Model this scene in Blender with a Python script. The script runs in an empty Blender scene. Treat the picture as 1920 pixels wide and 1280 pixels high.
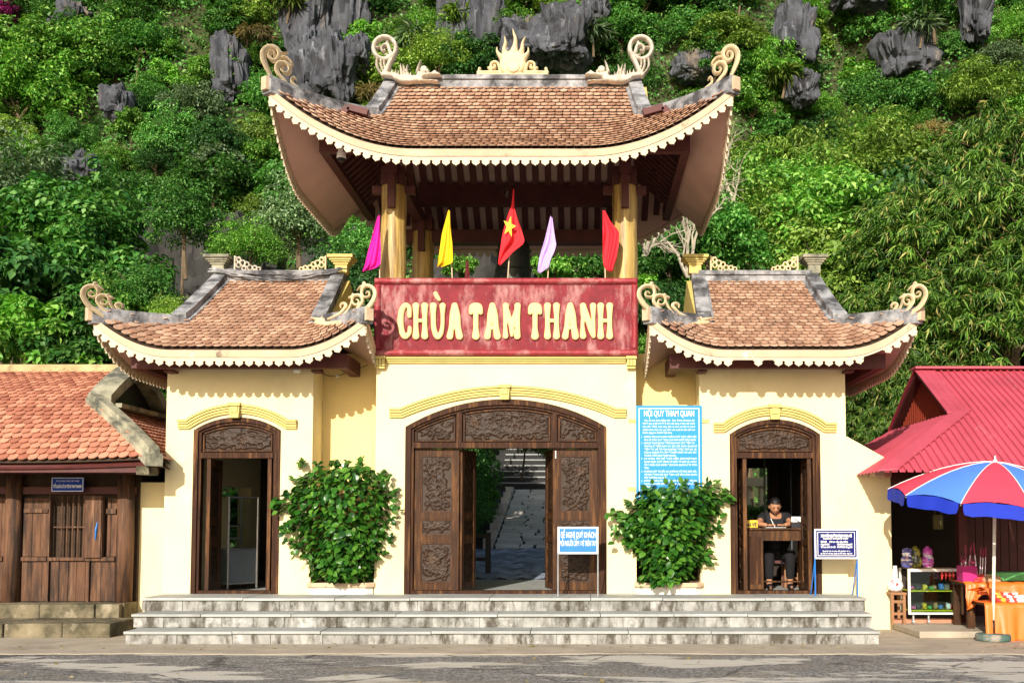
import bpy, bmesh, math, random
import numpy as np
from mathutils import Vector, Matrix, noise
R = math.radians
rnd = random.Random(11)
NP = np.random.RandomState(5)
SC = bpy.context.scene
COL = SC.collection
# ------------------------------------------------------------------ camera, sky, sun
F, PX, PY, TILT, CZ, CY = 2100.0, 1090.0, 843.0, R(3.7), 1.44, -15.0
cam = bpy.data.cameras.new('camera'); camo = bpy.data.objects.new('camera', cam); COL.objects.link(camo)
cam.sensor_fit = 'HORIZONTAL'; cam.sensor_width = 36; cam.lens = 36 * F / 1920
cam.shift_x = -(PX - 960) / 1920; cam.shift_y = (PY - 640) / 1920
cam.clip_start = .1; cam.clip_end = 600
camo.location = (0, CY, CZ); camo.rotation_euler = (R(90) + TILT, 0, 0)
SC.camera = camo
SUN_EL, SUN_AZ = R(22.7), R(12)          # azimuth: how far left of the camera axis the sun stands behind us
w = bpy.data.worlds.new('World'); SC.world = w; w.use_nodes = True
nt = w.node_tree; bg = nt.nodes['Background']
sky = nt.nodes.new('ShaderNodeTexSky'); sky.sky_type = 'NISHITA'; sky.sun_disc = False
sky.sun_elevation = SUN_EL; sky.sun_rotation = R(180) + SUN_AZ
sky.air_density = 1.0; sky.dust_density = 2.0
nt.links.new(sky.outputs[0], bg.inputs[0]); bg.inputs[1].default_value = .10
sl = bpy.data.lights.new('sun', 'SUN'); so = bpy.data.objects.new('sun', sl); COL.objects.link(so)
sl.energy = 4.5; sl.angle = R(.5); sl.color = (1, .93, .82)
sd = Vector((-math.sin(SUN_AZ) * math.cos(SUN_EL), -math.cos(SUN_AZ) * math.cos(SUN_EL), math.sin(SUN_EL)))
so.rotation_euler = sd.to_track_quat('Z', 'Y').to_euler()
vs = SC.view_settings; vs.view_transform = 'Standard'; vs.look = 'None'; vs.gamma = 1; vs.exposure = .42
try: vs.use_curve_mapping = False
except Exception: pass
SC.cycles.max_bounces = 6; SC.cycles.diffuse_bounces = 3; SC.cycles.transparent_max_bounces = 6
CT, ST = math.cos(TILT), math.sin(TILT)

def at(px, py, Y):
    dx, dy = (px - PX) / F, (PY - py) / F
    t = (Y - CY) / (CT - dy * ST)
    return Vector((dx * t, Y, CZ + (ST + dy * CT) * t))
def atz(px, py, Z):
    dx, dy = (px - PX) / F, (PY - py) / F
    t = (Z - CZ) / (ST + dy * CT)
    return Vector((dx * t, CY + (CT - dy * ST) * t, Z))
def px_of(p):
    v = Vector(p) - Vector((0, CY, CZ))
    f = v.y * CT + v.z * ST; u = -v.y * ST + v.z * CT
    return PX + F * v.x / f, PY - F * u / f
def ax(px, Y=0, py=950): return at(px, py, Y).x
def azz(py, Y=0, px=960): return at(px, py, Y).z

# ------------------------------------------------------------------ materials
def N(nt, typ, **kw):
    n = nt.nodes.new(typ)
    for k, v in kw.items(): setattr(n, k, v)
    return n
def setin(nt, sock, v):
    if hasattr(v, 'is_output'): nt.links.new(v, sock)
    else: sock.default_value = v
def mixc(nt, fac, a, b, mode='MIX'):
    m = N(nt, 'ShaderNodeMix', data_type='RGBA', blend_type=mode)
    setin(nt, m.inputs[0], fac); setin(nt, m.inputs[6], a); setin(nt, m.inputs[7], b)
    return m.outputs[2]
def math_(nt, op, a, b=0.0):
    m = N(nt, 'ShaderNodeMath', operation=op); setin(nt, m.inputs[0], a); setin(nt, m.inputs[1], b)
    return m.outputs[0]
def rng(nt, v, a, b, c=0.0, d=1.0, smooth=False):
    m = N(nt, 'ShaderNodeMapRange'); m.clamp = True
    if smooth: m.interpolation_type = 'SMOOTHSTEP'
    for i, x in enumerate((v, a, b, c, d)): setin(nt, m.inputs[i], x)
    return m.outputs[0]
def coords(nt, stretch=(1, 1, 1), rot=(0, 0, 0), off=(0, 0, 0)):
    g = N(nt, 'ShaderNodeNewGeometry'); mp = N(nt, 'ShaderNodeMapping')
    nt.links.new(g.outputs['Position'], mp.inputs[0]); mp.inputs['Scale'].default_value = stretch
    mp.inputs['Rotation'].default_value = rot; mp.inputs['Location'].default_value = off
    return mp.outputs[0]
def nz(nt, vec, scale, detail=5, rough=.6, dist=0):
    n = N(nt, 'ShaderNodeTexNoise'); nt.links.new(vec, n.inputs['Vector'])
    n.inputs['Scale'].default_value = scale; n.inputs['Detail'].default_value = detail
    n.inputs['Roughness'].default_value = rough; n.inputs['Distortion'].default_value = dist
    return n.outputs['Fac']
def c4(c): return (c[0], c[1], c[2], 1)
def island(nt):
    g = N(nt, 'ShaderNodeNewGeometry'); oi = N(nt, 'ShaderNodeObjectInfo')
    return math_(nt, 'FRACT', math_(nt, 'ADD', math_(nt, 'MULTIPLY', g.outputs['Random Per Island'], 7.13), math_(nt, 'MULTIPLY', oi.outputs['Random'], 3.7)))
def mat(name, col, rough=.7, var=.15, vscale=5, spots=(), bump=.15, bs=40, metal=0, stretch=(1, 1, 1), rand=0, coat=0, spec=.4, alt=None):
    m = bpy.data.materials.new(name); m.use_nodes = True; nt = m.node_tree; b = nt.nodes['Principled BSDF']
    vec = coords(nt, stretch)
    c = c4(col)
    if alt is not None: c = mixc(nt, rng(nt, island(nt), 0, 1), c4(col), c4(alt))
    f = rng(nt, nz(nt, vec, vscale, 6), .3, .7, 1 - var, 1 + var)
    c = mixc(nt, 1.0, c, N_comb(nt, f), 'MULTIPLY')
    if rand:
        c = mixc(nt, 1.0, c, N_comb(nt, rng(nt, island(nt), 0, 1, 1 - rand, 1 + rand)), 'MULTIPLY')
    for sp in spots:
        col2, sc, lo, hi = sp[:4]; st = sp[4] if len(sp) > 4 else (1, 1, 1); amt = sp[5] if len(sp) > 5 else 1.0
        v2 = coords(nt, st, off=(sc * 1.7, sc * .9, 3.1 * sc))
        c = mixc(nt, rng(nt, nz(nt, v2, sc, 8, .68), lo, hi, 0, amt), c, c4(col2))
    setin(nt, b.inputs['Base Color'], c)
    b.inputs['Roughness'].default_value = rough; b.inputs['Metallic'].default_value = metal
    b.inputs['Specular IOR Level'].default_value = spec; b.inputs['Coat Weight'].default_value = coat
    if bump:
        bp = N(nt, 'ShaderNodeBump'); bp.inputs['Strength'].default_value = bump; bp.inputs['Distance'].default_value = .02
        nt.links.new(nz(nt, vec, bs, 6, .65), bp.inputs['Height']); nt.links.new(bp.outputs[0], b.inputs['Normal'])
    return m
def N_comb(nt, v):
    n = N(nt, 'ShaderNodeCombineColor')
    for i in range(3): setin(nt, n.inputs[i], v)
    return n.outputs[0]
def leafmat(name, cols, trans=.3, rough=.42, objvar=.3):
    m = bpy.data.materials.new(name); m.use_nodes = True; nt = m.node_tree; b = nt.nodes['Principled BSDF']
    out = nt.nodes['Material Output']
    r = island(nt)
    cr = N(nt, 'ShaderNodeValToRGB'); e = cr.color_ramp.elements
    e[0].color = c4(cols[0]); e[1].color = c4(cols[-1])
    for i, c in enumerate(cols[1:-1]):
        x = e.new((i + 1) / (len(cols) - 1)); x.color = c4(c)
    nt.links.new(r, cr.inputs[0])
    oi = N(nt, 'ShaderNodeObjectInfo')
    patch = nz(nt, coords(nt), .55, 3)
    c = mixc(nt, 1.0, cr.outputs[0], N_comb(nt, rng(nt, patch, .3, .7, .8, 1.25)), 'MULTIPLY')
    c = mixc(nt, 1.0, c, N_comb(nt, rng(nt, oi.outputs['Random'], 0, 1, 1 - objvar, 1 + objvar)), 'MULTIPLY')
    setin(nt, b.inputs['Base Color'], c); b.inputs['Roughness'].default_value = rough; b.inputs['Specular IOR Level'].default_value = .35
    tr = N(nt, 'ShaderNodeBsdfTranslucent'); c2 = mixc(nt, 1.0, c, (1.25, 1.35, .5, 1), 'MULTIPLY'); nt.links.new(c2, tr.inputs[0])
    ms = N(nt, 'ShaderNodeMixShader'); ms.inputs[0].default_value = trans
    nt.links.new(b.outputs[0], ms.inputs[1]); nt.links.new(tr.outputs[0], ms.inputs[2]); nt.links.new(ms.outputs[0], out.inputs[0])
    return m
def glassmat(name, tint=(.75, .85, .85)):
    m = bpy.data.materials.new(name); m.use_nodes = True; nt = m.node_tree; nt.nodes.remove(nt.nodes['Principled BSDF'])
    out = nt.nodes['Material Output']; t = N(nt, 'ShaderNodeBsdfTransparent'); t.inputs[0].default_value = c4(tint)
    g = N(nt, 'ShaderNodeBsdfGlossy'); g.inputs['Roughness'].default_value = .03; fr = N(nt, 'ShaderNodeFresnel'); fr.inputs[0].default_value = 1.6
    ms = N(nt, 'ShaderNodeMixShader'); nt.links.new(fr.outputs[0], ms.inputs[0]); nt.links.new(t.outputs[0], ms.inputs[1]); nt.links.new(g.outputs[0], ms.inputs[2])
    nt.links.new(ms.outputs[0], out.inputs[0]); return m
M = {}
drip = (4, 4, .6)
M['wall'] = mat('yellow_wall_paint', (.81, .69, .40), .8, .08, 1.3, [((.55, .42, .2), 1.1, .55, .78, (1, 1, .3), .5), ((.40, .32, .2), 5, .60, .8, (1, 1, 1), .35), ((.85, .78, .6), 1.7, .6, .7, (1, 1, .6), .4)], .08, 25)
M['trim'] = mat('ochre_trim_paint', (.58, .46, .15), .7, .12, 4, [((.3, .22, .08), 9, .62, .8, (1, 1, 1), .5)], .1, 30)
M['white'] = mat('whitewash', (.78, .76, .68), .85, .1, 3, [((.3, .28, .22), 6, .55, .75, (1, 1, 2), .5)], .15)
M['fascia'] = mat('tan_eave_paint', (.56, .41, .27), .75, .15, 3, [((.05, .04, .03), 5, .6, .72, (1, 1, .7), .8), ((.85, .8, .7), 3.5, .62, .7, (1, 1, 1), .6)], .2)
M['scallop'] = mat('cream_scallop_paint', (.64, .53, .38), .75, .12, 5, [((.16, .11, .07), 4, .60, .76, (1, 1, 1), .7)], .1)
M['orn'] = mat('cream_ornament_plaster', (.70, .56, .34), .8, .15, 7, [((.13, .12, .11), 7, .58, .74, (1, 1, 1), .7)], .25)
M['ornw'] = mat('weathered_dragon_plaster', (.58, .51, .41), .85, .2, 12, [((.13, .12, .11), 9, .5, .7, (1, 1, 1), .75)], .4, 60)
M['tile'] = mat('orange_clay_tile', (.44, .235, .145), .8, .25, 9, [((.12, .07, .05), 2.0, .56, .76, (1, 1, 1), .6), ((.66, .42, .28), 1.3, .55, .75, (1, 1, 1), .35)], .2, 60, rand=.2, alt=(.53, .35, .24))
M['tile2'] = mat('red_clay_tile', (.46, .165, .10), .75, .15, 9, [((.2, .1, .08), 1.7, .62, .8, (1, 1, 1), .5)], .2, 60, rand=.18, alt=(.56, .27, .17))
M['grey'] = mat('weathered_ridge_mortar', (.34, .34, .35), .9, .3, 4, [((.03, .03, .035), 3, .42, .6, (1, 1, 1), .9), ((.62, .62, .62), 6, .62, .72, (1, 1, 1), .6)], .5, 30)
M['mossgrey'] = mat('mossy_ridge_mortar', (.36, .34, .24), .9, .25, 4, [((.04, .045, .04), 2.5, .42, .6, (1, 1, 1), .85), ((.6, .55, .4), 6, .6, .72, (1, 1, 1), .6)], .5, 30)
M['soffit'] = mat('pink_brown_soffit', (.62, .41, .34), .85, .12, 2, [((.48, .34, .22), 1.6, .5, .8, (1, 1, 1), .5)], .12)
M['timber'] = mat('dark_red_timber', (.085, .02, .017), .6, .25, 5, (), .15, 30, stretch=(1, 1, 1))
M['pillar'] = mat('varnished_log', (.46, .31, .09), .4, .35, 6, [((.12, .055, .012), 3, .46, .66, (4, 4, .25), .85), ((.72, .58, .34), 3.2, .52, .72, (3, 3, .3), .6)], .25, 18, stretch=(4, 4, .35))
M['sign'] = mat('red_sign_paint', (.20, .016, .025), .7, .25, 8, [((.72, .45, .42), 2.6, .5, .72, (2.2, 2.2, .8), .55), ((.2, .01, .02), 4, .6, .8, (1, 1, 1), .5)], .5, 90)
M['signf'] = mat('red_frame_paint', (.28, .028, .036), .6, .2, 6, [((.78, .5, .46), 3, .52, .75, (1, 1, 1), .6)], .3, 20)
M['wall2'] = mat('shade_deepened_recess_yellow', (.80, .62, .27), .8, .08, 1.3, [((.5, .36, .14), 1.4, .55, .75, (1, 1, .3), .5)], .08, 25)  # recess yellow: slightly deeper tone, strengthened to imitate its golden shade
M['letter'] = mat('cream_letter_paint', (.76, .57, .25), .6, .08, 6, [((.5, .35, .15), 8, .68, .85, (1, 1, 1), .4)], .08)
wood_sp = [((.26, .11, .03), 2.6, .50, .72, (5, 5, .5), .75), ((.02, .01, .007), 3.3, .52, .7, (3, 3, .6), .7)]
M['door'] = mat('carved_door_wood', (.050, .019, .006), .55, .4, 5, wood_sp, .3, 30, stretch=(6, 6, .6), spec=.22)
M['carve'] = mat('dark_carved_wood', (.030, .014, .006), .5, .3, 8, [((.16, .08, .03), 5, .58, .78, (1, 1, 1), .5)], .2, 60, spec=.3)
M['frame'] = mat('worn_frame_wood', (.038, .014, .006), .55, .4, 5, [((.25, .115, .04), 3, .52, .72, (6, 6, .35), .75)], .3, 30, stretch=(6, 6, .5), spec=.15)
M['plank'] = mat('old_brown_plank', (.13, .06, .03), .75, .35, 5, [((.022, .012, .008), 2.2, .44, .62, (4, 4, .5), .9), ((.36, .22, .13), 2.4, .56, .72, (5, 5, .35), .65)], .5, 24, stretch=(6, 6, .5), rand=.22)
M['stone'] = mat('pale_step_stone', (.34, .335, .31), .8, .2, 5, [((.055, .045, .028), 2.6, .43, .60, (2.6, 2.6, .9), .92), ((.52, .52, .5), 3.2, .56, .66, (1, 1, 1), .7)], .45, 30, rand=.16)
M['tread'] = mat('worn_tread_stone', (.36, .37, .35), .75, .15, 3, [((.16, .14, .1), 3, .58, .75, (1, 1, 1), .5)], .25, 30, rand=.1)
M['moss'] = mat('mossy_block_stone', (.20, .165, .10), .9, .3, 4, [((.05, .045, .025), 2.2, .44, .6, (1, 1, 1), .9), ((.40, .34, .24), 3, .57, .68, (1, 1, 1), .7)], .9, 14)
M['pave'] = mat('apron_concrete', (.40, .34, .26), .9, .15, 2.5, [((.14, .12, .09), 1.2, .55, .72, (1, 1.6, 1), .6), ((.55, .49, .4), 2.3, .56, .7, (1, 2, 1), .5)], .3, 30)
M['blue'] = mat('blue_board_paint', (.0, .235, .56), .5, .06, 2, (), 0)
M['blue2'] = mat('mid_blue_board', (.01, .17, .58), .5, .1, 6, (), 0)
M['navy'] = mat('navy_board', (.006, .011, .12), .5, .1, 6, (), 0, spec=.2)
M['navy2'] = mat('dark_blue_enamel', (.004, .04, .32), .5, .1, 6, (), 0, spec=.15)
M['paint'] = mat('white_lettering', (.85, .86, .84), .5, .03, 6, (), 0)
M['steel'] = mat('galvanised_steel', (.5, .52, .54), .4, .1, 10, (), 0, metal=.7)
M['black'] = mat('black_iron', (.012, .012, .014), .45, .1, 10, (), 0)
M['dark'] = mat('unlit_interior_tone', (.045, .032, .024), .9, .2, 2, (), 0)  # near-black colour carries the shade of the rooms and shop
M['bronze'] = mat('dark_bronze', (.025, .028, .02), .4, .3, 8, (), .2, 30, metal=.5)
M['bark'] = mat('brown_bark', (.14, .10, .06), .9, .3, 6, (), .5, 20, stretch=(3, 3, 1))
M['palebark'] = mat('pale_branch_bark', (.42, .37, .28), .85, .25, 8, (), .3, 20)
M['soil'] = mat('dark_soil_and_shade', (.05, .03, .018), .95, .3, 10, (), .6, 20)  # planter soil; also shade put into tile gaps and the house interior
M['roofmetal'] = mat('red_painted_sheet', (.48, .075, .11), .5, .12, 1.5, [((.30, .04, .05), 2, .5, .75, (1, .5, .5), .5), ((.6, .3, .32), 5, .6, .75, (1, .4, .4), .3)], .05, 20, spec=.35)
M['gable'] = mat('rust_red_gable_sheet', (.22, .03, .012), .6, .1, 3, (), 0)
M['beige'] = mat('beige_fitting', (.6, .45, .3), .6, .1, 5, (), 0)

# ------------------------------------------------------------------ mesh + object helpers
WL = {}
def link(o, parent, c):
    COL.objects.link(o); WL[o.name] = Vector(c)
    if parent is not None:
        o.parent = parent; o.location = Vector(c) - WL[parent.name]
    else: o.location = c
    return o
def tag(o, label=None, cat=None, group=None, kind=None):
    if label: o['label'] = label
    if cat: o['category'] = cat
    if group: o['group'] = group
    if kind: o['kind'] = kind
    return o
def thing(name, label, cat, loc, group=None):
    o = bpy.data.objects.new(name, None); o.empty_display_size = .2; link(o, None, loc)
    return tag(o, label, cat, group)
def fast_mesh(name, V, Fc, mat_, smooth=False):
    me = bpy.data.meshes.new(name); V = np.asarray(V, dtype=np.float32)
    if isinstance(Fc, np.ndarray):
        n, k = Fc.shape; me.vertices.add(len(V)); me.vertices.foreach_set('co', V.ravel())
        me.loops.add(n * k); me.loops.foreach_set('vertex_index', Fc.ravel().astype(np.int32))
        me.polygons.add(n); me.polygons.foreach_set('loop_start', np.arange(0, n * k, k, dtype=np.int32))
        me.update(calc_edges=True)
    else:
        me.from_pydata([tuple(v) for v in V.tolist()], [], Fc); me.update()
    if smooth: me.polygons.foreach_set('use_smooth', [True] * len(me.polygons))
    if mat_ is not None:
        me.materials.append(M[mat_] if isinstance(mat_, str) else mat_)
    return me
def place(name, V, Fc, mat_, parent=None, smooth=False, **t):
    V = np.asarray(V, dtype=np.float64)
    lo, hi = V.min(0), V.max(0); c = Vector(((lo[0] + hi[0]) / 2, (lo[1] + hi[1]) / 2, lo[2]))
    me = fast_mesh(name, V - np.array(c), Fc, mat_, smooth)
    o = bpy.data.objects.new(name, me); link(o, parent, c); tag(o, **t)
    return o
class MB:
    def __init__(s): s.v = []; s.f = []
    def add(s, V, Fc):
        n = len(s.v); s.v += [tuple(v) for v in V]; s.f += [tuple(i + n for i in f) for f in Fc]; return s
    def box(s, x0, x1, y0, y1, z0, z1):
        V = [(x, y, z) for z in (z0, z1) for y in (y0, y1) for x in (x0, x1)]
        return s.add(V, [(0, 2, 3, 1), (4, 5, 7, 6), (0, 1, 5, 4), (2, 6, 7, 3), (0, 4, 6, 2), (1, 3, 7, 5)])
    def bbox(s, c, size, mtx=None):   # oriented box
        hx, hy, hz = size[0] / 2, size[1] / 2, size[2] / 2
        V = [Vector((x, y, z)) for z in (-hz, hz) for y in (-hy, hy) for x in (-hx, hx)]
        if mtx is not None: V = [mtx @ v for v in V]
        return s.add([v + Vector(c) for v in V], [(0, 2, 3, 1), (4, 5, 7, 6), (0, 1, 5, 4), (2, 6, 7, 3), (0, 4, 6, 2), (1, 3, 7, 5)])
    def bar(s, a, b, w, h):           # beam from a to b
        a, b = Vector(a), Vector(b); d = b - a; L = d.length; d.normalize()
        up = Vector((0, 0, 1)) if abs(d.z) < .95 else Vector((0, 1, 0))
        r = d.cross(up).normalized(); u = r.cross(d)
        V = [p + r * i * w / 2 + u * j * h / 2 for p in (a, b) for j in (-1, 1) for i in (-1, 1)]
        return s.add(V, [(0, 1, 3, 2), (4, 6, 7, 5), (0, 4, 5, 1), (2, 3, 7, 6), (0, 2, 6, 4), (1, 5, 7, 3)])
    def prism(s, pts, y0, y1, fn=None):   # polygon in (x,z) extruded along y, y0<y1
        n = len(pts)
        V = [(x, y0, z) for x, z in pts] + [(x, y1, z) for x, z in pts]
        if fn: V = [fn(v) for v in V]
        return s.add(V, [tuple(range(n)), tuple(range(2 * n - 1, n - 1, -1))] + [(i, i + n, (i + 1) % n + n, (i + 1) % n) for i in range(n)])
    def hprism(s, pts, z0, z1):           # polygon in (x,y) extruded along z
        n = len(pts); V = [(x, y, z0) for x, y in pts] + [(x, y, z1) for x, y in pts]
        return s.add(V, [tuple(range(n - 1, -1, -1)), tuple(range(n, 2 * n))] + [(i, (i + 1) % n, (i + 1) % n + n, i + n) for i in range(n)])
    def tube(s, path, rad, n=8, cap=True):
        path = [Vector(p) for p in path]; m = len(path)
        if not hasattr(rad, '__len__'): rad = [rad] * m
        base = len(s.v); V = []; prev = None
        for i, p in enumerate(path):
            d = (path[min(i + 1, m - 1)] - path[max(i - 1, 0)]).normalized()
            if prev is None: r = d.cross(Vector((0, 0, 1)) if abs(d.z) < .9 else Vector((0, 1, 0))).normalized()
            else: r = (prev - d * prev.dot(d)).normalized()
            prev = r; u = r.cross(d)
            V += [p + (r * math.cos(2 * math.pi * k / n) + u * math.sin(2 * math.pi * k / n)) * rad[i] for k in range(n)]
        Fc = [(i * n + k, i * n + (k + 1) % n, (i + 1) * n + (k + 1) % n, (i + 1) * n + k) for i in range(m - 1) for k in range(n)]
        if cap: Fc += [tuple(range(n - 1, -1, -1)), tuple(range((m - 1) * n, m * n))]
        return s.add(V, Fc)
    def lathe(s, prof, c, n=20, sx=1, sy=1):
        c = Vector(c); m = len(prof)
        V = [c + Vector((r * math.cos(2 * math.pi * k / n) * sx, r * math.sin(2 * math.pi * k / n) * sy, z)) for r, z in prof for k in range(n)]
        Fc = [(i * n + k, i * n + (k + 1) % n, (i + 1) * n + (k + 1) % n, (i + 1) * n + k) for i in range(m - 1) for k in range(n)]
        Fc += [tuple(range(n - 1, -1, -1)), tuple(range((m - 1) * n, m * n))]
        return s.add(V, Fc)
    def sweep(s, path, prof, side, up=(0, 0, 1)):
        """profile (a along side vector, b along up) swept along a path; side: function(i, dir)->Vector"""
        path = [Vector(p) for p in path]; m, n = len(path), len(prof); V = []
        for i, p in enumerate(path):
            d = (path[min(i + 1, m - 1)] - path[max(i - 1, 0)]).normalized()
            sv, uv = side(i, d)
            V += [p + sv * a + uv * b for a, b in prof]
        Fc = [(i * n + k, i * n + (k + 1) % n, (i + 1) * n + (k + 1) % n, (i + 1) * n + k) for i in range(m - 1) for k in range(n)]
        Fc += [tuple(range(n - 1, -1, -1)), tuple(range((m - 1) * n, m * n))]
        return s.add(V, Fc)
    def build(s, name, mat_, parent=None, smooth=False, bevel=0, **t):
        o = place(name, s.v, s.f, mat_, parent, smooth, **t)
        if bevel:
            b = o.modifiers.new('bevel', 'BEVEL'); b.width = bevel; b.segments = 2; b.limit_method = 'ANGLE'
        return o
def fixn(o):
    bm = bmesh.new(); bm.from_mesh(o.data); bmesh.ops.recalc_face_normals(bm, faces=bm.faces); bm.to_mesh(o.data); bm.free(); return o
def autosmooth(o, ang=40):
    o.data.polygons.foreach_set('use_smooth', [True] * len(o.data.polygons))
    try: o.data.set_sharp_from_angle(angle=R(ang))
    except Exception: pass
    return o

# 2-D shapes from strokes, turned into solid reliefs by marching squares
def stroke_sdf(strokes, X, Y):
    D = np.full(X.shape, 1e9)
    for st in strokes:
        pts = st[0]; rad = st[1] if hasattr(st[1], '__len__') else [st[1]] * len(pts)
        if len(rad) != len(pts): rad = np.interp(np.linspace(0, 1, len(pts)), np.linspace(0, 1, len(rad)), rad)
        if len(pts) == 1: D = np.minimum(D, np.hypot(X - pts[0][0], Y - pts[0][1]) - rad[0]); continue
        for (a, b, ra, rb) in zip(pts[:-1], pts[1:], rad[:-1], rad[1:]):
            dx, dy = b[0] - a[0], b[1] - a[1]; L = dx * dx + dy * dy + 1e-9
            t = np.clip(((X - a[0]) * dx + (Y - a[1]) * dy) / L, 0, 1)
            D = np.minimum(D, np.hypot(X - a[0] - t * dx, Y - a[1] - t * dy) - (ra + (rb - ra) * t))
    return D
def smooth_pts(pts, rad, k=4):
    if not hasattr(rad, '__len__'): rad = [rad] * len(pts)
    if len(rad) != len(pts): rad = list(np.interp(np.linspace(0, 1, len(pts)), np.linspace(0, 1, len(rad)), rad))
    if len(pts) < 3: return (pts, rad)
    out, ro = [], []; n = len(pts)
    for i in range(n - 1):
        p0, p1, p2, p3 = pts[max(i - 1, 0)], pts[i], pts[i + 1], pts[min(i + 2, n - 1)]
        for j in range(k):
            t = j / k
            out.append(tuple(.5 * (2 * p1[c] + (p2[c] - p0[c]) * t + (2 * p0[c] - 5 * p1[c] + 4 * p2[c] - p3[c]) * t * t + (3 * p1[c] - p0[c] - 3 * p2[c] + p3[c]) * t ** 3) for c in (0, 1)))
            ro.append(rad[i] + (rad[i + 1] - rad[i]) * t)
    out.append(pts[-1]); ro.append(rad[-1])
    return (out, ro)
def relief(strokes, cell, fn, depth, bevel, base=.4, holes=None):
    """fn(x, y, d) -> world point; d is 0 at the back .. depth at the front"""
    strokes = [smooth_pts(*s) for s in strokes]
    ax_ = [p[0] for s in strokes for p in s[0]]; ay = [p[1] for s in strokes for p in s[0]]; r = max(max(s[1]) for s in strokes) + 2 * cell
    xs = np.arange(min(ax_) - r, max(ax_) + r + cell, cell); ys = np.arange(min(ay) - r, max(ay) + r + cell, cell)
    X, Y = np.meshgrid(xs, ys); D = stroke_sdf(strokes, X, Y)
    if holes: D = np.maximum(D, -stroke_sdf([smooth_pts(*s) for s in holes], X, Y))
    V, Fc, key = [], [], {}
    def vid(k, x, y, d):
        if k in key: return key[k]
        h = depth * (base + (1 - base) * min(1, max(0, -d) / bevel) ** .6)
        V.append(fn(x, y, h)); V.append(fn(x, y, 0)); key[k] = len(V) - 2; return key[k]
    ny, nx = D.shape; I = D < 0
    C = [(0, 0), (0, 1), (1, 1), (1, 0)]
    for j in range(ny - 1):
        for i in range(nx - 1):
            s = I[j:j + 2, i:i + 2]
            if not s.any(): continue
            poly = []
            for q in range(4):
                a, b = C[q], C[(q + 1) % 4]; ja, ia, jb, ib = j + a[0], i + a[1], j + b[0], i + b[1]
                if I[ja, ia]: poly.append((vid((ja, ia), xs[ia], ys[ja], D[ja, ia]), 0))
                if I[ja, ia] != I[jb, ib]:
                    t = D[ja, ia] / (D[ja, ia] - D[jb, ib])
                    k = ('e',) + tuple(sorted([(ja, ia), (jb, ib)]))
                    poly.append((vid(k, xs[ia] + (xs[ib] - xs[ia]) * t, ys[ja] + (ys[jb] - ys[ja]) * t, 0), 1))
            if len(poly) < 3: continue
            f = [p[0] for p in poly]; Fc.append(tuple(f)); Fc.append(tuple(p + 1 for p in reversed(f)))
            for q in range(len(poly)):
                a, b = poly[q], poly[(q + 1) % len(poly)]
                if a[1] and b[1]: Fc.append((b[0], a[0], a[0] + 1, b[0] + 1))
    return V, Fc
def text_mesh(s, size, x, y, z, align='LEFT', width=None, bold=0.0, shear=0, sx=1.0):
    cu = bpy.data.curves.new('t', 'FONT'); cu.body = s; cu.size = size; cu.resolution_u = 2; cu.offset = bold; cu.shear = shear
    o = bpy.data.objects.new('t', cu); COL.objects.link(o)
    dg = bpy.context.evaluated_depsgraph_get(); dg.update(); me = bpy.data.meshes.new_from_object(o.evaluated_get(dg))
    V = np.array([v.co[:] for v in me.vertices]) if len(me.vertices) else np.zeros((0, 3)); Fc = [tuple(p.vertices) for p in me.polygons]
    bpy.data.objects.remove(o); bpy.data.curves.remove(cu); bpy.data.meshes.remove(me)
    if not len(V): return [], []
    w_ = V[:, 0].max() - V[:, 0].min(); V[:, 0] -= V[:, 0].min(); k = (width / w_) if width else sx
    V[:, 0] *= k; w_ *= k
    off = 0 if align == 'LEFT' else (-w_ / 2 if align == 'CENTER' else -w_)
    return [(x + off + v[0], y, z + v[1]) for v in V], Fc
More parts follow.
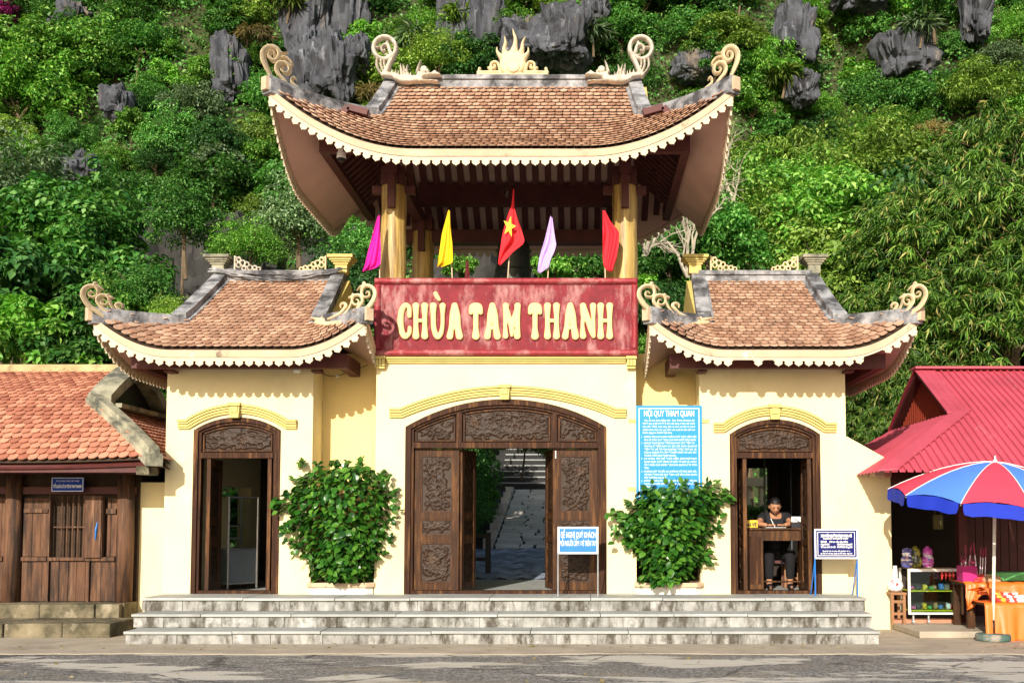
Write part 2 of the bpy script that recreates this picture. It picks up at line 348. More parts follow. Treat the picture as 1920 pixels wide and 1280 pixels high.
# ------------------------------------------------------------------ setting: ground, road, apron
LZ = .49
def road_mat():
    m = bpy.data.materials.new('worn_asphalt'); m.use_nodes = True; nt = m.node_tree; b = nt.nodes['Principled BSDF']
    v = coords(nt)
    vo = N(nt, 'ShaderNodeTexVoronoi'); vo.inputs['Scale'].default_value = 42; nt.links.new(v, vo.inputs['Vector'])
    g = mixc(nt, rng(nt, vo.outputs['Color'], .2, .9), (.09, .086, .08, 1), (.36, .34, .31, 1))
    g = mixc(nt, rng(nt, nz(nt, v, 1.1, 4), .4, .7, 0, .5), g, (.12, .11, .10, 1))
    patch = nz(nt, coords(nt, (.55, 1.5, 1), off=(3.2, 1.4, 0)), 1.0, 9, .62, .3)
    g = mixc(nt, rng(nt, patch, .515, .55), g, (.52, .48, .41, 1))
    dirt = nz(nt, coords(nt, (.4, 1.2, 1), off=(9, 4, 0)), 1.3, 8, .6)
    g = mixc(nt, rng(nt, dirt, .56, .68, 0, .65), g, (.30, .24, .16, 1))
    ck = N(nt, 'ShaderNodeTexVoronoi', feature='DISTANCE_TO_EDGE'); ck.inputs['Scale'].default_value = .55
    nt.links.new(coords(nt, (1, 1.4, 1)), ck.inputs['Vector'])
    nzv = nz(nt, v, 3, 6)
    crack = rng(nt, math_(nt, 'ADD', ck.outputs['Distance'], math_(nt, 'MULTIPLY', math_(nt, 'SUBTRACT', nzv, .5), .12)), .0, .012, 1, 0)
    g = mixc(nt, math_(nt, 'MULTIPLY', crack, .7), g, (.03, .028, .025, 1))
    setin(nt, b.inputs['Base Color'], g); b.inputs['Roughness'].default_value = .85
    bp = N(nt, 'ShaderNodeBump'); bp.inputs['Strength'].default_value = .7; bp.inputs['Distance'].default_value = .012
    h = math_(nt, 'MULTIPLY', vo.outputs['Distance'], rng(nt, patch, .53, .57, 1, .15))
    nt.links.new(math_(nt, 'SUBTRACT', h, math_(nt, 'MULTIPLY', crack, 1.0)), bp.inputs['Height']); nt.links.new(bp.outputs[0], b.inputs['Normal'])
    return m
M['road'] = road_mat()
M['earth'] = mat('hillside_earth', (.05, .06, .02), .95, .4, .8, [((.16, .13, .09), .6, .55, .7, (1, 1, 1), .6), ((.02, .03, .008), 2, .45, .6, (1, 1, 1), .7)], .8, 6)
MB().box(-45, 45, -40, 60, -.3, -.02).build('ground', 'earth', kind='structure')
MB().add([(-40, -40, 0), (40, -40, 0), (40, .2, 0), (-40, .2, 0)], [(0, 1, 2, 3)]).build('road', 'road', kind='structure')
# concrete apron with an uneven front edge
pts = []
xx = -14.0
while xx <= 14:
    e = -2.66 + .10 * noise.noise(Vector((xx * .7, 0, 0))) + .05 * noise.noise(Vector((xx * 3, 1, 0)))
    if xx > 4.6: e -= min(1.35, (xx - 4.6) * .55)
    e += .04 * noise.noise(Vector((xx * 9, 2, 0))); pts.append((xx, e)); xx += .07
V = []; Fc = []
for i, (x, y) in enumerate(pts): V += [(x, y, .003), (x, y + .012, .012), (x, .3, .012)]
for i in range(len(pts) - 1): Fc += [(3 * i, 3 * i + 3, 3 * i + 4, 3 * i + 1), (3 * i + 1, 3 * i + 4, 3 * i + 5, 3 * i + 2)]
place('apron_pavement', V, Fc, 'pave', kind='structure')

# ------------------------------------------------------------------ stone steps of the gate
X0s = [ax(263, -.8, 1120), ax(247, -1.25, 1148), ax(232, -1.7, 1180)]
X1s = [ax(1625, -.8, 1120), ax(1638, -1.25, 1148), ax(1651, -1.7, 1180)]
fr = [-.8, -1.25, -1.7]; zt = [LZ, LZ * 2 / 3, LZ / 3]
steps = thing('stone_steps', 'three wide weathered pale stone steps in front of the yellow gate', 'steps', (-1, -1.7, 0))
cm = MB(); back = [.02, -.78, -1.23]
for k in range(3): cm.box(X0s[k] + .05, X1s[k] - .05, fr[k] + .03, back[k], 0.005, zt[k] - .03 - .001 * k)
cm.build('step_core', 'stone', steps)
for k in range(3):
    x = X0s[k] + .015; ztop = zt[k]; zb = 0.006 if k == 2 else zt[k + 1]
    while x < X1s[k] - .05:
        wd = rnd.uniform(.34, .72)
        if X1s[k] - x - wd < .25: wd = X1s[k] - .015 - x
        MB().box(x + .004, x + wd - .004, fr[k] + .016 + rnd.uniform(-.004, .004), fr[k] + .045, zb + .002, ztop - .036).build('riser_slab', 'stone', steps)
        x += wd
    x = X0s[k]
    while x < X1s[k] - .05:
        wd = rnd.uniform(.8, 1.3)
        if X1s[k] - x - wd < .4: wd = X1s[k] - x
        dz = rnd.uniform(-.003, .003)
        MB().box(x + .003, x + wd - .003, fr[k] - .022 + rnd.uniform(-.004, .004), (fr[k - 1] + .014) if k else -.005, ztop - .033 + dz, ztop + dz).build('tread_slab', 'tread', steps, bevel=.006)
        x += wd

# ------------------------------------------------------------------ THE GATE
gate = thing('temple_gate', 'yellow temple gate with three curved clay tile roofs and open upper pavilion', 'gate', (-1, 1.8, LZ))
XL0, XL1 = ax(308), ax(584); XC0, XC1 = ax(703), ax(1193); XR0, XR1 = ax(1313), ax(1588)
YB = 3.9
def arc(x0, x1, zs, zt_, n=20):
    h = zt_ - zs; c = (x1 - x0) / 2; r = (c * c + h * h) / (2 * h); xm = (x0 + x1) / 2; zc = zt_ - r; a = math.asin(min(1, c / r))
    return [(xm + r * math.sin(-a + 2 * a * i / n), zc + r * math.cos(-a + 2 * a * i / n)) for i in range(n + 1)]
def arch_wall(name, x0, x1, z1, ox0, ox1, zs, ztp, parent, y0=0, y1=.28):
    pl = [(x0, LZ - .3), (ox0, LZ - .3)] + arc(ox0, ox1, zs, ztp) + [(ox1, LZ - .3), (x1, LZ - .3), (x1, z1), (x0, z1)]
    return MB().prism(pl, y0, y1).build(name, 'wall', parent)
ZTW = azz(686, 0, 450)         # tower wall top
DL = (ax(361), ax(524), azz(806, 0, 440), azz(782, 0, 440)); DC = (ax(759), ax(1137), azz(800, 0), azz(748, 0)); DR = (ax(1369), ax(1539), azz(814, 0, 1450), azz(786, 0, 1450))
ZSB = azz(668, 0); ZST = azz(523, -.1)
tw = arch_wall('tower_wall', XL0, XL1, ZTW, *DL, gate)
tw2 = arch_wall('tower_wall', XR0, XR1, ZTW, *DR, gate)
cw = arch_wall('centre_wall', XC0, XC1, ZST - .02, *DC, gate)
sw = MB()
for (a, b) in ((XL1 - .22, XL1), (XR0, XR0 + .22), (XR1 - .22, XR1)): MB().box(a, b, .282, YB, LZ - .3, ZTW).build('tower_side_wall', 'wall', gate)
sw.box(XL0, XL0 + .22, .282, 1.7, LZ - .3, ZTW).box(XL0, XL0 + .22, 3.2, YB, LZ - .3, ZTW).box(XL0, XL0 + .22, 1.7, 3.2, LZ - .3, .95).box(XL0, XL0 + .22, 1.7, 3.2, 2.0, ZTW)
sw.build('tower_side_wall', 'wall', gate)
for zz in (.99, 1.18, 1.37): MB().box(XL0 + .08, XL0 + .12, 1.7, 3.2, zz, zz + .025).build('window_rail', 'paint', gate)
sw = MB()
for (a, b) in ((XC0, XC0 + .25), (XC1 - .25, XC1)): sw.box(a, b, .282, YB, LZ - .3, ZST - .02)
sw.build('centre_side_wall', 'wall', gate)
ri = .56
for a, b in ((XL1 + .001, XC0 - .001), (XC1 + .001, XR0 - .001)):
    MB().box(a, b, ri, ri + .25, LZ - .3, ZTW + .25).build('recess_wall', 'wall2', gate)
# back walls with openings
bw = MB()
def back_wall(x0, x1, o0, o1, z0o, z1o, ztop):
    if o0 > x0 + .01: bw.box(x0, o0, YB - .2, YB - .001, LZ - .3, ztop)
    if o1 < x1 - .01: bw.box(o1, x1, YB - .2, YB - .001, LZ - .3, ztop)
    bw.box(o0, o1, YB - .2, YB - .001, z1o, ztop)
    if z0o > LZ: bw.box(o0, o1, YB - .2, YB - .001, LZ - .3, z0o)
back_wall(XL0 + .22, XL1 - .22, -4.6, -4.5, 1.9, 1.95, ZTW)
back_wall(XR0 + .22, XR1 - .22, at(1392, 900, YB).x, at(1438, 900, YB).x, .95, 2.35, ZTW)
back_wall(XC0 + .25, XC1 - .25, at(878, 900, YB).x - .7, at(1020, 900, YB).x + .9, 0, 2.75, ZST - .3)
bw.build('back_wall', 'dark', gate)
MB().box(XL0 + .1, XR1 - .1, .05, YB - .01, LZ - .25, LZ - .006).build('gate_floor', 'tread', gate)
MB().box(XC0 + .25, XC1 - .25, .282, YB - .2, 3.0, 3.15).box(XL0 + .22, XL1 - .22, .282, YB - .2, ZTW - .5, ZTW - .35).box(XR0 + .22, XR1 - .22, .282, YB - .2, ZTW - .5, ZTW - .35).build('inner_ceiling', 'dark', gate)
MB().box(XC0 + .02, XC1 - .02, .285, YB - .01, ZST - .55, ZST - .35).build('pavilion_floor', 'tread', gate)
for (a, b) in ((XL0 + .22, XL1 - .22), (XR0 + .22, XR1 - .22)):  # dark sheets over the yellow walls put room shade into colour
    if a > 0: MB().box(a + .001, a + .03, .29, YB - .21, LZ, ZTW - .5).build('dark_room_lining', 'dark', gate)
    MB().box(b - .03, b - .001, .29, YB - .21, LZ, ZTW - .5).build('dark_room_lining', 'dark', gate)

# mouldings over the doors
def moulding(name, path_px, Y, bands, keyx, keyy, kw):
    P = [at(x, y, Y) for x, y in path_px]
    nrm = []
    for i in range(len(P)):
        d = (P[min(i + 1, len(P) - 1)] - P[max(i - 1, 0)]).normalized(); nrm.append(Vector((-d.z, 0, d.x)))
    mb = MB()
    for (a, b, dep) in bands:
        n = len(P); V = []
        for p, q in zip(P, nrm): V += [p + q * a + Vector((0, -dep, 0)), p + q * b + Vector((0, -dep, 0)), p + q * b + Vector((0, .0, 0)), p + q * a + Vector((0, .0, 0))]
        Fq = [(4 * i + k, 4 * i + (k + 1) % 4, 4 * i + 4 + (k + 1) % 4, 4 * i + 4 + k) for i in range(n - 1) for k in range(4)] + [(0, 3, 2, 1), (4 * n - 4, 4 * n - 3, 4 * n - 2, 4 * n - 1)]
        mb.add(V, Fq)
    o = fixn(mb.build(name, 'trim', gate))
    k = at(keyx, keyy, Y); s = kw / 140
    kb = MB().prism([(k.x - s * .8, k.z - .10), (k.x + s * .8, k.z - .10), (k.x + s, k.z + .055), (k.x - s, k.z + .055)], -.10, 0)
    kb.box(k.x - s * 1.15, k.x + s * 1.15, -.13, 0, k.z + .057, k.z + .10).box(k.x - s * .6, k.x + s * .6, -.115, -.101, k.z - .03, k.z + .05)
    kb.build('keystone', 'trim', o); return o
def arcpx(x0, x1, ys, yt, n=22): return [(x, y) for x, y in arc(x0, x1, -ys, -yt, n)]
def mpath(xa, xb, xc, xd, ys, yt):
    A = [(x, -y) for x, y in arcpx(xb, xc, ys, yt)]
    return [(xa, ys)] + A + [(xd, ys)]
bands = [(-.048, .07, .018), (.046, .075, .080), (.014, .038, .066), (-.020, .006, .050), (-.05, -.028, .036)]
moulding('arch_moulding', mpath(335, 354, 538, 557, 797, 768), -.001, bands, 443, 770, 10)
moulding('arch_moulding', mpath(731, 753, 1153, 1174, 776, 734), -.001, bands, 946.5, 736, 10)
moulding('arch_moulding', mpath(1338, 1357, 1545, 1567, 803, 771), -.001, bands, 1451, 773, 10)
z = azz(668, -.05)
MB().box(XC0 + .14, XC1 - .14, -.09, -.001, z - .035, z - .003).box(XC0 + .14, XC1 - .14, -.065, -.001, z - .06, z - .037).box(XC0 + .14, XC1 - .14, -.04, -.001, z - .085, z - .062).build('string_moulding', 'trim', gate)
for xa in (XC0 - .005, XC1 - .135):
    b = MB().box(xa, xa + .14, -.13, -.001, z - .04, z - .004)
    for q in range(3): b.box(xa + .012 + q * .041, xa + .046 + q * .041, -.11, -.001, z - .13, z - .042)
    b.box(xa + .015, xa + .125, -.08, -.001, z - .165, z - .132); b.build('bracket', 'trim', gate)
# ------------------------------------------------------------------ doors
def arch_frame(name, D, zb_, wd, y0, y1):
    xo0, xo1, zs, ztp = D; A = arc(xo0, xo1, zs, ztp); xi0, xi1 = xo0 + wd, xo1 - wd; B = arc(xi0, xi1, zs - wd * .35, ztp - wd)
    mb = MB(); n = len(A)
    V = []
    for y in (y0, y1): V += [(x, y, z) for x, z in A] + [(x, y, z) for x, z in B] + [(xo0, y, zb_), (xi0, y, zb_), (xo1, y, zb_), (xi1, y, zb_)]
    m2 = 2 * n + 4; Fq = []
    for o in (0, m2):
        for i in range(n - 1): Fq.append((o + i, o + i + 1, o + n + i + 1, o + n + i))
        Fq += [(o + 2 * n, o, o + n, o + 2 * n + 1), (o + n - 1, o + 2 * n + 2, o + 2 * n + 3, o + 2 * n - 1)]
    for i in range(n - 1): Fq.append((n + i, n + i + 1, m2 + n + i + 1, m2 + n + i))
    Fq += [(2 * n + 1, n, m2 + n, m2 + 2 * n + 1), (2 * n - 1, 2 * n + 3, m2 + 2 * n + 3, m2 + 2 * n - 1)]
    mb.add(V, Fq); return fixn(mb.build(name, 'frame', gate)), (xi0, xi1, B)
def scroll_strokes(w_, h_, seed, k, r):
    rr = random.Random(seed); S = []
    for i in range(k):
        cx, cy = rr.uniform(.06, .94) * w_, rr.uniform(.08, .92) * h_; R0 = rr.uniform(.06, .15) * min(w_, h_) * 1.6; a0 = rr.uniform(0, 6.28); sg = rr.choice((-1, 1)); pts = []
        for q in range(9):
            t = q / 8; a = a0 + sg * t * 4.6; rad = R0 * (1 - .82 * t); pts.append((cx + rad * math.cos(a), cy + rad * math.sin(a)))
        S.append((pts, [r * .7, r, r * .8, r * .5]))
    n = max(4, int(max(w_, h_) / .09)); 
    for j in range(n):   # long wandering cloud bands
        y = rr.uniform(.15, .85) * h_; pts = [(w_ * q / 7, min(h_ * .93, max(h_ * .07, y + rr.uniform(-.22, .22) * h_))) for q in range(8)] if w_ > h_ * .8 else [(min(w_ * .9, max(w_ * .1, rr.uniform(.1, .9) * w_)), h_ * q / 7) for q in range(8)]
        S.append((pts, [r * .4, r, r * .6, r * .9, r * .4]))
    return S
def carved(name, parent, x0, x1, z0, ztopf, y, seed, xf=None, k=12, res=.010, r=.009):
    nx = max(8, int((x1 - x0) / res)); zm = max(ztopf(x0 + (x1 - x0) * q / 8) for q in range(9)); nz_ = max(8, int((zm - z0) / res))
    us = np.linspace(0, x1 - x0, nx); S = scroll_strokes(x1 - x0, zm - z0, seed, k, r)
    T = np.array([ztopf(x0 + u) for u in us]) - z0
    U = np.tile(us, (nz_, 1)); Vv = np.linspace(0, 1, nz_)[:, None] * T[None, :]
    D = stroke_sdf(S, U, Vv); H = np.clip(-D / r, -0.6, 1); H = .02 * np.sin(np.clip((H + .6) / 1.6, 0, 1) * 1.57)
    edge = np.minimum(np.minimum(U, (x1 - x0) - U), np.minimum(Vv, T[None, :] - Vv)); H = H * np.clip(edge / .012, 0, 1)
    V = np.stack([x0 + U, y - H, z0 + Vv], -1).reshape(-1, 3)
    if xf: V = np.array([xf(Vector(v)) for v in V])
    i = np.arange(nx * nz_).reshape(nz_, nx); Fq = np.stack([i[:-1, :-1], i[:-1, 1:], i[1:, 1:], i[1:, :-1]], -1).reshape(-1, 4)
    o = place(name, V, Fq, 'carve', parent, True); return o
def leaf(parent, W_, H_, org, ang, seed, both=False):
    """panelled door leaf; hinge edge at org, closed direction +x, ang = opening angle"""
    ca, sa = math.cos(ang), math.sin(ang)
    xf = lambda v: Vector((org[0] + v[0] * ca - v[1] * sa, org[1] + v[0] * sa + v[1] * ca, org[2] + v[2]))
    st, th = .085, .05; w1 = abs(W_)
    zs = [0, .09, H_ * .335, H_ * .365, H_ * .50, H_ * .53, H_ - .09, H_]
    mb = MB()
    mb.box(0, st, -th, 0, 0, H_).box(w1 - st, w1, -th, 0, 0, H_)
    for a, b in ((0, .09), (zs[2], zs[3] + .03), (zs[4], zs[5] + .03), (H_ - .09, H_)): mb.box(st + .0005, w1 - st - .0005, -th + .004, -.004, a + .0005, b - .0005)
    mb.v = [tuple(xf(v)) for v in mb.v]
    o = mb.build('door_leaf', 'door', parent)
    bk = MB(); bb = MB()
    for q, (a, b) in enumerate(((.09, zs[2]), (zs[3] + .03, zs[4]), (zs[5] + .03, H_ - .09))):
        bk.box(st, w1 - st, -th + .022, -.02, a, b)
        for sgn in ((1, -1) if both else (1,)):
            y = -th + .0215 if sgn > 0 else -.0195
            f2 = xf if sgn > 0 else (lambda v: xf(Vector((v[0], -.0195 + (-.0195 - v[1]), v[2]))))
            carved('carved_panel', o, st + .03, w1 - st - .03, a + .03, lambda x, b=b: b - .03, y, seed + q * 7 + (100 if sgn < 0 else 0), f2, k=34 if q != 1 else 12)
        for (xa, xb, za, zb_) in ((st, st + .02, a, b), (w1 - st - .02, w1 - st, a, b), (st + .0205, w1 - st - .0205, a, a + .02), (st + .0205, w1 - st - .0205, b - .02, b)): bb.box(xa, xb, -th + .008, -th + .021, za + .0006, zb_ - .0006)
    bk.v = [tuple(xf(v)) for v in bk.v]; bk.build('panel_back', 'carve', o); bb.v = [tuple(xf(v)) for v in bb.v]; bb.build('panel_bead', 'door', o)
    return o
def doorway(D, ztrans, wd, seed, mull=None):
    fr_, (xi0, xi1, B) = arch_frame('door_frame', D, LZ - .001, wd, -.02, .16)
    fr2, (xj0, xj1, B2) = arch_frame('inner_frame', (xi0 + .001, xi1 - .001, D[2] - wd * .35 - .001, D[3] - wd - .001), LZ, .035, .012, .13)
    MB().box(xj0, xj1, .0, .15, LZ, LZ + .045).build('threshold', 'frame', fr_)
    MB().box(xj0 + .001, xj1 - .001, -.005, .135, ztrans - .075, ztrans).build('transom_beam', 'frame', fr_)
    bx_, bz_ = [p[0] for p in B2], [p[1] for p in B2]
    ztop = lambda x: float(np.interp(x, bx_, bz_)) 
    cuts = [xj0] + [m for m in (mull or [])] + [xj1]
    for m in (mull or []): MB().box(m - .035, m + .035, -.002, .13, ztrans + .001, ztop(m) - .002).build('mullion', 'frame', fr_)
    n = len(cuts) - 1
    for q in range(n):
        a = cuts[q] + (.036 if q else .001); b = cuts[q + 1] - (.036 if q < n - 1 else .001)
        A2 = [(a + (b - a) * i / 14) for i in range(15)]
        pl = [(a, ztrans + .001), (b, ztrans + .001)] + [(x, ztop(x) - .001) for x in reversed(A2)]
        MB().prism(pl, .05, .09).build('transom_panel', 'frame', fr_)
        carved('transom_carving', fr_, a + .045, b - .045, ztrans + .04, lambda x: ztop(x) - .045, .046, seed + q, None, k=int(52 * (b - a)), r=.010)
        bd = MB(); 
        for x_a, x_b, z_a, z_b in ((a + .02, a + .038, ztrans + .015, ztop(a + .02) - .02), (b - .038, b - .02, ztrans + .015, ztop(b - .02) - .02), (a + .0385, b - .0385, ztrans + .015, ztrans + .032)): bd.box(x_a, x_b, .02, .0495, z_a, z_b)
        for i in range(14):
            xa, xb = a + .02 + (b - a - .04) * i / 14, a + .02 + (b - a - .04) * (i + 1) / 14; za, zb_ = ztop(xa) - .02, ztop(xb) - .02
            bd.add([(xa, .02, za - .018), (xb, .02, zb_ - .018), (xb, .02, zb_), (xa, .02, za), (xa, .0495, za - .018), (xb, .0495, zb_ - .018), (xb, .0495, zb_), (xa, .0495, za)], [(0, 1, 2, 3), (4, 7, 6, 5), (0, 4, 5, 1), (3, 2, 6, 7)])
        bd.build('transom_bead', 'door', fr_)
    return xj0, xj1
z1 = azz(829, 0); xa, xb = doorway(DC, z1, .075, 20, [ax(860), ax(1039)])
H_ = z1 - .08 - LZ - .05
leaf(gate, .60, H_, (xa + .005, .115, LZ + .048), 0, 31)
leaf(gate, .56, H_, (ax(858), .13, LZ + .048), R(76), 41, True)
leaf(gate, .60, H_, (xb - .605, .115, LZ + .048), 0, 51)
o = leaf(gate, .56, H_, (ax(1037) + .01, .09, LZ + .048), R(104), 61, True)
for (D, seed, zt_) in ((DL, 80, azz(848, 0, 440)), (DR, 90, azz(848, 0, 1450))):
    xa, xb = doorway(D, zt_, .06, seed)
    H_ = zt_ - .08 - LZ - .05
    leaf(gate, .5, H_, (xa + .03 + .05, .02, LZ + .048), R(90), seed + 3, True)
    leaf(gate, .5, H_, (xb - .075, .02, LZ + .048), R(90), seed + 5, True)
# metal corner straps on the big doors
for x, y in ((775, 845), (1041, 845)):
    p = at(x, y, .06); MB().box(p.x, p.x + .012, .05, .062, p.z - .1, p.z).build('hinge_strap', 'steel', gate)

# ------------------------------------------------------------------ ROOFS
TW_, TL_ = .11, .2
def tile_proto(w_, l, th=.013, h0=.045):
    u = [-.5, -.5, -.3, 0, .3, .5, .5]; v = [l, .30 * w_, .07 * w_, 0, .07 * w_, .30 * w_, l]
    V = [(a * w_ * .92, b, .006 + (h0 - .006) * (1 - b / l)) for a, b in zip(u, v)] + [(a * w_ * .92, b, .006 + (h0 - .006) * (1 - b / l) - th) for a, b in zip(u, v)]
    n = 7; return np.array(V), [tuple(range(n))[::-1] if False else tuple(range(n))] + [(i, i + n, i + n + 1, i + 1) for i in range(n - 1)]
def lay_tiles(parent, mats, proto, material, own, name='roof_tile', rest='roof_tile_field'):
    """mats: list of 4x4; the first `own` become objects sharing one mesh, the others one joined part"""
    PV, PF = proto; me = fast_mesh(name, PV, PF, material)
    pm = WL[parent.name]
    for m in mats[:own]:
        o = bpy.data.objects.new(name, me); COL.objects.link(o); o.parent = parent; mm = m.copy(); mm.translation = m.translation - pm; o.matrix_local = mm; WL[o.name] = m.translation.copy()
    r = mats[own:]
    if r:
        A = np.array([np.array(m) for m in r]); Vh = np.hstack([PV, np.ones((len(PV), 1))])
        V = np.einsum('nij,kj->nki', A, Vh)[:, :, :3].reshape(-1, 3); n = len(PV)
        Fc = [tuple(i + n * q for i in f) for q in range(len(r)) for f in PF]
        place(rest, V, Fc, material, parent, kind='stuff')
def frame_mtx(p, xdir, vdir, jit=0):
    x = xdir.normalized(); v = (vdir - x * vdir.dot(x)).normalized(); n = x.cross(v)
    m = Matrix(((x.x, v.x, n.x, p.x), (x.y, v.y, n.y, p.y), (x.z, v.z, n.z, p.z), (0, 0, 0, 1)))
    if jit: m = m @ Matrix.Rotation(rnd.gauss(0, jit), 4, 'Z') @ Matrix.Rotation(rnd.gauss(0, jit * .6), 4, 'X')
    return m
class Roof:
    def __init__(s, xc, W, yf, yb, run_b, Hb, Hr, ze, zb, zr, x0, y0, L, expo):
        s.__dict__.update(locals()); s.D2 = (yb - yf) / 2; s.ym = (yf + yb) / 2; s.expo = expo
        A = np.array([[run_b ** 2, run_b], [s.D2 ** 2, s.D2]]); s.q = np.linalg.solve(A, np.array([zb - ze, zr - ze]))
    def prof(s, off): return s.ze + s.q[0] * off * off + s.q[1] * off
    def half(s, off):
        if off <= s.run_b: return s.W + (s.Hb - s.W) * off / s.run_b
        return s.Hb + (s.Hr - s.Hb) * (off - s.run_b) / (s.D2 - s.run_b)
    def front(s, off, xl, sgn=-1):      # sgn -1 front, +1 back
        t = min(off / s.run_b, 1); h = s.half(min(off, s.run_b))
        lift = s.L * max(0, 1 - t) ** 1.1 * (max(0, (abs(xl) - s.x0) / (h - s.x0)) ** 2)
        return Vector((s.xc + xl, s.ym + sgn * (s.D2 - off), s.prof(off) + lift))
    def side(s, t, yl, sgn):
        off = t * s.run_b; hd = s.D2 - off
        lift = s.L * max(0, 1 - t) ** 1.1 * (max(0, (abs(yl) - s.y0) / (hd - s.y0)) ** 2)
        return Vector((s.xc + sgn * s.half(off), s.ym + yl, s.prof(off) + lift))
    def grid(s, dz, over=0):
        mb = MB(); n = 28
        def sheet(fn, rows, cols):
            V = [fn(i / (rows - 1), -1 + 2 * j / (cols - 1)) for i in range(rows) for j in range(cols)]
            mb.add([v + Vector((0, 0, dz)) for v in V], [(i * cols + j, i * cols + j + 1, (i + 1) * cols + j + 1, (i + 1) * cols + j) for i in range(rows - 1) for j in range(cols - 1)])
        for sg in (-1, 1):
            sheet(lambda a, u: s.front(a * s.D2, u * s.half(a * s.D2), sg), 17, n)
            sheet(lambda a, u: s.side(a, u * (s.D2 - a * s.run_b), sg), 9, n)
        return mb
    def tiles(s):
        out = []
        def emit(fn, rows, halff):
            for r in range(rows):
                a = r / rows; h = halff(a); n = int(2 * h / TW_); o_ = .5 if r % 2 else 0
                for j in range(n + 1):
                    xl = (j + o_ - n / 2) * TW_
                    if abs(xl) > h - .03: continue
                    p = fn(a, xl); px_ = fn(a, xl + .03); pv = fn(min(a + .02, 1), xl * (1 - .0))
                    out.append((p, px_ - p, pv - p))
        Lf = math.hypot(s.D2, s.zr - s.ze); rows = int(Lf / s.expo)
        res = []
        for sg in (-1, 1):
            out = []; emit(lambda a, x: s.front(max(0, a * s.D2 - .045 * (a == 0)), x, sg), rows, lambda a: s.half(a * s.D2))
            if sg == 1: out = [(p, -x, v) for p, x, v in out]
            res.append(out)
        Ls = math.hypot(s.W - s.Hb, s.zb - s.ze); rs = max(3, int(Ls / s.expo))
        for sg in (-1, 1):
            out = []; emit(lambda a, y: s.side(a, y, sg), rs, lambda a: s.D2 - a * s.run_b)
            if sg == -1: out = [(p, -x, v) for p, x, v in out]
            res.append(out)
        eave = Vector((0, -.035, -.0))
        return [frame_mtx(p, x, v, .012) for out in res for p, x, v in out]
def scallop_pts(p, h): return [(-p * .5, 0), (p * .5, 0), (p * .5, -h * .16), (p * .34, -h * .30), (p * .42, -h * .52), (p * .27, -h * .74), (p * .09, -h * .85), (0, -h), (-p * .09, -h * .85), (-p * .27, -h * .74), (-p * .42, -h * .52), (-p * .34, -h * .30), (-p * .5, -h * .16)]
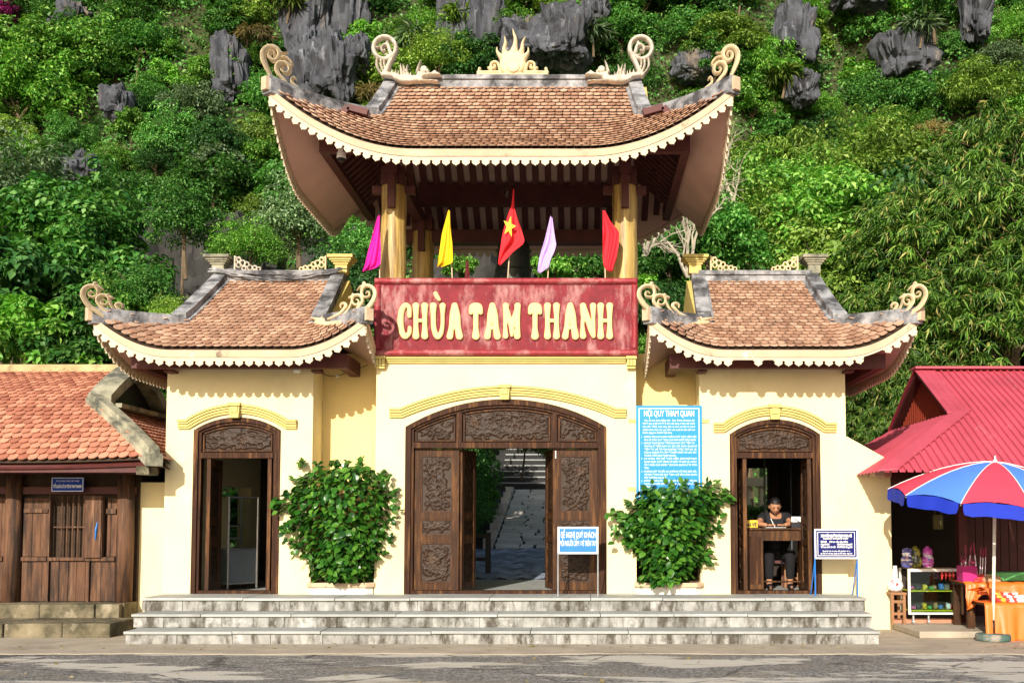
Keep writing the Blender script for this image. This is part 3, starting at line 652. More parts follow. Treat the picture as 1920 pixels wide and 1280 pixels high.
def build_roof(rf, label, missing=(), scal_h=.09):
    root = rf.grid(-.11).build('pavilion_roof' if rf.W > 2 else 'tower_roof', 'soffit', gate, True, label=label)
    rf.grid(-.012).build('shaded_tile_bed', 'soil', root, True)  # dark brown bed stands in for shadow in the tile gaps
    T = rf.tiles(); lay_tiles(root, T, tile_proto(TW_, TL_), 'tile', 300)
    # fascia and scalloped board round all four eaves
    for k in range(4):
        n = 60; fm = MB(); P = []
        for i in range(n + 1):
            u = -1 + 2 * i / n
            P.append(rf.front(0, u * rf.W, -1) if k == 0 else rf.front(0, -u * rf.W, 1) if k == 1 else rf.side(0, -u * rf.D2, -1) if k == 2 else rf.side(0, u * rf.D2, 1))
        outw = [Vector((0, -1, 0)), Vector((0, 1, 0)), Vector((-1, 0, 0)), Vector((1, 0, 0))][k]
        sd_ = lambda i, d: (outw, Vector((0, 0, 1)))
        Lt = .118
        fm.sweep(P, [(-.03, -.02), (.03, -.02), (.03, -.03 - Lt * .72), (-.03, -.03 - Lt * .72)], sd_)
        fixn(fm.build('eave_fascia', 'fascia', root))
        f2 = MB().sweep(P, [(-.02, -.12), (.018, -.12), (.018, -.146), (-.02, -.146)], sd_); fixn(f2.build('scallop_board', 'scallop', root))
        # scallops
        cum = [0]
        for a, b in zip(P[:-1], P[1:]): cum.append(cum[-1] + (b - a).length)
        nS = int(cum[-1] / .127); pit = cum[-1] / nS; tanx = P[1] - P[0]
        sp = scallop_pts(pit * .97, scal_h); ms = []
        for j in range(nS):
            if k == 0 and j in missing: continue
            d = (j + .5) * pit; i = max(0, min(n - 1, int(np.searchsorted(cum, d)) - 1)); f = (d - cum[i]) / (cum[i + 1] - cum[i])
            p = P[i].lerp(P[i + 1], f) + Vector((0, 0, -.144)); t = (P[i + 1] - P[i]).normalized()
            zax = -(t.cross(outw)).normalized()
            if zax.z < 0: zax = -zax
            yax = -outw
            xax = yax.cross(zax)
            ms.append(Matrix(((xax.x, yax.x, zax.x, p.x), (xax.y, yax.y, zax.y, p.y), (xax.z, yax.z, zax.z, p.z), (0, 0, 0, 1))))
        pr = MB().prism(sp, -.014, .012)
        lay_tiles(root, ms, (np.array(pr.v), pr.f), 'scallop', 300 if k in (0,) else 0, 'eave_scallop', 'scallop_fringe')
    # hip and gable bands
    hb = .26 if rf.W > 2 else .23
    for sx in (-1, 1):
        for sy in (-1, 1):
            P = [rf.front(rf.run_b * i / 14, sx * rf.half(rf.run_b * i / 14), sy) for i in range(15)]
            P[0] = P[0] + (P[0] - P[1]).normalized() * .06
            sv = lambda i, d: (Vector((d.y, -d.x, 0)).normalized(), Vector((0, 0, 1)))
            sc = 1.0 if rf.W > 2 else .9
            pr = [(-.085 * sc, -.10), (-.085 * sc, .075 * sc), (-.06 * sc, .085 * sc), (-.06 * sc, .13 * sc), (.06 * sc, .13 * sc), (.06 * sc, .085 * sc), (.085 * sc, .075 * sc), (.085 * sc, -.10)]
            fixn(MB().sweep(P, pr, sv).build('hip_ridge', 'grey', root))
            G = [rf.front(rf.run_b - .05 + (rf.D2 - rf.run_b + .05) * i / 6, sx * (rf.half(max(rf.run_b, rf.run_b + (rf.D2 - rf.run_b) * i / 6)) + .03), sy) for i in range(7)]
            sv2 = lambda i, d: (Vector((sx, 0, 0)), Vector((0, 0, 1)))
            pg = [(-.12, -.05), (-.12, .05), (-.075, .06), (-.075, .15), (.12, .15), (.12, -.15)]
            fixn(MB().sweep(G, pg, sv2).build('gable_ridge', 'grey', root))
            # tip block
            e = P[0]; MB().bbox(e + Vector((0, 0, .02)), (.10, .10, .17), Matrix.Rotation(math.atan2(rf.run_b * -sy, -(rf.W - rf.Hb) * sx), 3, 'Z')).build('corner_block', 'fascia', root)
        # gable wall
        zt_ = lambda i: rf.front(rf.run_b + (rf.D2 - rf.run_b) * i / 6, 0, -1)
        pts = [(rf.front(rf.run_b + (rf.D2 - rf.run_b) * i / 6, 0, -1).y, rf.front(rf.run_b + (rf.D2 - rf.run_b) * i / 6, 0, -1).z) for i in range(7)]
        pts += [(2 * rf.ym - y, z) for y, z in reversed(pts[:-1])]
        xg = rf.xc + sx * (rf.Hb + .08); V = [(xg - .06, y, z) for y, z in pts] + [(xg + .06, y, z) for y, z in pts]; n = len(pts)
        V += []
        fixn(place('gable_wall', V, [tuple(range(n)), tuple(range(2 * n - 1, n - 1, -1))] + [(i, i + n, (i + 1) % n + n, (i + 1) % n) for i in range(n)], 'trim', root))
    zr = rf.zr; xr = rf.Hr + .05
    MB().box(rf.xc - xr, rf.xc + xr, rf.ym - .10, rf.ym + .10, zr - .12, zr + .07).box(rf.xc - xr, rf.xc + xr, rf.ym - .13, rf.ym + .13, zr + .072, zr + .135).build('ridge_band', 'grey', root)
    return root
RM = Roof(-1.035, 2.97, -.9, 4.05, 1.45, 1.88, 1.78, 6.23, 7.17, 8.02, 1.1, .85, .80, .135)
RL = Roof(-4.51, 1.735, -.75, 3.95, .85, .90, .82, 3.66, 4.14, 5.05, .74, .9, .42, .115)
RR = Roof(2.59, 1.70, -.75, 3.95, .85, .87, .79, 3.66, 4.14, 5.05, .72, .9, .42, .115)
roofM = build_roof(RM, 'tall upper pavilion roof of orange clay tiles with swept-up corners')
roofL = build_roof(RL, 'low curved clay tile roof over the left tower with cables on its ridge', scal_h=.088)
roofR = build_roof(RR, 'low curved clay tile roof over the right tower with stained eave and missing scallops', missing=(9, 10, 12, 22, 23), scal_h=.088)

# reliefs on the roofs
def zmap(zx, zy, sc, Yf):
    return lambda x, y, d: at(zx + x / sc, zy + y / sc, (Yf(zx + x / sc) if callable(Yf) else Yf) ) + Vector((0, -d, 0))
def orn(name, strokes, cell, zx, zy, sc, Y, depth, parent, material='orn', mirror=None, bevel=None, holes=None):
    """relief on both sides of a plane of constant Y (px coordinates of the picture, world depth Y)"""
    f0 = zmap(zx, zy, sc, Y) if mirror is None else (lambda x, y, d: at(mirror - (zx + x / sc), zy + y / sc, Y(zx + x / sc) if callable(Y) else Y) + Vector((0, -d, 0)))
    V, Fc = relief(strokes, cell, f0, depth, bevel or 22, .55, holes)
    return autosmooth(fixn(place(name, V, Fc, material, parent)), 50)
small = [([(560, 700), (430, 640), (330, 560), (250, 450), (210, 350), (225, 250), (300, 180), (400, 160), (490, 200), (520, 290), (490, 370), (420, 390), (350, 370), (335, 310), (380, 280), (420, 310)], [42, 50, 52, 52, 48, 44, 40, 38, 36, 34, 30, 26, 22, 20, 18, 14]),
         ([(900, 790), (780, 740), (650, 650), (560, 560), (500, 470), (530, 380), (620, 345), (710, 380), (740, 460), (700, 530), (630, 540), (585, 490), (610, 440), (650, 440)], [34, 36, 38, 38, 36, 34, 32, 30, 28, 26, 22, 20, 16, 12]),
         ([(1300, 830), (1100, 760), (1000, 700), (920, 620), (880, 560), (900, 525), (960, 515), (1005, 550), (1000, 600)], [20, 32, 34, 34, 36, 34, 28, 22, 16]),
         ([(745, 470), (800, 600), (900, 720)], [20, 26, 28]), ([(500, 690), (800, 850), (1000, 900), (1300, 925), (1580, 900)], [40, 62, 60, 52, 40]),
         ([(1400, 860), (1550, 830), (1700, 800)], [40, 36, 12]), ([(1480, 870), (1440, 800)], [36, 24]), ([(460, 120)], 42), ([(440, 150), (540, 175), (630, 260)], [20, 18, 8]), ([(715, 350)], 38), ([(740, 370), (800, 400)], [20, 26])]
big = [([(300, 740), (250, 600), (190, 480), (140, 360), (130, 260), (170, 185), (260, 155), (350, 195), (380, 275), (340, 350), (280, 360), (225, 310), (230, 250), (280, 230), (310, 265), (290, 300)], [24, 28, 36, 42, 42, 38, 36, 34, 34, 34, 30, 26, 22, 20, 18, 12]),
       ([(640, 840), (520, 750), (430, 640), (360, 560), (330, 480), (360, 410), (440, 390), (510, 430), (530, 500), (500, 550), (440, 540), (405, 490), (440, 460)], [26, 28, 30, 32, 32, 32, 30, 28, 26, 24, 20, 16, 12]),
       ([(900, 940), (760, 840), (640, 760), (570, 700), (560, 640), (595, 610), (620, 640)], [16, 22, 24, 22, 20, 16, 12]), ([(640, 850), (1020, 1010)], [20, 16]), ([(320, 740), (480, 860), (700, 1000)], [24, 22, 18]),
       ([(430, 310), (500, 330), (560, 400), (550, 440)], [22, 22, 18, 8]), ([(380, 220), (430, 250), (500, 235)], [16, 14, 5]), ([(200, 120), (240, 150)], [8, 20]), ([(900, 900), (940, 940)], [30, 20])]
def hipY(rf, sx, tipx):       # world depth of a roof's hip as a function of picture x, so that scrolls stand on it
    def f(px):
        X = (px - PX) / F * (rf.yf + 15.3); u = (X - (rf.xc + sx * rf.W)) * -sx
        return rf.yf + rf.run_b * max(-.35, u) / (rf.W - rf.Hb)
    return f
for rf, root, sgn in ((RL, roofL, -1), (RL, roofL, 1), (RR, roofR, -1), (RR, roofR, 1)):
    tp = px_of(rf.front(0, sgn * rf.W, -1)); src = (171.3, 587.5)
    V, Fc = [], []
    fy = hipY(rf, sgn, tp[0])
    def fn(x, y, d, tp=tp, sgn=sgn, fy=fy):
        px_, py_ = 130 + x / 10.66 - src[0], 520 + y / 10.66 - src[1] - 4
        q = tp[0] + px_ * (-sgn) * (1 if sgn < 0 else .86); return at(q, tp[1] + py_, fy(q)) + Vector((0, -d, 0))
    V, Fc = relief(small, 13, fn, .07, 26, .5); autosmooth(fixn(place('scroll_finial', V, Fc, 'orn', root)), 50)
for sgn in (-1, 1):
    rf = RM; tp = px_of(rf.front(0, sgn * rf.W, -1)); fy = hipY(rf, sgn, tp[0])
    def fn(x, y, d, tp=tp, sgn=sgn, fy=fy):
        px_, py_ = 470 + x / 8 - 498.7, 80 + y / 8 - 172.5
        q = tp[0] + px_ * (-sgn) * (1 if sgn < 0 else .9); return at(q, tp[1] + py_, fy(q)) + Vector((0, -d, 0))
    V, Fc = relief(big, 10, fn, .09, 20, .5); autosmooth(fixn(place('scroll_finial', V, Fc, 'orn', roofM)), 50)
drag = [([(460 + 235 * math.cos(a * .3927), 380 + 235 * math.sin(a * .3927)) for a in range(17)], 46),
        ([(610, 570), (570, 450), (530, 330), (450, 320), (395, 380), (415, 450), (465, 440), (455, 405)], [44, 40, 40, 34, 30, 26, 20, 12]), ([(480, 520), (540, 560), (620, 590)], [20, 40, 40]), ([(520, 260), (500, 320)], [30, 40]), ([(300, 370), (360, 360)], [26, 18]),
        ([(300, 610), (290, 740), (340, 860), (410, 940)], 26), ([(390, 620), (380, 740), (430, 870)], 25), ([(470, 620), (448, 700), (465, 800)], 22), ([(640, 560), (560, 700), (500, 850), (430, 950)], [46, 48, 50, 50]),
        ([(480, 940), (640, 960), (760, 1020), (900, 1045), (1100, 1035), (1210, 1010)], [50, 60, 72, 76, 72, 70]), ([(620, 930), (610, 815)], [30, 5]), ([(690, 940), (690, 815)], [28, 5]), ([(745, 950), (745, 850)], [24, 5]),
        ([(830, 980), (805, 820), (788, 695)], [44, 26, 5]), ([(900, 980), (870, 820), (845, 715)], [40, 22, 5]), ([(960, 980), (922, 830), (945, 728)], [40, 22, 5]), ([(1010, 980), (1010, 870)], [24, 5]), ([(1210, 960)], 80), ([(1290, 840)], 82), ([(1370, 880)], 40), ([(1150, 880), (1180, 750), (1220, 630)], [40, 24, 4]),
        ([(1250, 960), (1400, 945), (1530, 925), (1625, 950)], [50, 34, 50, 20]), ([(1200, 1070), (1400, 1068), (1570, 1085)], [36, 22, 26]), ([(1520, 880), (1450, 930)], [30, 30])]
c0 = px_of((RM.xc, 1.575, 8.2))[0]
for mir in (None, 2 * c0):
    orn('ridge_dragon', drag, 13, 680 + (c0 - 960), 60, 11.29, RM.ym - .14, .12, roofM, 'ornw', mirror=mir, bevel=30)
sun_ = [([(880, 820)], 275), ([(880, 700), (925, 450), (935, 300), (900, 180), (880, 80)], [130, 50, 36, 22, 4]), ([(740, 680), (700, 520), (725, 380), (700, 230)], [90, 46, 30, 4]), ([(690, 740), (600, 640), (548, 560), (548, 465)], [80, 42, 24, 4]),
        ([(1020, 680), (1075, 520), (1090, 380), (1155, 240)], [90, 46, 30, 4]), ([(1070, 740), (1165, 640), (1210, 560), (1198, 465)], [80, 42, 24, 4])]
for s_ in (-1, 1):
    m_ = lambda p: [(880 + (x - 880) * s_, y) for x, y in p]
    sun_ += [(m_([(620, 1010), (590, 900), (560, 810), (490, 785), (430, 820), (420, 880), (460, 925), (505, 900), (495, 860)]), 28), (m_([(150, 1010), (400, 1015), (620, 1010)]), [36, 44, 40]), (m_([(180, 930), (160, 980)]), [34, 24]), (m_([(370, 910), (420, 960)]), [28, 24])]
sun_.append(([(150, 1060), (1600, 1060)], 36))
orn('sun_finial', sun_, 13, 880 + (c0 - 957.9), 50, 11.3, RM.ym - .03, .12, roofM, 'orn', bevel=60)
fc = [([(880, 820)], 150)]
orn('sun_disc', fc, 13, 880 + (c0 - 957.9), 50, 11.3, RM.ym - .145, .035, roofM, 'orn', bevel=60)
# caps and pierced scrolls on the tower ridges
for rf, root in ((RL, roofL), (RR, roofR)):
    for sx in (-1, 1):
        x = rf.xc + sx * (rf.Hr + .1); z = rf.zr + .10
        cp = MB().box(x - .09, x + .09, rf.ym - .09, rf.ym + .09, z, z + .13)
        for q, (h, zz) in enumerate(((.11, .13), (.135, .16), (.16, .185), (.19, .22))): cp.box(x - h, x + h, rf.ym - h, rf.ym + h, z + zz + .001, z + zz + (.028 if q < 3 else .045))
        old = (rf is RL and sx < 0) or (rf is RR and sx > 0)
        cp.build('ridge_cap', 'mossgrey' if old else 'trim', root)
        P = []
        for (a, b, r) in ((.30, .09, .035), (.30, .17, .03), (.36, .12, .04), (.42, .10, .035), (.38, .04, .03), (.47, .05, .035), (.54, .05, .03), (.60, .03, .028)):
            P.append(([(a + r * math.cos(k * .7), b + r * math.sin(k * .7)) for k in range(10)], .011))
        P += [([(.24, 0), (.24, .22)], .014), ([(.24, .0), (.64, .0)], .014), ([(.24, .2), (.31, .21)], .012)]
        V, Fc = relief(P, .006, lambda u, v, d: Vector((x - sx * u, rf.ym - .02 - d, rf.zr + .14 + v)), .04, .01, .6)
        autosmooth(fixn(place('pierced_scroll', V, Fc, 'ornw' if rf is RL and sx < 0 else 'orn', root)), 50)
    # timber box frame under the eaves
    hw = 1.42; za, zb_ = azz(690, -.35, 450), azz(690, -.35, 450) + .19
    fb = MB(); fb.box(rf.xc - hw, rf.xc + hw, -.35, -.22, za, zb_); fb.box(rf.xc - hw, rf.xc + hw, 3.4, 3.53, za, zb_)
    for sx in (-1, 1): fb.box(rf.xc + sx * hw - .065 * (1 + sx), rf.xc + sx * hw + .065 * (1 - sx), -.2195, 3.3995, za + .001, zb_ - .001)
    for sx in (-1, 1):
        xx_ = rf.xc + sx * .98; fb.box(xx_ - .06, xx_ + .06, -.219, 0.0, za - .03, za - .001)
    fb.build('eave_beam', 'timber', root)
# pavilion timber
fb = MB(); za = 6.42
hw = 2.5
fb.box(RM.xc - hw, RM.xc + hw, -.2, -.08, za, za + .22).box(RM.xc - 1.85, RM.xc + 1.85, 3.28, 3.4, 6.03, 6.13)
for sx in (-1, 1): fb.box(RM.xc + sx * hw - .06 * (1 + sx), RM.xc + sx * hw + .06 * (1 - sx), -.0795, 3.2795, za + .001, za + .219)
fb.build('eave_beam', 'timber', roofM)
PXc = [ax(737.5, .35, 500), ax(1171.5, .35, 500)]
tb = MB()
tb.box(PXc[0] - .3, PXc[1] + .3, 2.72, 2.88, 5.93, 6.13); tb.box(PXc[0] - .02, PXc[1] + .02, 2.74, 2.86, 6.53, 6.90)

for x in PXc: tb.box(x - .08, x + .08, .05, 3.3, 6.22, 6.42)
tb.build('tie_beam', 'timber', roofM)
n = 0
rb = MB()
for sg in (-1, 1):
    x = -2.3
    while x <= 2.31:
        o0, o1 = (.75 if sg < 0 else .42), RM.D2 - .05
        h = abs(x)
        if h > RM.Hb - .1: o1 = min(o1, RM.run_b * (RM.W - h) / (RM.W - RM.Hb))
        A_ = [RM.front(o0 + (o1 - o0) * q / 4, x, sg) + Vector((0, 0, -.155)) for q in range(5)]
        for a, b in zip(A_[:-1], A_[1:]): rb.bar(a, b, .10, .085)
        x += .2
    for y in np.arange(-1.6, 1.61, .2):
        A_ = [RM.side(.5 + .5 * q / 2, y, sg) + Vector((0, 0, -.155)) for q in range(3)]
        for a, b in zip(A_[:-1], A_[1:]): rb.bar(a, b, .10, .085)
rb.build('rafters', 'timber', roofM, kind='stuff')
pl = MB()
for q, (yy, zz) in enumerate(((2.2, 0), (1.0, 0), (.4, 0))):
    z = RM.front(RM.D2 - abs(yy - RM.ym), 0, 1 if yy > RM.ym else -1).z - .26; pl.box(RM.xc - 2.0, RM.xc + 2.0, yy - .05, yy + .05, z - .1, z)
pl.build('purlin', 'timber', roofM)
for x, yy in ((PXc[0], .35), (PXc[1], .35), (PXc[0] + .06, 2.8), (PXc[1] - .06, 2.8)):
    seg = []; rad = []
    for q in range(12):
        t = q / 11; seg.append((x + .006 * math.sin(q * 1.7), yy + .005 * math.cos(q * 2.1), ZST - .4 + (6.24 - ZST + .4) * t)); rad.append(.182 - .012 * t + .003 * math.sin(q * 2.3))
    p = MB().tube(seg, rad, 20).build('pillar', 'pillar', gate, True)
    cb = MB().box(x - .16, x + .16, yy - .16, yy + .16, 6.10, 6.35).box(x - .3, x + .3, yy - .06, yy + .06, 6.0, 6.099).box(x - .05, x + .05, yy - .26, yy - .165, 5.75, 6.3); cb.build('capital', 'timber', p)
# ------------------------------------------------------------------ name sign
sg_ = thing('name_sign', 'large red signboard with raised cream letters CHÙA TAM THANH above the central door', 'sign', (ax(948, -.1), -.1, ZSB))
x0, x1 = ax(701, -.12, 600), ax(1196, -.12, 600); z0, z1 = at(948, 667, -.12).z, at(948, 521, -.12).z
MB().box(x0 + .02, x1 - .02, -.10, -.004, z0 + .02, z1 - .02).build('board', 'sign', sg_)
b = .085
def wavy(x0_, x1_, z0_, z1_, y, seed):   # frame strip with carved wood-grain curves
    nx, nz_ = max(4, int((x1_ - x0_) / .012)), max(4, int((z1_ - z0_) / .012)); rr = random.Random(seed)
    U, Vv = np.meshgrid(np.linspace(x0_, x1_, nx), np.linspace(z0_, z1_, nz_))
    Fv = np.zeros_like(U); s = max(x1_ - x0_, z1_ - z0_); k = int(s / .45) + 1
    for q in range(k):
        cx, cz = (rr.uniform(x0_, x1_), rr.uniform(z0_ - .03, z1_ + .03)); r_ = np.hypot((U - cx) * (1 if x1_ - x0_ < .2 else .55), (Vv - cz) * (1.6 if x1_ - x0_ > .2 else .5))
        Fv = np.maximum(Fv, np.where(r_ < .16, .5 + .5 * np.cos(r_ * 130), 0))
    e = np.minimum(np.minimum(U - x0_, x1_ - U), np.minimum(Vv - z0_, z1_ - Vv)); H = .045 * np.sqrt(np.clip(e / .03, 0, 1)) - .006 * Fv * (e > .008)
    V = np.stack([U, y - H, Vv], -1).reshape(-1, 3); i = np.arange(nx * nz_).reshape(nz_, nx)
    place('sign_frame', V, np.stack([i[:-1, :-1], i[:-1, 1:], i[1:, 1:], i[1:, :-1]], -1).reshape(-1, 4), 'signf', sg_, True)
MB().box(x0, x1, -.115, -.101, z1 - b, z1).box(x0, x1, -.115, -.101, z0, z0 + b).box(x0, x0 + b, -.115, -.101, z0 + b, z1 - b).box(x1 - b, x1, -.115, -.101, z0 + b, z1 - b).build('frame_base', 'signf', sg_)
wavy(x0, x1, z1 - b, z1, -.1155, 1); wavy(x0, x1, z0, z0 + b, -.1155, 2); wavy(x0, x0 + b, z0 + b, z1 - b, -.1155, 3); wavy(x1 - b, x1, z0 + b, z1 - b, -.1155, 4)
def glyph(ch, a, b_):
    m = (a + b_) / 2; w_ = b_ - a; T, B = 264, 464
    if ch == 'H': return [([(a + 27, T), (a + 27, 330), (a + 27, 400), (a + 27, B)], [27, 19, 19, 27]), ([(b_ - 27, T), (b_ - 27, 330), (b_ - 27, 400), (b_ - 27, B)], [27, 19, 19, 27]), ([(a + 27, 362), (b_ - 27, 362)], 14)]
    if ch == 'U': return [([(a + 26, T), (a + 26, 320), (a + 28, 400), (a + 40, 450), (m, 470), (b_ - 36, 445), (b_ - 26, 390), (b_ - 25, 320), (b_ - 25, T)], [27, 20, 20, 21, 20, 18, 15, 16, 25])]
    if ch == 'C': return [([(b_ - 16, 330), (b_ - 18, 275), (m + 8, 258), (a + 34, 290), (a + 24, 360), (a + 32, 430), (m + 4, 468), (b_ - 18, 445), (b_ - 14, 410)], [17, 17, 18, 22, 24, 23, 20, 17, 15])]
    if ch == 'A': return [([(m, 262), (m - 14, 320), (a + 38, 400), (a + 27, B + 2)], [24, 22, 20, 26]), ([(m, 262), (m + 16, 330), (b_ - 38, 400), (b_ - 27, B + 2)], [24, 25, 24, 27]), ([(m - 22, 408), (m + 24, 408)], 13)]
    if ch == 'T': return [([(a + 17, 308), (a + 26, 270), (m, 262), (b_ - 26, 270), (b_ - 17, 308)], [17, 22, 22, 22, 17]), ([(m, 270), (m, 340), (m, 410), (m, B)], [22, 20, 20, 30])]
    if ch == 'M': return [([(a + 24, T), (a + 22, 340), (a + 20, 400), (a + 22, B)], [25, 17, 15, 22]), ([(b_ - 24, T), (b_ - 24, 340), (b_ - 24, 400), (b_ - 26, B)], [25, 19, 19, 26]), ([(a + 26, 275), (m - 2, 400), (m, 460)], [18, 20, 12]), ([(b_ - 26, 275), (m + 2, 400), (m, 460)], [18, 20, 12])]
    if ch == 'N': return [([(a + 24, T), (a + 22, 340), (a + 20, 400), (a + 24, B)], [25, 15, 15, 25]), ([(b_ - 24, T), (b_ - 22, 340), (b_ - 20, 400), (b_ - 18, 465)], [25, 15, 14, 14]), ([(a + 28, 275), (b_ - 32, 430), (b_ - 20, 468)], [22, 24, 14])]
for ch, a, b_ in (('C', 230, 330), ('H', 330, 443), ('U', 447, 560), ('A', 556, 674), ('T', 706, 806), ('A', 806, 926), ('M', 932, 1058), ('T', 1100, 1200), ('H', 1206, 1320), ('A', 1324, 1446), ('N', 1446, 1560), ('H', 1560, 1674)):
    V, Fc = relief([(p_, [q_ * .87 for q_ in (r_ if hasattr(r_, '__len__') else [r_])]) for p_, r_ in glyph(ch, a, b_)], 5, lambda x, y, d: at(680 + x / 3.556, 500 + y / 3.556, -.103) + Vector((0, -d, 0)), .045, 6, .72)
    autosmooth(fixn(place('letter', V, Fc, 'letter', sg_, label='raised cream letter ' + ('Ù' if ch == 'U' else ch))), 50)
V, Fc = relief([([(488, 182), (500, 205), (512, 222)], [15, 15, 11])], 4, lambda x, y, d: at(680 + x / 3.556, 500 + y / 3.556, -.103) + Vector((0, -d, 0)), .045, 6, .72)
autosmooth(fixn(place('letter_accent', V, Fc, 'letter', sg_)), 50)
# ------------------------------------------------------------------ hillside
def hill_y(x, z):
    n = noise.noise(Vector((x * .13, z * .16, 3.3))) * 2.4 + noise.noise(Vector((x * .4, z * .45, 7.1))) * .8
    gully = -1.2 * math.exp(-((x + 1.3) / 2.2) ** 2) * (z < 7)
    return 19.5 + .50 * (z - 2) + n - gully + .012 * abs(x + 1)
def hill_at(px, py):
    lo = 6.0
    while lo < 60:
        p = at(px, py, lo)
        if lo >= hill_y(p.x, p.z) and p.z > -1: return p
        lo += .15
    return at(px, py, 40)
V = []; nx, nz_ = 110, 60
for j in range(nz_):
    for i in range(nx):
        x = -34 + 66 * i / (nx - 1); z = -1 + 35 * j / (nz_ - 1); V.append((x, hill_y(x, z), z))
ii = np.arange(nx * nz_).reshape(nz_, nx)
hl = place('hill', V, np.stack([ii[:-1, :-1], ii[:-1, 1:], ii[1:, 1:], ii[1:, :-1]], -1).reshape(-1, 4), 'earth', kind='structure')

G = lambda *c: c
M['leaf_bright'] = leafmat('bright_green_leaf', [(.045, .17, .02), (.14, .36, .04), (.36, .56, .13)])
M['leaf_mid'] = leafmat('mid_green_leaf', [(.025, .12, .022), (.08, .25, .04), (.22, .42, .11)])
M['leaf_dark'] = leafmat('dark_green_leaf', [(.02, .075, .02), (.045, .14, .03), (.10, .22, .06)])
M['leaf_olive'] = leafmat('olive_leaf', [(.07, .15, .02), (.18, .31, .04), (.38, .50, .12)])
M['leaf_grey'] = leafmat('grey_green_leaf', [(.07, .14, .06), (.16, .26, .12), (.30, .40, .22)])
M['leaf_bamboo'] = leafmat('bamboo_leaf', [(.025, .08, .015), (.07, .17, .02), (.16, .30, .04), (.05, .13, .02), (.20, .36, .06), (.42, .36, .12)])
M['leaf_shrub'] = leafmat('glossy_shrub_leaf', [(.010, .05, .008), (.022, .095, .010), (.045, .15, .015), (.11, .25, .03)], .12, .28, .12)
M['dry'] = leafmat('dry_straw_leaf', [(.32, .26, .12), (.45, .36, .18)], .3)
M['pink'] = leafmat('purple_blossom', [(.25, .02, .16), (.4, .04, .25)], .3)

def leaves_at(P, Nn, Ax, ln, wd, bend=.25):
    """P,N,A arrays; returns V,F of bent leaves (4 verts, 2 triangles)"""
    Nn = Nn / np.linalg.norm(Nn, axis=1, keepdims=True); Ax = Ax - Nn * (Ax * Nn).sum(1, keepdims=True); Ax /= np.linalg.norm(Ax, axis=1, keepdims=True) + 1e-9
    S = np.cross(Nn, Ax); ln = ln[:, None]; wd = wd[:, None]
    a = P; b = P + Ax * ln * .45 + S * wd * .5 + Nn * ln * .02; c = P + Ax * ln - Nn * ln * bend; d = P + Ax * ln * .45 - S * wd * .5 + Nn * ln * .02
    V = np.stack([a, b, c, d], 1).reshape(-1, 3); n = len(P); i = np.arange(n) * 4
    Fc = np.concatenate([np.stack([i, i + 1, i + 2], 1), np.stack([i, i + 2, i + 3], 1)]); return V, Fc
def crown(seed, ncl, per, rad, leaf_l, leaf_w, droop=.3, spread=1.0):
    rs = np.random.RandomState(seed); P = []; Nn = []; A = []
    u = rs.normal(size=(ncl, 3)); u /= np.linalg.norm(u, axis=1, keepdims=True); u[:, 2] = np.where(u[:, 2] < -.35, -u[:, 2], u[:, 2])
    lump = 1 + .28 * np.sin(u[:, 0] * 3.1 + seed) * np.cos(u[:, 2] * 4 + seed * 2)
    C = u * (rs.uniform(.35, 1.08, (ncl, 1)) * lump[:, None]) * np.array(rad)
    cr = rs.uniform(.12, .27, ncl) * min(rad) * spread
    for q in range(ncl):
        d = rs.normal(size=(per, 3)); d[:, 2] += .45; d[:, :2] += u[q, :2] * .4; d /= np.linalg.norm(d, axis=1, keepdims=True)
        rr = rs.uniform(.55, 1.05, (per, 1)) * cr[q]; fl = np.array([1.25, 1.25, .75])
        P.append(C[q] + d * rr * fl); Nn.append(d * .5 + np.array([0, -.12, .75]) + rs.normal(size=(per, 3)) * .35); A.append(d + rs.normal(size=(per, 3)) * .7 + np.array([0, 0, -droop]))
    P, Nn, A = map(np.concatenate, (P, Nn, A)); n = len(P)
    return leaves_at(P, Nn, A, leaf_l * rs.uniform(.6, 1.3, n), leaf_w * rs.uniform(.7, 1.25, n), .3)
def strands(seed, n, rad, ln, wd, down=.8, fan=16):     # sprays of long leaves: fans hanging from arching cane tips
    rs = np.random.RandomState(seed); P = []; Nn = []; A = []
    for q in range(n):
        u = rs.normal(size=3); u /= np.linalg.norm(u); u[2] = abs(u[2]) * 1.1 - .45; c = u * rs.uniform(.35, 1.05) * np.array(rad)
        d0 = np.array([u[0] + rs.normal() * .3, u[1] - .25, -.1 - .3 * rs.uniform()]); d0 /= np.linalg.norm(d0); p = c.copy(); k = int(fan * rs.uniform(.6, 1.4))
        for j in range(k):
            if j % 4 == 0: p = p + d0 * .055; d0[2] -= .08
            P.append(p + rs.normal(size=3) * .015); a = d0 * .9 + rs.normal(size=3) * .5 + np.array([0, 0, -down * rs.uniform(.2, 1)]); A.append(a); Nn.append(rs.normal(size=3) * .6 + np.array([0, -.5, .7]))
    P, Nn, A = map(np.array, (P, Nn, A)); m = len(P)
    return leaves_at(P, Nn, A, ln * rs.uniform(.55, 1.15, m), wd * rs.uniform(.7, 1.2, m), .3)
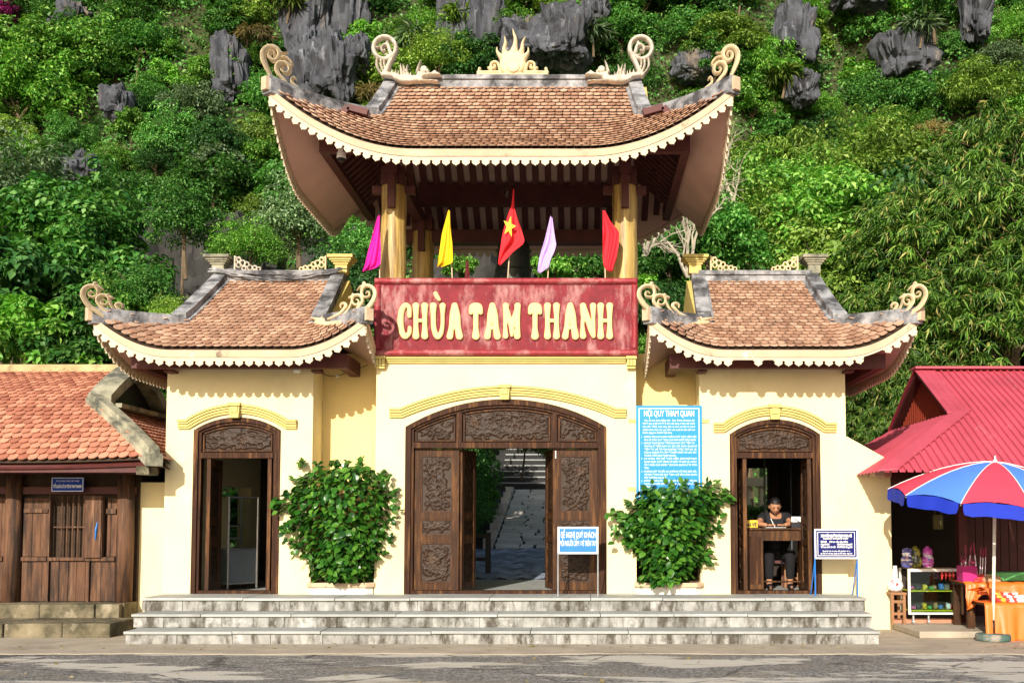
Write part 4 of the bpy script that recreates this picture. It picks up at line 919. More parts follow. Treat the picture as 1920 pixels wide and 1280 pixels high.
def limbs(seed, h, rad, r0, n=5):
    rr = random.Random(seed); mb = MB(); mb.tube([(0, 0, -h), (rr.uniform(-.15, .15), rr.uniform(-.1, .1), -h * .5), (0, 0, 0)], [r0, r0 * .75, r0 * .5], 7)
    for q in range(n):
        a = rr.uniform(0, 6.28); e = rr.uniform(.2, .9); L = rr.uniform(.5, .9)
        s0 = (0, 0, -h * rr.uniform(.0, .35)); e1 = (math.cos(a) * rad[0] * L, math.sin(a) * rad[1] * L, rad[2] * e * L); m = (e1[0] * .45, e1[1] * .45, (e1[2] + s0[2]) * .5 + .1)
        mb.tube([s0, m, e1], [r0 * .45, r0 * .3, r0 * .08], 5)
    return mb
PROTO = {}
def proto(kind, seed, cr, lm, mat_):
    me = fast_mesh('crown', cr[0], cr[1], mat_); ml = fast_mesh('trunk', lm.v, lm.f, 'bark'); PROTO.setdefault(kind, []).append((me, ml))
for s in range(3): proto('broad', s, crown(s, 120, 85, (1.9, 1.6, 1.55), .155, .10), limbs(s, 2.2, (1.7, 1.4, 1.2), .11), 'leaf_mid')
for s in range(2): proto('fine', s, crown(s + 9, 150, 75, (1.8, 1.5, 1.5), .12, .07, .1), limbs(s + 9, 2.2, (1.6, 1.3, 1.2), .10), 'leaf_mid')
for s in range(2): proto('feathery', s, crown(s + 19, 110, 75, (1.9, 1.6, 1.5), .26, .055, .9), limbs(s + 19, 2.4, (1.6, 1.3, 1.2), .09), 'leaf_mid')
for s in range(2): proto('large', s, crown(s + 29, 85, 80, (1.5, 1.3, 1.3), .21, .135, .5), limbs(s + 29, 2, (1.3, 1.1, 1), .09), 'leaf_mid')
for s in range(1): proto('strappy', s, strands(s + 59, 26, (.35, .35, .3), .62, .04, .5, 9), limbs(s + 59, 1.0, (.2, .2, .2), .05, 3), 'leaf_mid')
for s in range(2): proto('bamboo', s, strands(s + 39, 330, (1.6, 1.3, 2.0), .24, .030), limbs(s + 39, 3.0, (1.2, 1, 1.6), .04, 8), 'leaf_bamboo')
MESH_CACHE = {}
def plant(name, kind, loc, scale, leaf_mat, label, cat, group, seed=0, rz=None, stem=False):
    me, ml = PROTO[kind][seed % len(PROTO[kind])]
    key = (me.name, leaf_mat)
    if key not in MESH_CACHE:
        m2 = me.copy(); m2.materials.clear(); m2.materials.append(M[leaf_mat]); MESH_CACHE[key] = m2
    o = thing(name, label, cat, loc, group)
    o.rotation_euler = (rnd.uniform(-.12, .12), rnd.uniform(-.12, .12), rnd.uniform(0, 6.28) if rz is None else rz); o.scale = scale if hasattr(scale, '__len__') else (scale,) * 3
    for nm, m_ in (('crown', MESH_CACHE[key]), ('trunk', ml)):
        c = bpy.data.objects.new(nm, m_); COL.objects.link(c); c.parent = o
    if stem:
        L = Vector(loc); mb = MB().tube([(L.x + .1, L.y + .1, -.1), (L.x - .05, L.y + .05, L.z * .5), (L.x, L.y, L.z)], [.09 * o.scale[0] + .02, .07 * o.scale[0] + .015, .05 * o.scale[0]], 7)
        me = fast_mesh('stem', mb.v, mb.f, 'bark'); c = bpy.data.objects.new('stem', me); COL.objects.link(c); c.parent = o
        c.matrix_parent_inverse = Matrix.LocRotScale(o.location, o.rotation_euler, o.scale).inverted()
    return o
# bare limestone outcrops: (px box, forward offset, seed)
ROCKS = [(540, -90, 640, 150, 1.3, ''), (610, -80, 705, 120, 1.5, ''), (545, 90, 620, 225, 1.4, ''), (600, 118, 682, 222, 2.4, ''), (672, 110, 712, 165, 2.3, ''), (820, 0, 900, 145, 1.4, ''), (880, 20, 955, 140, 1.5, ''), (1005, 62, 1098, 158, 2.4, ''), (945, 70, 1030, 150, 1.8, ''),
         (1435, 45, 1515, 150, 1.8, ''), (1555, -30, 1655, 48, 1.8, ''), (1640, 80, 1732, 165, 1.6, ''), (1785, 10, 1832, 100, 1.8, ''), (1460, 170, 1512, 225, 2.0, ''), (420, 108, 480, 215, 1.8, ''),
         (228, 195, 275, 250, 1.8, ''), (168, 318, 220, 368, 2.1, ''), (130, 40, 190, 90, 1.6, ''), (275, 450, 400, 660, 2.2, 'cliff'), (390, 440, 520, 620, 1.6, 'cliff'), (1260, 120, 1330, 165, 1.2, ''), (590, 470, 720, 640, 1.6, 'cliff'), (820, 480, 990, 660, 1.2, 'cliff'), (1090, 30, 1140, 75, 1.5, '')]
M['rock'] = mat('grey_limestone', (.075, .08, .093), .85, .3, 1.6, [((.025, .025, .03), 1.1, .46, .62, (1.5, 1.5, .35), .85), ((.30, .31, .34), 1.5, .58, .70, (2.4, 2.4, .3), .75), ((.36, .27, .17), .9, .6, .72, (1, 1, .4), .6)], .9, 9, stretch=(1.3, 1.3, .35))
M['rockd'] = mat('dark_limestone', (.045, .042, .038), .85, .35, 1.6, [((.02, .02, .018), 1.1, .46, .62, (1.5, 1.5, .35), .9), ((.13, .11, .08), 1.5, .58, .7, (1.8, 1.8, .3), .6)], .9, 9, stretch=(1.3, 1.3, .35))  # darker limestone for the lower cliffs and retaining walls
def rock_mesh(seed, n=44):
    rs = random.Random(seed); V = []; off = Vector((seed * 3.7, seed * 1.3, seed))
    for j in range(n):
        th = math.pi * j / (n - 1)
        for i in range(n * 2):
            ph = 2 * math.pi * i / (n * 2); d = Vector((math.sin(th) * math.cos(ph), math.sin(th) * math.sin(ph), math.cos(th)))
            e = Vector([math.copysign(abs(c) ** .62, c) for c in d])
            fl = abs(noise.noise(Vector((e.x * 4.2, e.y * 4.2, e.z * .7)) + off)); fl2 = abs(noise.noise(Vector((e.x * 10, e.y * 10, e.z * 1.6)) + off))
            bigv = noise.noise(e * 1.3 + off); crk = noise.noise(Vector((e.x * 2, e.y * 2, e.z * 5)) + off)
            vd = noise.voronoi(Vector((e.x * 1.7, e.y * 1.7, e.z * 1.1)) + off)[0]; vd2 = noise.voronoi(Vector((e.x * 4.5, e.y * 4.5, e.z * 1.8)) + off)[0]
            r = .95 + .34 * bigv - .22 * fl - .07 * fl2 + .08 * crk + .30 * (vd[1] - vd[0]) - .10 + .12 * (vd2[1] - vd2[0]) + .04 * noise.noise(e * 16 + off)
            V.append(tuple(e * r))
    ii = np.arange(n * n * 2).reshape(n, n * 2); nxt = np.roll(ii, -1, 1)
    return V, np.stack([ii[:-1], ii[1:], nxt[1:], nxt[:-1]], -1).reshape(-1, 4)
rock_box = []
for q, (xa, ya, xb, yb, fw, kd) in enumerate(ROCKS):
    p = hill_at((xa + xb) / 2, (ya + yb) / 2); d = p.y - CY; w_ = (xb - xa) / F * d / 2 * 1.2; h_ = (yb - ya) / F * d / 2 * 1.25
    V, Fc = rock_mesh(q + 3); dp = min(w_, h_) * .9 + .3
    p = Vector((p.x, p.y - fw + dp * .5, p.z)); a = rnd.uniform(-.12, .12)
    V = [(p.x + (v[0] * math.cos(a) + v[2] * math.sin(a)) * w_, p.y + v[1] * dp, p.z + (v[2] * math.cos(a) - v[0] * math.sin(a)) * h_) for v in V]
    o = place('limestone_crag', V, Fc, 'rockd' if kd == 'cliff' else 'rock', kind='structure'); autosmooth(o, 24)
    rock_box.append((xa, ya, xb, yb))
# undergrowth over the whole slope
rs = np.random.RandomState(77); P = []
n_u = 90000
xs = rs.uniform(-26, 22, n_u); zs_ = rs.uniform(0, 27, n_u)
keep = []
for x, z in zip(xs, zs_):
    c = noise.noise(Vector((x * .7, z * .7, 5.5)))
    y = hill_y(x, z); P.append((x, y - .15 - max(0, c) * 1.1 + rs.uniform(-.15, .25), z + rs.uniform(-.1, .1)))
P = np.array(P); Nn = rs.normal(size=P.shape) * .5 + np.array([0, -.5, .7]); A = rs.normal(size=P.shape) + np.array([0, -.2, -.3])
V, Fc = leaves_at(P, Nn, A, rs.uniform(.10, .24, len(P)), rs.uniform(.06, .13, len(P)))
place('undergrowth', V, Fc, 'leaf_mid', label='dense low undergrowth covering the steep limestone hillside', kind='stuff')
# trees on the slope, laid out in rows up the hill
TONES = {'leaf_bright': 'bright green', 'leaf_mid': 'mid green', 'leaf_dark': 'dark green', 'leaf_olive': 'yellow-green', 'leaf_grey': 'grey-green'}
KN = {'broad': 'broad-leaved', 'fine': 'small-leaved', 'feathery': 'feathery', 'large': 'large-leaved', 'bamboo': 'bamboo'}
cand = []
rr = random.Random(4)
yrow = -35
while yrow < 700:
    xrow = -150 + rr.uniform(0, 60)
    while xrow < 2080:
        cand.append((xrow + rr.uniform(-28, 28), yrow + rr.uniform(-22, 22))); xrow += 84 + rr.uniform(-12, 14)
    yrow += 62
HIDE = [(560, 170, 1320, 290), (330, 520, 640, 700), (1310, 520, 1600, 760), (700, 520, 1200, 760), (745, 300, 1160, 420)]
trees = []
for (x, y) in cand:
    if any(a + 12 < x < b - 12 and c - 4 < y < d - 22 for a, c, b, d in rock_box): continue
    if any(a < x < b and c < y < d for a, c, b, d in HIDE): continue
    zone = noise.noise(Vector((x * .0035, y * .004, 2.2)))
    t = rr.random()
    if x > 1240 and y > 330: tone = 'leaf_bright' if t < .45 else 'leaf_olive' if t < .7 else 'leaf_grey' if t < .8 else 'leaf_mid'
    elif x < 420 and y > 330: tone = 'leaf_bright' if t < .3 else 'leaf_mid' if t < .75 else 'leaf_dark' if t < .9 else 'leaf_grey'
    elif zone > .1: tone = 'leaf_bright' if t < .5 else 'leaf_olive' if t < .65 else 'leaf_mid'
    else: tone = 'leaf_mid' if t < .5 else 'leaf_dark' if t < .72 else 'leaf_bright' if t < .9 else 'leaf_grey'
    kd = rr.choice(['broad', 'fine', 'fine', 'broad', 'feathery', 'large'])
    if x > 1700 and y > 380: continue
    trees.append((x, y, tone, kd))
trees.append((95, 150, 'leaf_bright', 'broad')); trees.append((170, 130, 'leaf_bright', 'fine')); trees.append((60, 215, 'leaf_bright', 'fine'))
rows = {}
for t in trees:
    side = 'left' if t[0] < 520 else 'right' if t[0] > 1360 else 'above'
    rows.setdefault((side, t[2], t[3]), []).append(t)
ORD = ['leftmost', 'second', 'third', 'fourth', 'fifth', 'sixth', 'seventh', 'eighth', 'ninth', 'tenth', 'eleventh', 'twelfth', 'thirteenth', 'fourteenth', 'fifteenth', 'sixteenth', 'seventeenth', 'eighteenth', 'nineteenth', 'twentieth']
def plc(side): return {'left': 'on the hillside left of the tall roof', 'right': 'on the hillside right of the tall roof', 'above': 'on the cliff behind the tall roof'}[side]
cnt = 0
for (side, tone, kd), L in rows.items():
    L.sort(key=lambda t: t[0])
    for i, (x, y, _, _) in enumerate(L):
        lead = ('only' if len(L) == 1 else ('leftmost' if i == 0 else 'rightmost' if i == len(L) - 1 else ORD[min(i, 19)] + ' from left'))
        lab = f"{lead} {TONES[tone]} {KN[kd]} tree {plc(side)}"
        p = hill_at(x, y); sc = rr.uniform(.5, .95) * (1.0 if kd != 'large' else .9) * (1.12 if y > 330 else .92)
        if x < 300 and 90 < y < 260 and tone == 'leaf_bright' and kd in ('broad', 'fine') and (x, y) in ((95, 150), (170, 130), (60, 215)): sc = 1.25
        p = p + Vector((0, -rr.uniform(.1, 1.25) * sc, .1)); cnt += 1
        plant('hillside_tree', kd, p, (sc, sc, sc * rr.uniform(.85, 1.1)), tone, lab, 'tree', 'trees growing on the steep hillside', seed=rr.randrange(9))
print('trees', cnt)
# middle-distance trees behind the houses
mid = [(30, 560, 9, 'leaf_dark', 'large', 1.0), (110, 470, 11, 'leaf_mid', 'broad', 1.15), (170, 560, 10, 'leaf_mid', 'large', .95), (60, 655, 7.5, 'leaf_bright', 'large', .8), (150, 650, 8, 'leaf_mid', 'large', .75), (235, 620, 9, 'leaf_bright', 'broad', .6), (10, 420, 13, 'leaf_grey', 'fine', 1.2), (345, 425, 10, 'leaf_mid', 'fine', .55), (262, 560, 9, 'leaf_mid', 'fine', .5), (470, 470, 10, 'leaf_bright', 'fine', .45), (335, 600, 8, 'leaf_olive', 'fine', .3), (560, 430, 12, 'leaf_grey', 'fine', .7), (690, 480, 11, 'leaf_mid', 'fine', .6), (640, 560, 10, 'leaf_dark', 'fine', .7), (300, 745, 8, 'leaf_mid', 'large', .45),
       (1255, 500, 11, 'leaf_mid', 'large', .55), (1330, 470, 11, 'leaf_mid', 'broad', .7), (1400, 450, 13, 'leaf_olive', 'fine', .95), (1480, 400, 14, 'leaf_bright', 'fine', 1.1), (1580, 430, 12, 'leaf_bright', 'broad', 1.0), (1660, 370, 13, 'leaf_olive', 'fine', 1.15), (1560, 530, 11, 'leaf_olive', 'broad', .9), (1640, 500, 11, 'leaf_bright', 'fine', .8), (1240, 600, 9, 'leaf_dark', 'feathery', .6), (860, 505, 11, 'leaf_bright', 'large', .28), (1040, 500, 11, 'leaf_bright', 'large', .4), (1120, 510, 11, 'leaf_mid', 'large', .35)]
for i, (x, y, Y, tone, kd, sc) in enumerate(sorted(mid)):
    wh = ('behind the red tiled house' if x < 320 else 'between the left tower roof and pavilion' if x < 720 else 'seen under the pavilion roof' if x < 1180 else 'right of the pavilion behind the right tower roof')
    same = [m for m in sorted(mid) if ('behind the red tiled house' if m[0] < 320 else 'between the left tower roof and pavilion' if m[0] < 720 else 'seen under the pavilion roof' if m[0] < 1180 else 'right of the pavilion behind the right tower roof') == wh]
    k = same.index((x, y, Y, tone, kd, sc)); lead = 'leftmost' if k == 0 else 'rightmost' if k == len(same) - 1 else ORD[k] + ' from left'
    plant('garden_tree', kd, at(x, y, Y), sc, tone, f"{lead} near {TONES[tone]} tree {wh}", 'tree', 'trees close behind the buildings', seed=i, stem=True)
bam = [(1740, 440, 9, 1.15), (1860, 420, 8, 1.25), (1700, 600, 8.2, 1.0), (1800, 590, 7.6, 1.15), (1905, 600, 7, 1.2), (1650, 740, 7, .85), (1760, 720, 6.8, .8), (1960, 480, 8, 1.3), (1690, 810, 6.6, .7), (1880, 300, 11, 1.2), (1470, 590, 10, .55), (1540, 600, 10, .5)]
for i, (x, y, Y, sc) in enumerate(bam):
    lab = ['tallest bamboo clump left of the right frame, high above the tower scroll', 'wide bamboo clump high above the red metal ridge', 'bamboo clump directly right of the right tower scroll finial', 'dense bamboo clump just above the red metal ridge', 'yellow-tipped bamboo clump at the right edge above the ridge', 'drooping bamboo under the right tower roof corner', 'low bamboo clump touching the end of the red metal ridge', 'bamboo clump cut by the right edge of the view', 'lowest bamboo clump between white wing wall and red roof', 'highest bamboo clump near the right edge', 'small grassy bamboo behind the right tower ridge cap', 'small grassy bamboo inside the right tower roof curve'][i]
    plant('bamboo_clump', 'bamboo', at(x, y, Y), sc, 'leaf_bamboo' if i < 10 else 'leaf_olive', lab, 'bamboo', 'bamboo clumps on the right', seed=i, rz=rr.uniform(-.5, .5), stem=True)
for i, (x, y, lab) in enumerate(((740, 235, 'strap-leaved plant on the ledge left of the ridge dragon'), (790, 95, 'strap-leaved plant hanging from the cliff above the left dragon'), (870, 60, 'strap-leaved plant on the cliff left of the sun ornament'), (300, 470, 'strap-leaved plant on the dark cliff above the left tower roof'), (1450, 165, 'strap-leaved plant below the right upper crag'), (1700, 75, 'strap-leaved plant between the two right hand crags'), (560, 30, 'strap-leaved plant at the left edge of the tall crag'), (1110, 90, 'strap-leaved plant right of the crag by the right dragon'))):
    plant('strap_plant', 'strappy', hill_at(x, y) + Vector((0, -1.7, 0)), 1.1, 'leaf_grey' if i % 2 else 'leaf_olive', lab, 'plant', 'strap-leaved plants on the cliff', seed=0)
# dark-leaved trees added to imitate shaded gaps in the bamboo
for i, (x, y, lab) in enumerate(((1800, 500, 'dark leafy mass behind the upper bamboo'), (1900, 640, 'dark leafy mass behind the bamboo at the right edge'), (1740, 680, 'dark leafy mass behind the bamboo beside the tower roof corner'))): plant('garden_tree', 'broad', at(x, y, 10.5), 1.3, 'leaf_dark', lab, 'tree', 'trees close behind the buildings', seed=i)
# bare pale branches
def bare(name, base, h, seed, label):
    rs2 = random.Random(seed); mb = MB()
    def grow(p, d, L, r, k):
        pts = [p]; q = p.copy(); dd = d.copy()
        for i in range(4):
            dd = (dd + Vector((rs2.gauss(0, .16), rs2.gauss(0, .16), rs2.gauss(0, .12)))).normalized(); q = q + dd * L / 4; pts.append(q.copy())
        mb.tube(pts, [r * (1 - .12 * i) for i in range(5)], 5)
        if k > 0:
            for c in range(3 if k > 1 else 4): grow(pts[rs2.randint(1, 4)], (dd + Vector((rs2.gauss(0, .55), rs2.gauss(0, .4), rs2.gauss(0, .35)))).normalized(), L * .68, r * .55, k - 1)
    for c in range(3): grow(Vector(base), Vector((rs2.gauss(0, .5), -.1, 1)).normalized(), h, .045, 3)
    mb.build(name, 'palebark', label=label, cat='tree')
bare('bare_tree', at(1290, 520, 9), 1.1, 3, 'bare pale-branched tree right of the pavilion above the right tower cap')
bare('bare_tree', at(1210, 480, 8.5), .8, 8, 'thin leafless branches close beside the right front pillar')
bare('bare_tree', at(1380, 400, 12), 1.3, 12, 'large leafless tangle of twigs on the slope right of the tall roof')
# flowering shrub top left
plant('flowering_shrub', 'fine', hill_at(18, 40) + Vector((0, -.8, 0)), .45, 'pink', 'purple blossoming shrub in the top left corner of the hillside', 'shrub', None)
# straggling dry grass tufts on ledges
for i, (x, y, lab) in enumerate(((500, 90, 'dry straw-coloured tuft beside the left upper scroll finial'), (1720, 270, 'dry grass patch on the slope between the trees at right'), (300, 590, 'dry tuft on the dark cliff left of the left tower roof'), (715, 200, 'dry tuft beside the grey boulder left of the ridge'))):
    p = hill_at(x, y) + Vector((0, -1.6, 0)); cr = strands(i + 70, 40, (.5, .3, .45), .35, .02, .2)
    place('grass_tuft', cr[0] + np.array(p), cr[1], 'dry', label=lab, kind='stuff')

# ------------------------------------------------------------------ courtyard behind the gate
cx0, cx1 = -3.4, 1.6
rz_ = lambda Y: LZ + (.44 * (Y - YB) / 3 if Y < 6.9 else .44 + (Y - 6.9) * .19)
M['brick'] = mat('grey_blue_paver', (.30, .35, .44), .7, .15, 6, (), .2, rand=.45)
M['joint'] = mat('dark_joint', (.03, .03, .03), .9, .1, 6, (), 0)
M['flag'] = mat('pale_sunlit_flagstone', (.62, .57, .50), .8, .15, 3, (), .35, 20, rand=.18)  # pale stone, lightened further for the sun missing on the path
yard = MB().add([(cx0, YB, rz_(YB) - .012), (cx1, YB, rz_(YB) - .012), (cx1, 6.9, rz_(6.9) - .012), (cx0, 6.9, rz_(6.9) - .012)], [(0, 1, 2, 3)]).build('courtyard', 'joint', kind='structure')
bl, bw_ = .27, .135; ms = []; th = math.atan(.44 / 3)
for i in range(-45, 46):
    for j in range(-45, 46):
        k = (i - j) % 4
        if k == 0: cx, cy, ang = (i + 1) * bw_, (j + .5) * bw_, 0
        elif k == 3: cx, cy, ang = (i + .5) * bw_, (j + 1) * bw_, R(90)
        else: continue
        X = (cx - cy) * .7071 - .8; Y = (cx + cy) * .7071 + 5.4
        if cx0 + .1 < X < cx1 - .1 and YB + .1 < Y < 6.8: ms.append((X, Y, ang + R(45)))
ms.sort(key=lambda m: abs(px_of((m[0], m[1], rz_(m[1])))[0] - 948) > 75)
pv = MB().box(-bl / 2 + .013, bl / 2 - .013, -bw_ / 2 + .013, bw_ / 2 - .013, -.01, .012)
lay_tiles(yard, [Matrix.Translation((X, Y, rz_(Y))) @ Matrix.Rotation(th, 4, 'X') @ Matrix.Rotation(a, 4, 'Z') for X, Y, a in ms], (np.array(pv.v), pv.f), 'brick', 300, 'paver', 'paver_field')
path = MB().add([(cx0, 6.9, rz_(6.9) - .02), (cx1 + 1, 6.9, rz_(6.9) - .02), (cx1 + 1, 14.2, rz_(14.2) - .02), (cx0, 14.2, rz_(14.2) - .02)], [(0, 1, 2, 3)]).build('garden_path', 'joint', kind='structure')
fl = []
y = 6.95
while y < 14:
    dy = rr.uniform(.22, .38); x = -1.72
    while x < cx1 + .7:
        wx = rr.uniform(.28, .6); j = lambda: rr.uniform(-.06, .06)
        c = [(x + .02 + j() * .5, y + .02 + j() * .4), (x + wx * .5, y + .01), (x + wx - .02 + j() * .5, y + .02 + j() * .4), (x + wx - .015, y + dy * .5), (x + wx - .02 + j() * .5, y + dy - .02), (x + wx * .5, y + dy - .01), (x + .02 + j() * .5, y + dy - .02)]
        z = rz_(y + dy / 2) + rr.uniform(-.004, .006); sl_ = .19
        V = [(a, b, z + (b - y - dy / 2) * sl_) for a, b in c] + [(a, b, z - .03 + (b - y - dy / 2) * sl_) for a, b in c]; n = len(c)
        place('flagstone', V, [tuple(range(n))] + [(i, i + n, (i + 1) % n + n, (i + 1) % n) for i in range(n)], 'flag', path)
        x += wx
    y += dy
kb = MB()
for q in range(9): kb.box(-1.92, -1.735, 6.95 + q * .8, 7.74 + q * .8, rz_(7 + q * .8) - .1, rz_(7.4 + q * .8) + .10)
kb.build('path_kerb', 'flag', label='pale stone kerb between the hedge and the sloping path', cat='kerb')
for i, (X, Y, sc, tn) in enumerate(((-2.95, 7.8, .62, 'leaf_mid'), (-3.05, 9.3, .72, 'leaf_mid'), (-3.15, 11.2, .8, 'leaf_bright'))):
    plant('hedge_shrub', 'fine', (X, Y, rz_(Y) + .75 + .3 * i), (sc, sc, sc * 1.25), tn, ['nearest dense shrub seen through the open central door beside the black rail', 'middle dense shrub along the path kerb through the central door', 'farthest bright shrub overhanging the path through the central door'][i], 'shrub', 'hedge along the garden path', seed=i)
for i, (X, Y, z, sc) in enumerate(((-2.45, 7.5, .30, .32), (-2.5, 8.7, .36, .36), (-2.55, 10.0, .4, .4))):
    plant('hedge_shrub', 'fine', (X, Y, rz_(Y) + z), sc, 'leaf_mid', ['nearest low clipped shrub against the path kerb', 'second low clipped shrub against the path kerb', 'third low clipped shrub against the path kerb'][i], 'shrub', 'hedge along the garden path', seed=i + 1)
plant('overhanging_branch', 'feathery', at(985, 832, 9), .32, 'leaf_olive', 'leafy branch hanging into the top of the central doorway view', 'branch', None, seed=1)
st = thing('garden_stairs', 'dark stone stairs climbing away at the end of the path', 'stairs', (-1.5, 20.3, rz_(14.2)))
for q in range(11):
    z = rz_(14.2) + q * .17; MB().box(-2.6 + .04 * q, .1 - .16 * q * .5, 14.3 + q * .34, 14.75 + q * .34, z - .2, z + .13).build('stair_block', 'joint', st); MB().box(-2.1 + .0 * q, -.35 - .08 * q, 14.28 + q * .34, 14.42 + q * .34, z + .132, z + .165).build('stair_tread', 'tread', st)  # near-black blocks imitate the shadows on the stairs
for sx in (-3.3, 1.1): MB().box(sx - .55, sx + .55, 14.2, 19, rz_(14) - .3, 4.6).build('retaining_wall', 'rockd', label='dark retaining wall %s of the garden stairs' % ('left' if sx < 0 else 'right'), cat='wall')
rail = thing('iron_rail', 'low black iron rail seen through the open central door', 'railing', at(915, 1088, 4.4))
p = at(915, 1090, 4.4); zt2 = at(915, 998, 4.4).z
MB().box(p.x - .045, p.x + .045, 4.36, 4.44, p.z - .02, zt2).build('post', 'black', rail)
for py in (1004, 1048): z = at(915, py, 4.4).z; MB().box(p.x - 1.2, p.x - .046, 4.38, 4.42, z - .03, z + .03).build('bar', 'black', rail)
# balustrade and shrub behind the ticket room
bl_ = thing('balustrade', 'yellow garden balustrade glimpsed behind the ticket clerk', 'balustrade', at(1413, 930, 6))
p0, p1 = at(1340, 905, 6), at(1480, 905, 6); zb0 = at(1413, 960, 6).z
MB().box(p0.x, p1.x, 5.9, 6.1, p0.z - .06, p0.z + .06).box(p0.x, p1.x, 5.92, 6.08, p0.z + .062, p0.z + .1).build('top_rail', 'wall', bl_); MB().box(p0.x, p1.x, 5.88, 6.12, .0, zb0).build('plinth', 'wall', bl_)
x = p0.x + .15
while x < p1.x: MB().lathe([(.05, zb0), (.08, zb0 + .1), (.035, zb0 + .22), (.05, p0.z - .061)], (x, 6, 0), 10).build('baluster', 'wall', bl_, True); x += .24
plant('potted_shrub', 'large', at(1415, 975, 5.0), .2, 'leaf_bright', 'small green shrub behind the clerk below the yellow balustrade', 'shrub', None)
plant('garden_shrub', 'large', (-6.0, 4.9, 1.35), .5, 'leaf_bright', 'green shrub seen through the glass cabinet of the left tower', 'shrub', None)
plant('garden_shrub', 'broad', at(1400, 820, 8), .6, 'leaf_dark', 'dark shrub above the balustrade behind the ticket room', 'shrub', None)
# ------------------------------------------------------------------ left timber house
house = thing('timber_house', 'old brown timber house with red fish-scale tile roof beside the left tower', 'house', (-8.7, .3, 0))
RH = Roof(-8.7, 3.2, -.6, 4.0, 1.15, 1.9, 1.9, at(287, 866, -.6).z, at(171, 754, .55).z, at(234, 697, 1.7).z, 1.2, .9, .05, .105)
TW_ = .13
hr = RH.grid(-.09).build('roof', 'timber', house, True)
RH.grid(-.012).build('shaded_tile_bed', 'soil', hr, True)  # dark bed again imitates shadow between the tiles
lay_tiles(hr, RH.tiles(), tile_proto(.13, .2, .014, .05), 'tile2', 300)
sv = lambda i, d: (Vector((d.y, -d.x, 0)).normalized(), Vector((0, 0, 1)))
for sx in (-1, 1):
    for sy in (-1, 1):
        P = [RH.front(RH.run_b * i / 6, sx * RH.half(RH.run_b * i / 6), sy) for i in range(7)]
        fixn(MB().sweep(P, [(-.12, -.1), (-.12, .05), (-.07, .06), (-.07, .14), (.07, .14), (.07, .06), (.12, .05), (.12, -.1)], sv).build('hip_ridge', 'mossgrey', hr))
        G = [RH.front(RH.run_b + (RH.D2 - RH.run_b) * i / 5, sx * RH.Hb, sy) for i in range(6)]
        fixn(MB().sweep(G, [(-.11, -.05), (-.11, .06), (-.08, .13), (.08, .13), (.24, .10), (.24, -.06)], lambda i, d: (Vector((sx, 0, 0)), Vector((0, 0, 1)))).build('gable_ridge', 'mossgrey', hr))
    gx = RH.xc + sx * (RH.Hb + .02); a, b, c = RH.front(RH.run_b, 0, -1), RH.front(RH.run_b, 0, 1), RH.front(RH.D2, 0, -1)
    MB().add([(gx, a.y, a.z - .05), (gx, b.y, b.z - .05), (gx, c.y, c.z)], [(0, 1, 2)]).build('dark_gable_opening', 'black', hr)  # black sheet stands in for the dark open gable
    MB().box(gx + sx * .02 - .03, gx + sx * .3 + .03, a.y + .1, b.y - .1, a.z - .06, a.z - .0).build('gable_sill', 'mossgrey', hr)
MB().box(RH.xc - 1.95, RH.xc + 1.95, 1.6, 1.8, RH.zr - .1, RH.zr + .10).build('ridge_band', mat('mossy_yellow_ridge', (.45, .36, .18), .9, .3, 3, [((.1, .09, .05), 3, .5, .7)], .5, 20), hr)
z = RH.ze
MB().box(RH.xc - 3.15, RH.xc + 3.15, -.56, -.50, z - .13, z - .04).box(RH.xc - 3.0, RH.xc + 3.0, .0, .15, z - .12, z + .08).build('eave_board', 'timber', hr)
MB().box(RH.xc + 2.98, RH.xc + 3.14, -.62, -.3, z - .16, z - .05).build('carved_beam_end', 'moss', hr)
YH = .3
hx = lambda px: at(px, 1000, YH).x
hz = lambda py: at(125, py, YH).z
zpl = hz(1128)
MB().box(-12, hx(252), .02, 4, 0, zpl).build('plinth', 'moss', house)
s2 = atz(125, 1168, zpl * .52)
stp = thing('house_steps', 'two mossy block steps below the timber house at left', 'steps', (-7.5, s2.y, 0))
x = -9.6; xe = hx(250)
while x < xe - .02:
    wd = min(rnd.uniform(.45, .95), xe - x); wd = xe - x if xe - x - wd < .25 else wd
    MB().box(x + .005, x + wd - .005, -.1 + rnd.uniform(-.015, .015), .018, .002, zpl - rnd.uniform(.0, .01)).build('step_block', 'moss', stp, bevel=.015); x += wd
x = -9.6; xe = at(207, 1180, s2.y).x
while x < xe - .02:
    wd = min(rnd.uniform(.5, 1.0), xe - x); wd = xe - x if xe - x - wd < .25 else wd
    MB().box(x + .005, x + wd - .005, s2.y + rnd.uniform(-.015, .015), -.12, .002, zpl * .52 - rnd.uniform(.0, .01)).build('step_block', 'moss', stp, bevel=.018); x += wd
MB().box(-12, hx(252), YH + .12, 3.9, zpl, RH.ze + .3).build('dark_interior_box', 'soil', house)  # solid box, coloured dark to imitate the unlit interior
def board(a, b, c, d, y0, y1, name='plank', m='plank', **kw): return MB().box(hx(a) + .003, hx(b) - .003, y0, y1, hz(d) + .003, hz(c) - .003).build(name, m, house, **kw)
for a, b in ((-60, -28), (-28, 0), (0, 7), (41, 60), (60, 80), (80, 91), (96, 112), (112, 129), (129, 144), (144, 161), (161, 166), (171, 190), (190, 216)): board(a, b, 1052, 1127, YH + .02 + rnd.uniform(-.006, .006), YH + .06)
for a, b in ((-60, -28), (-28, 0), (0, 7), (41, 58), (58, 74), (74, 90), (199, 206), (206, 217)): board(a, b, 933, 1043, YH + .03 + rnd.uniform(-.006, .006), YH + .065)
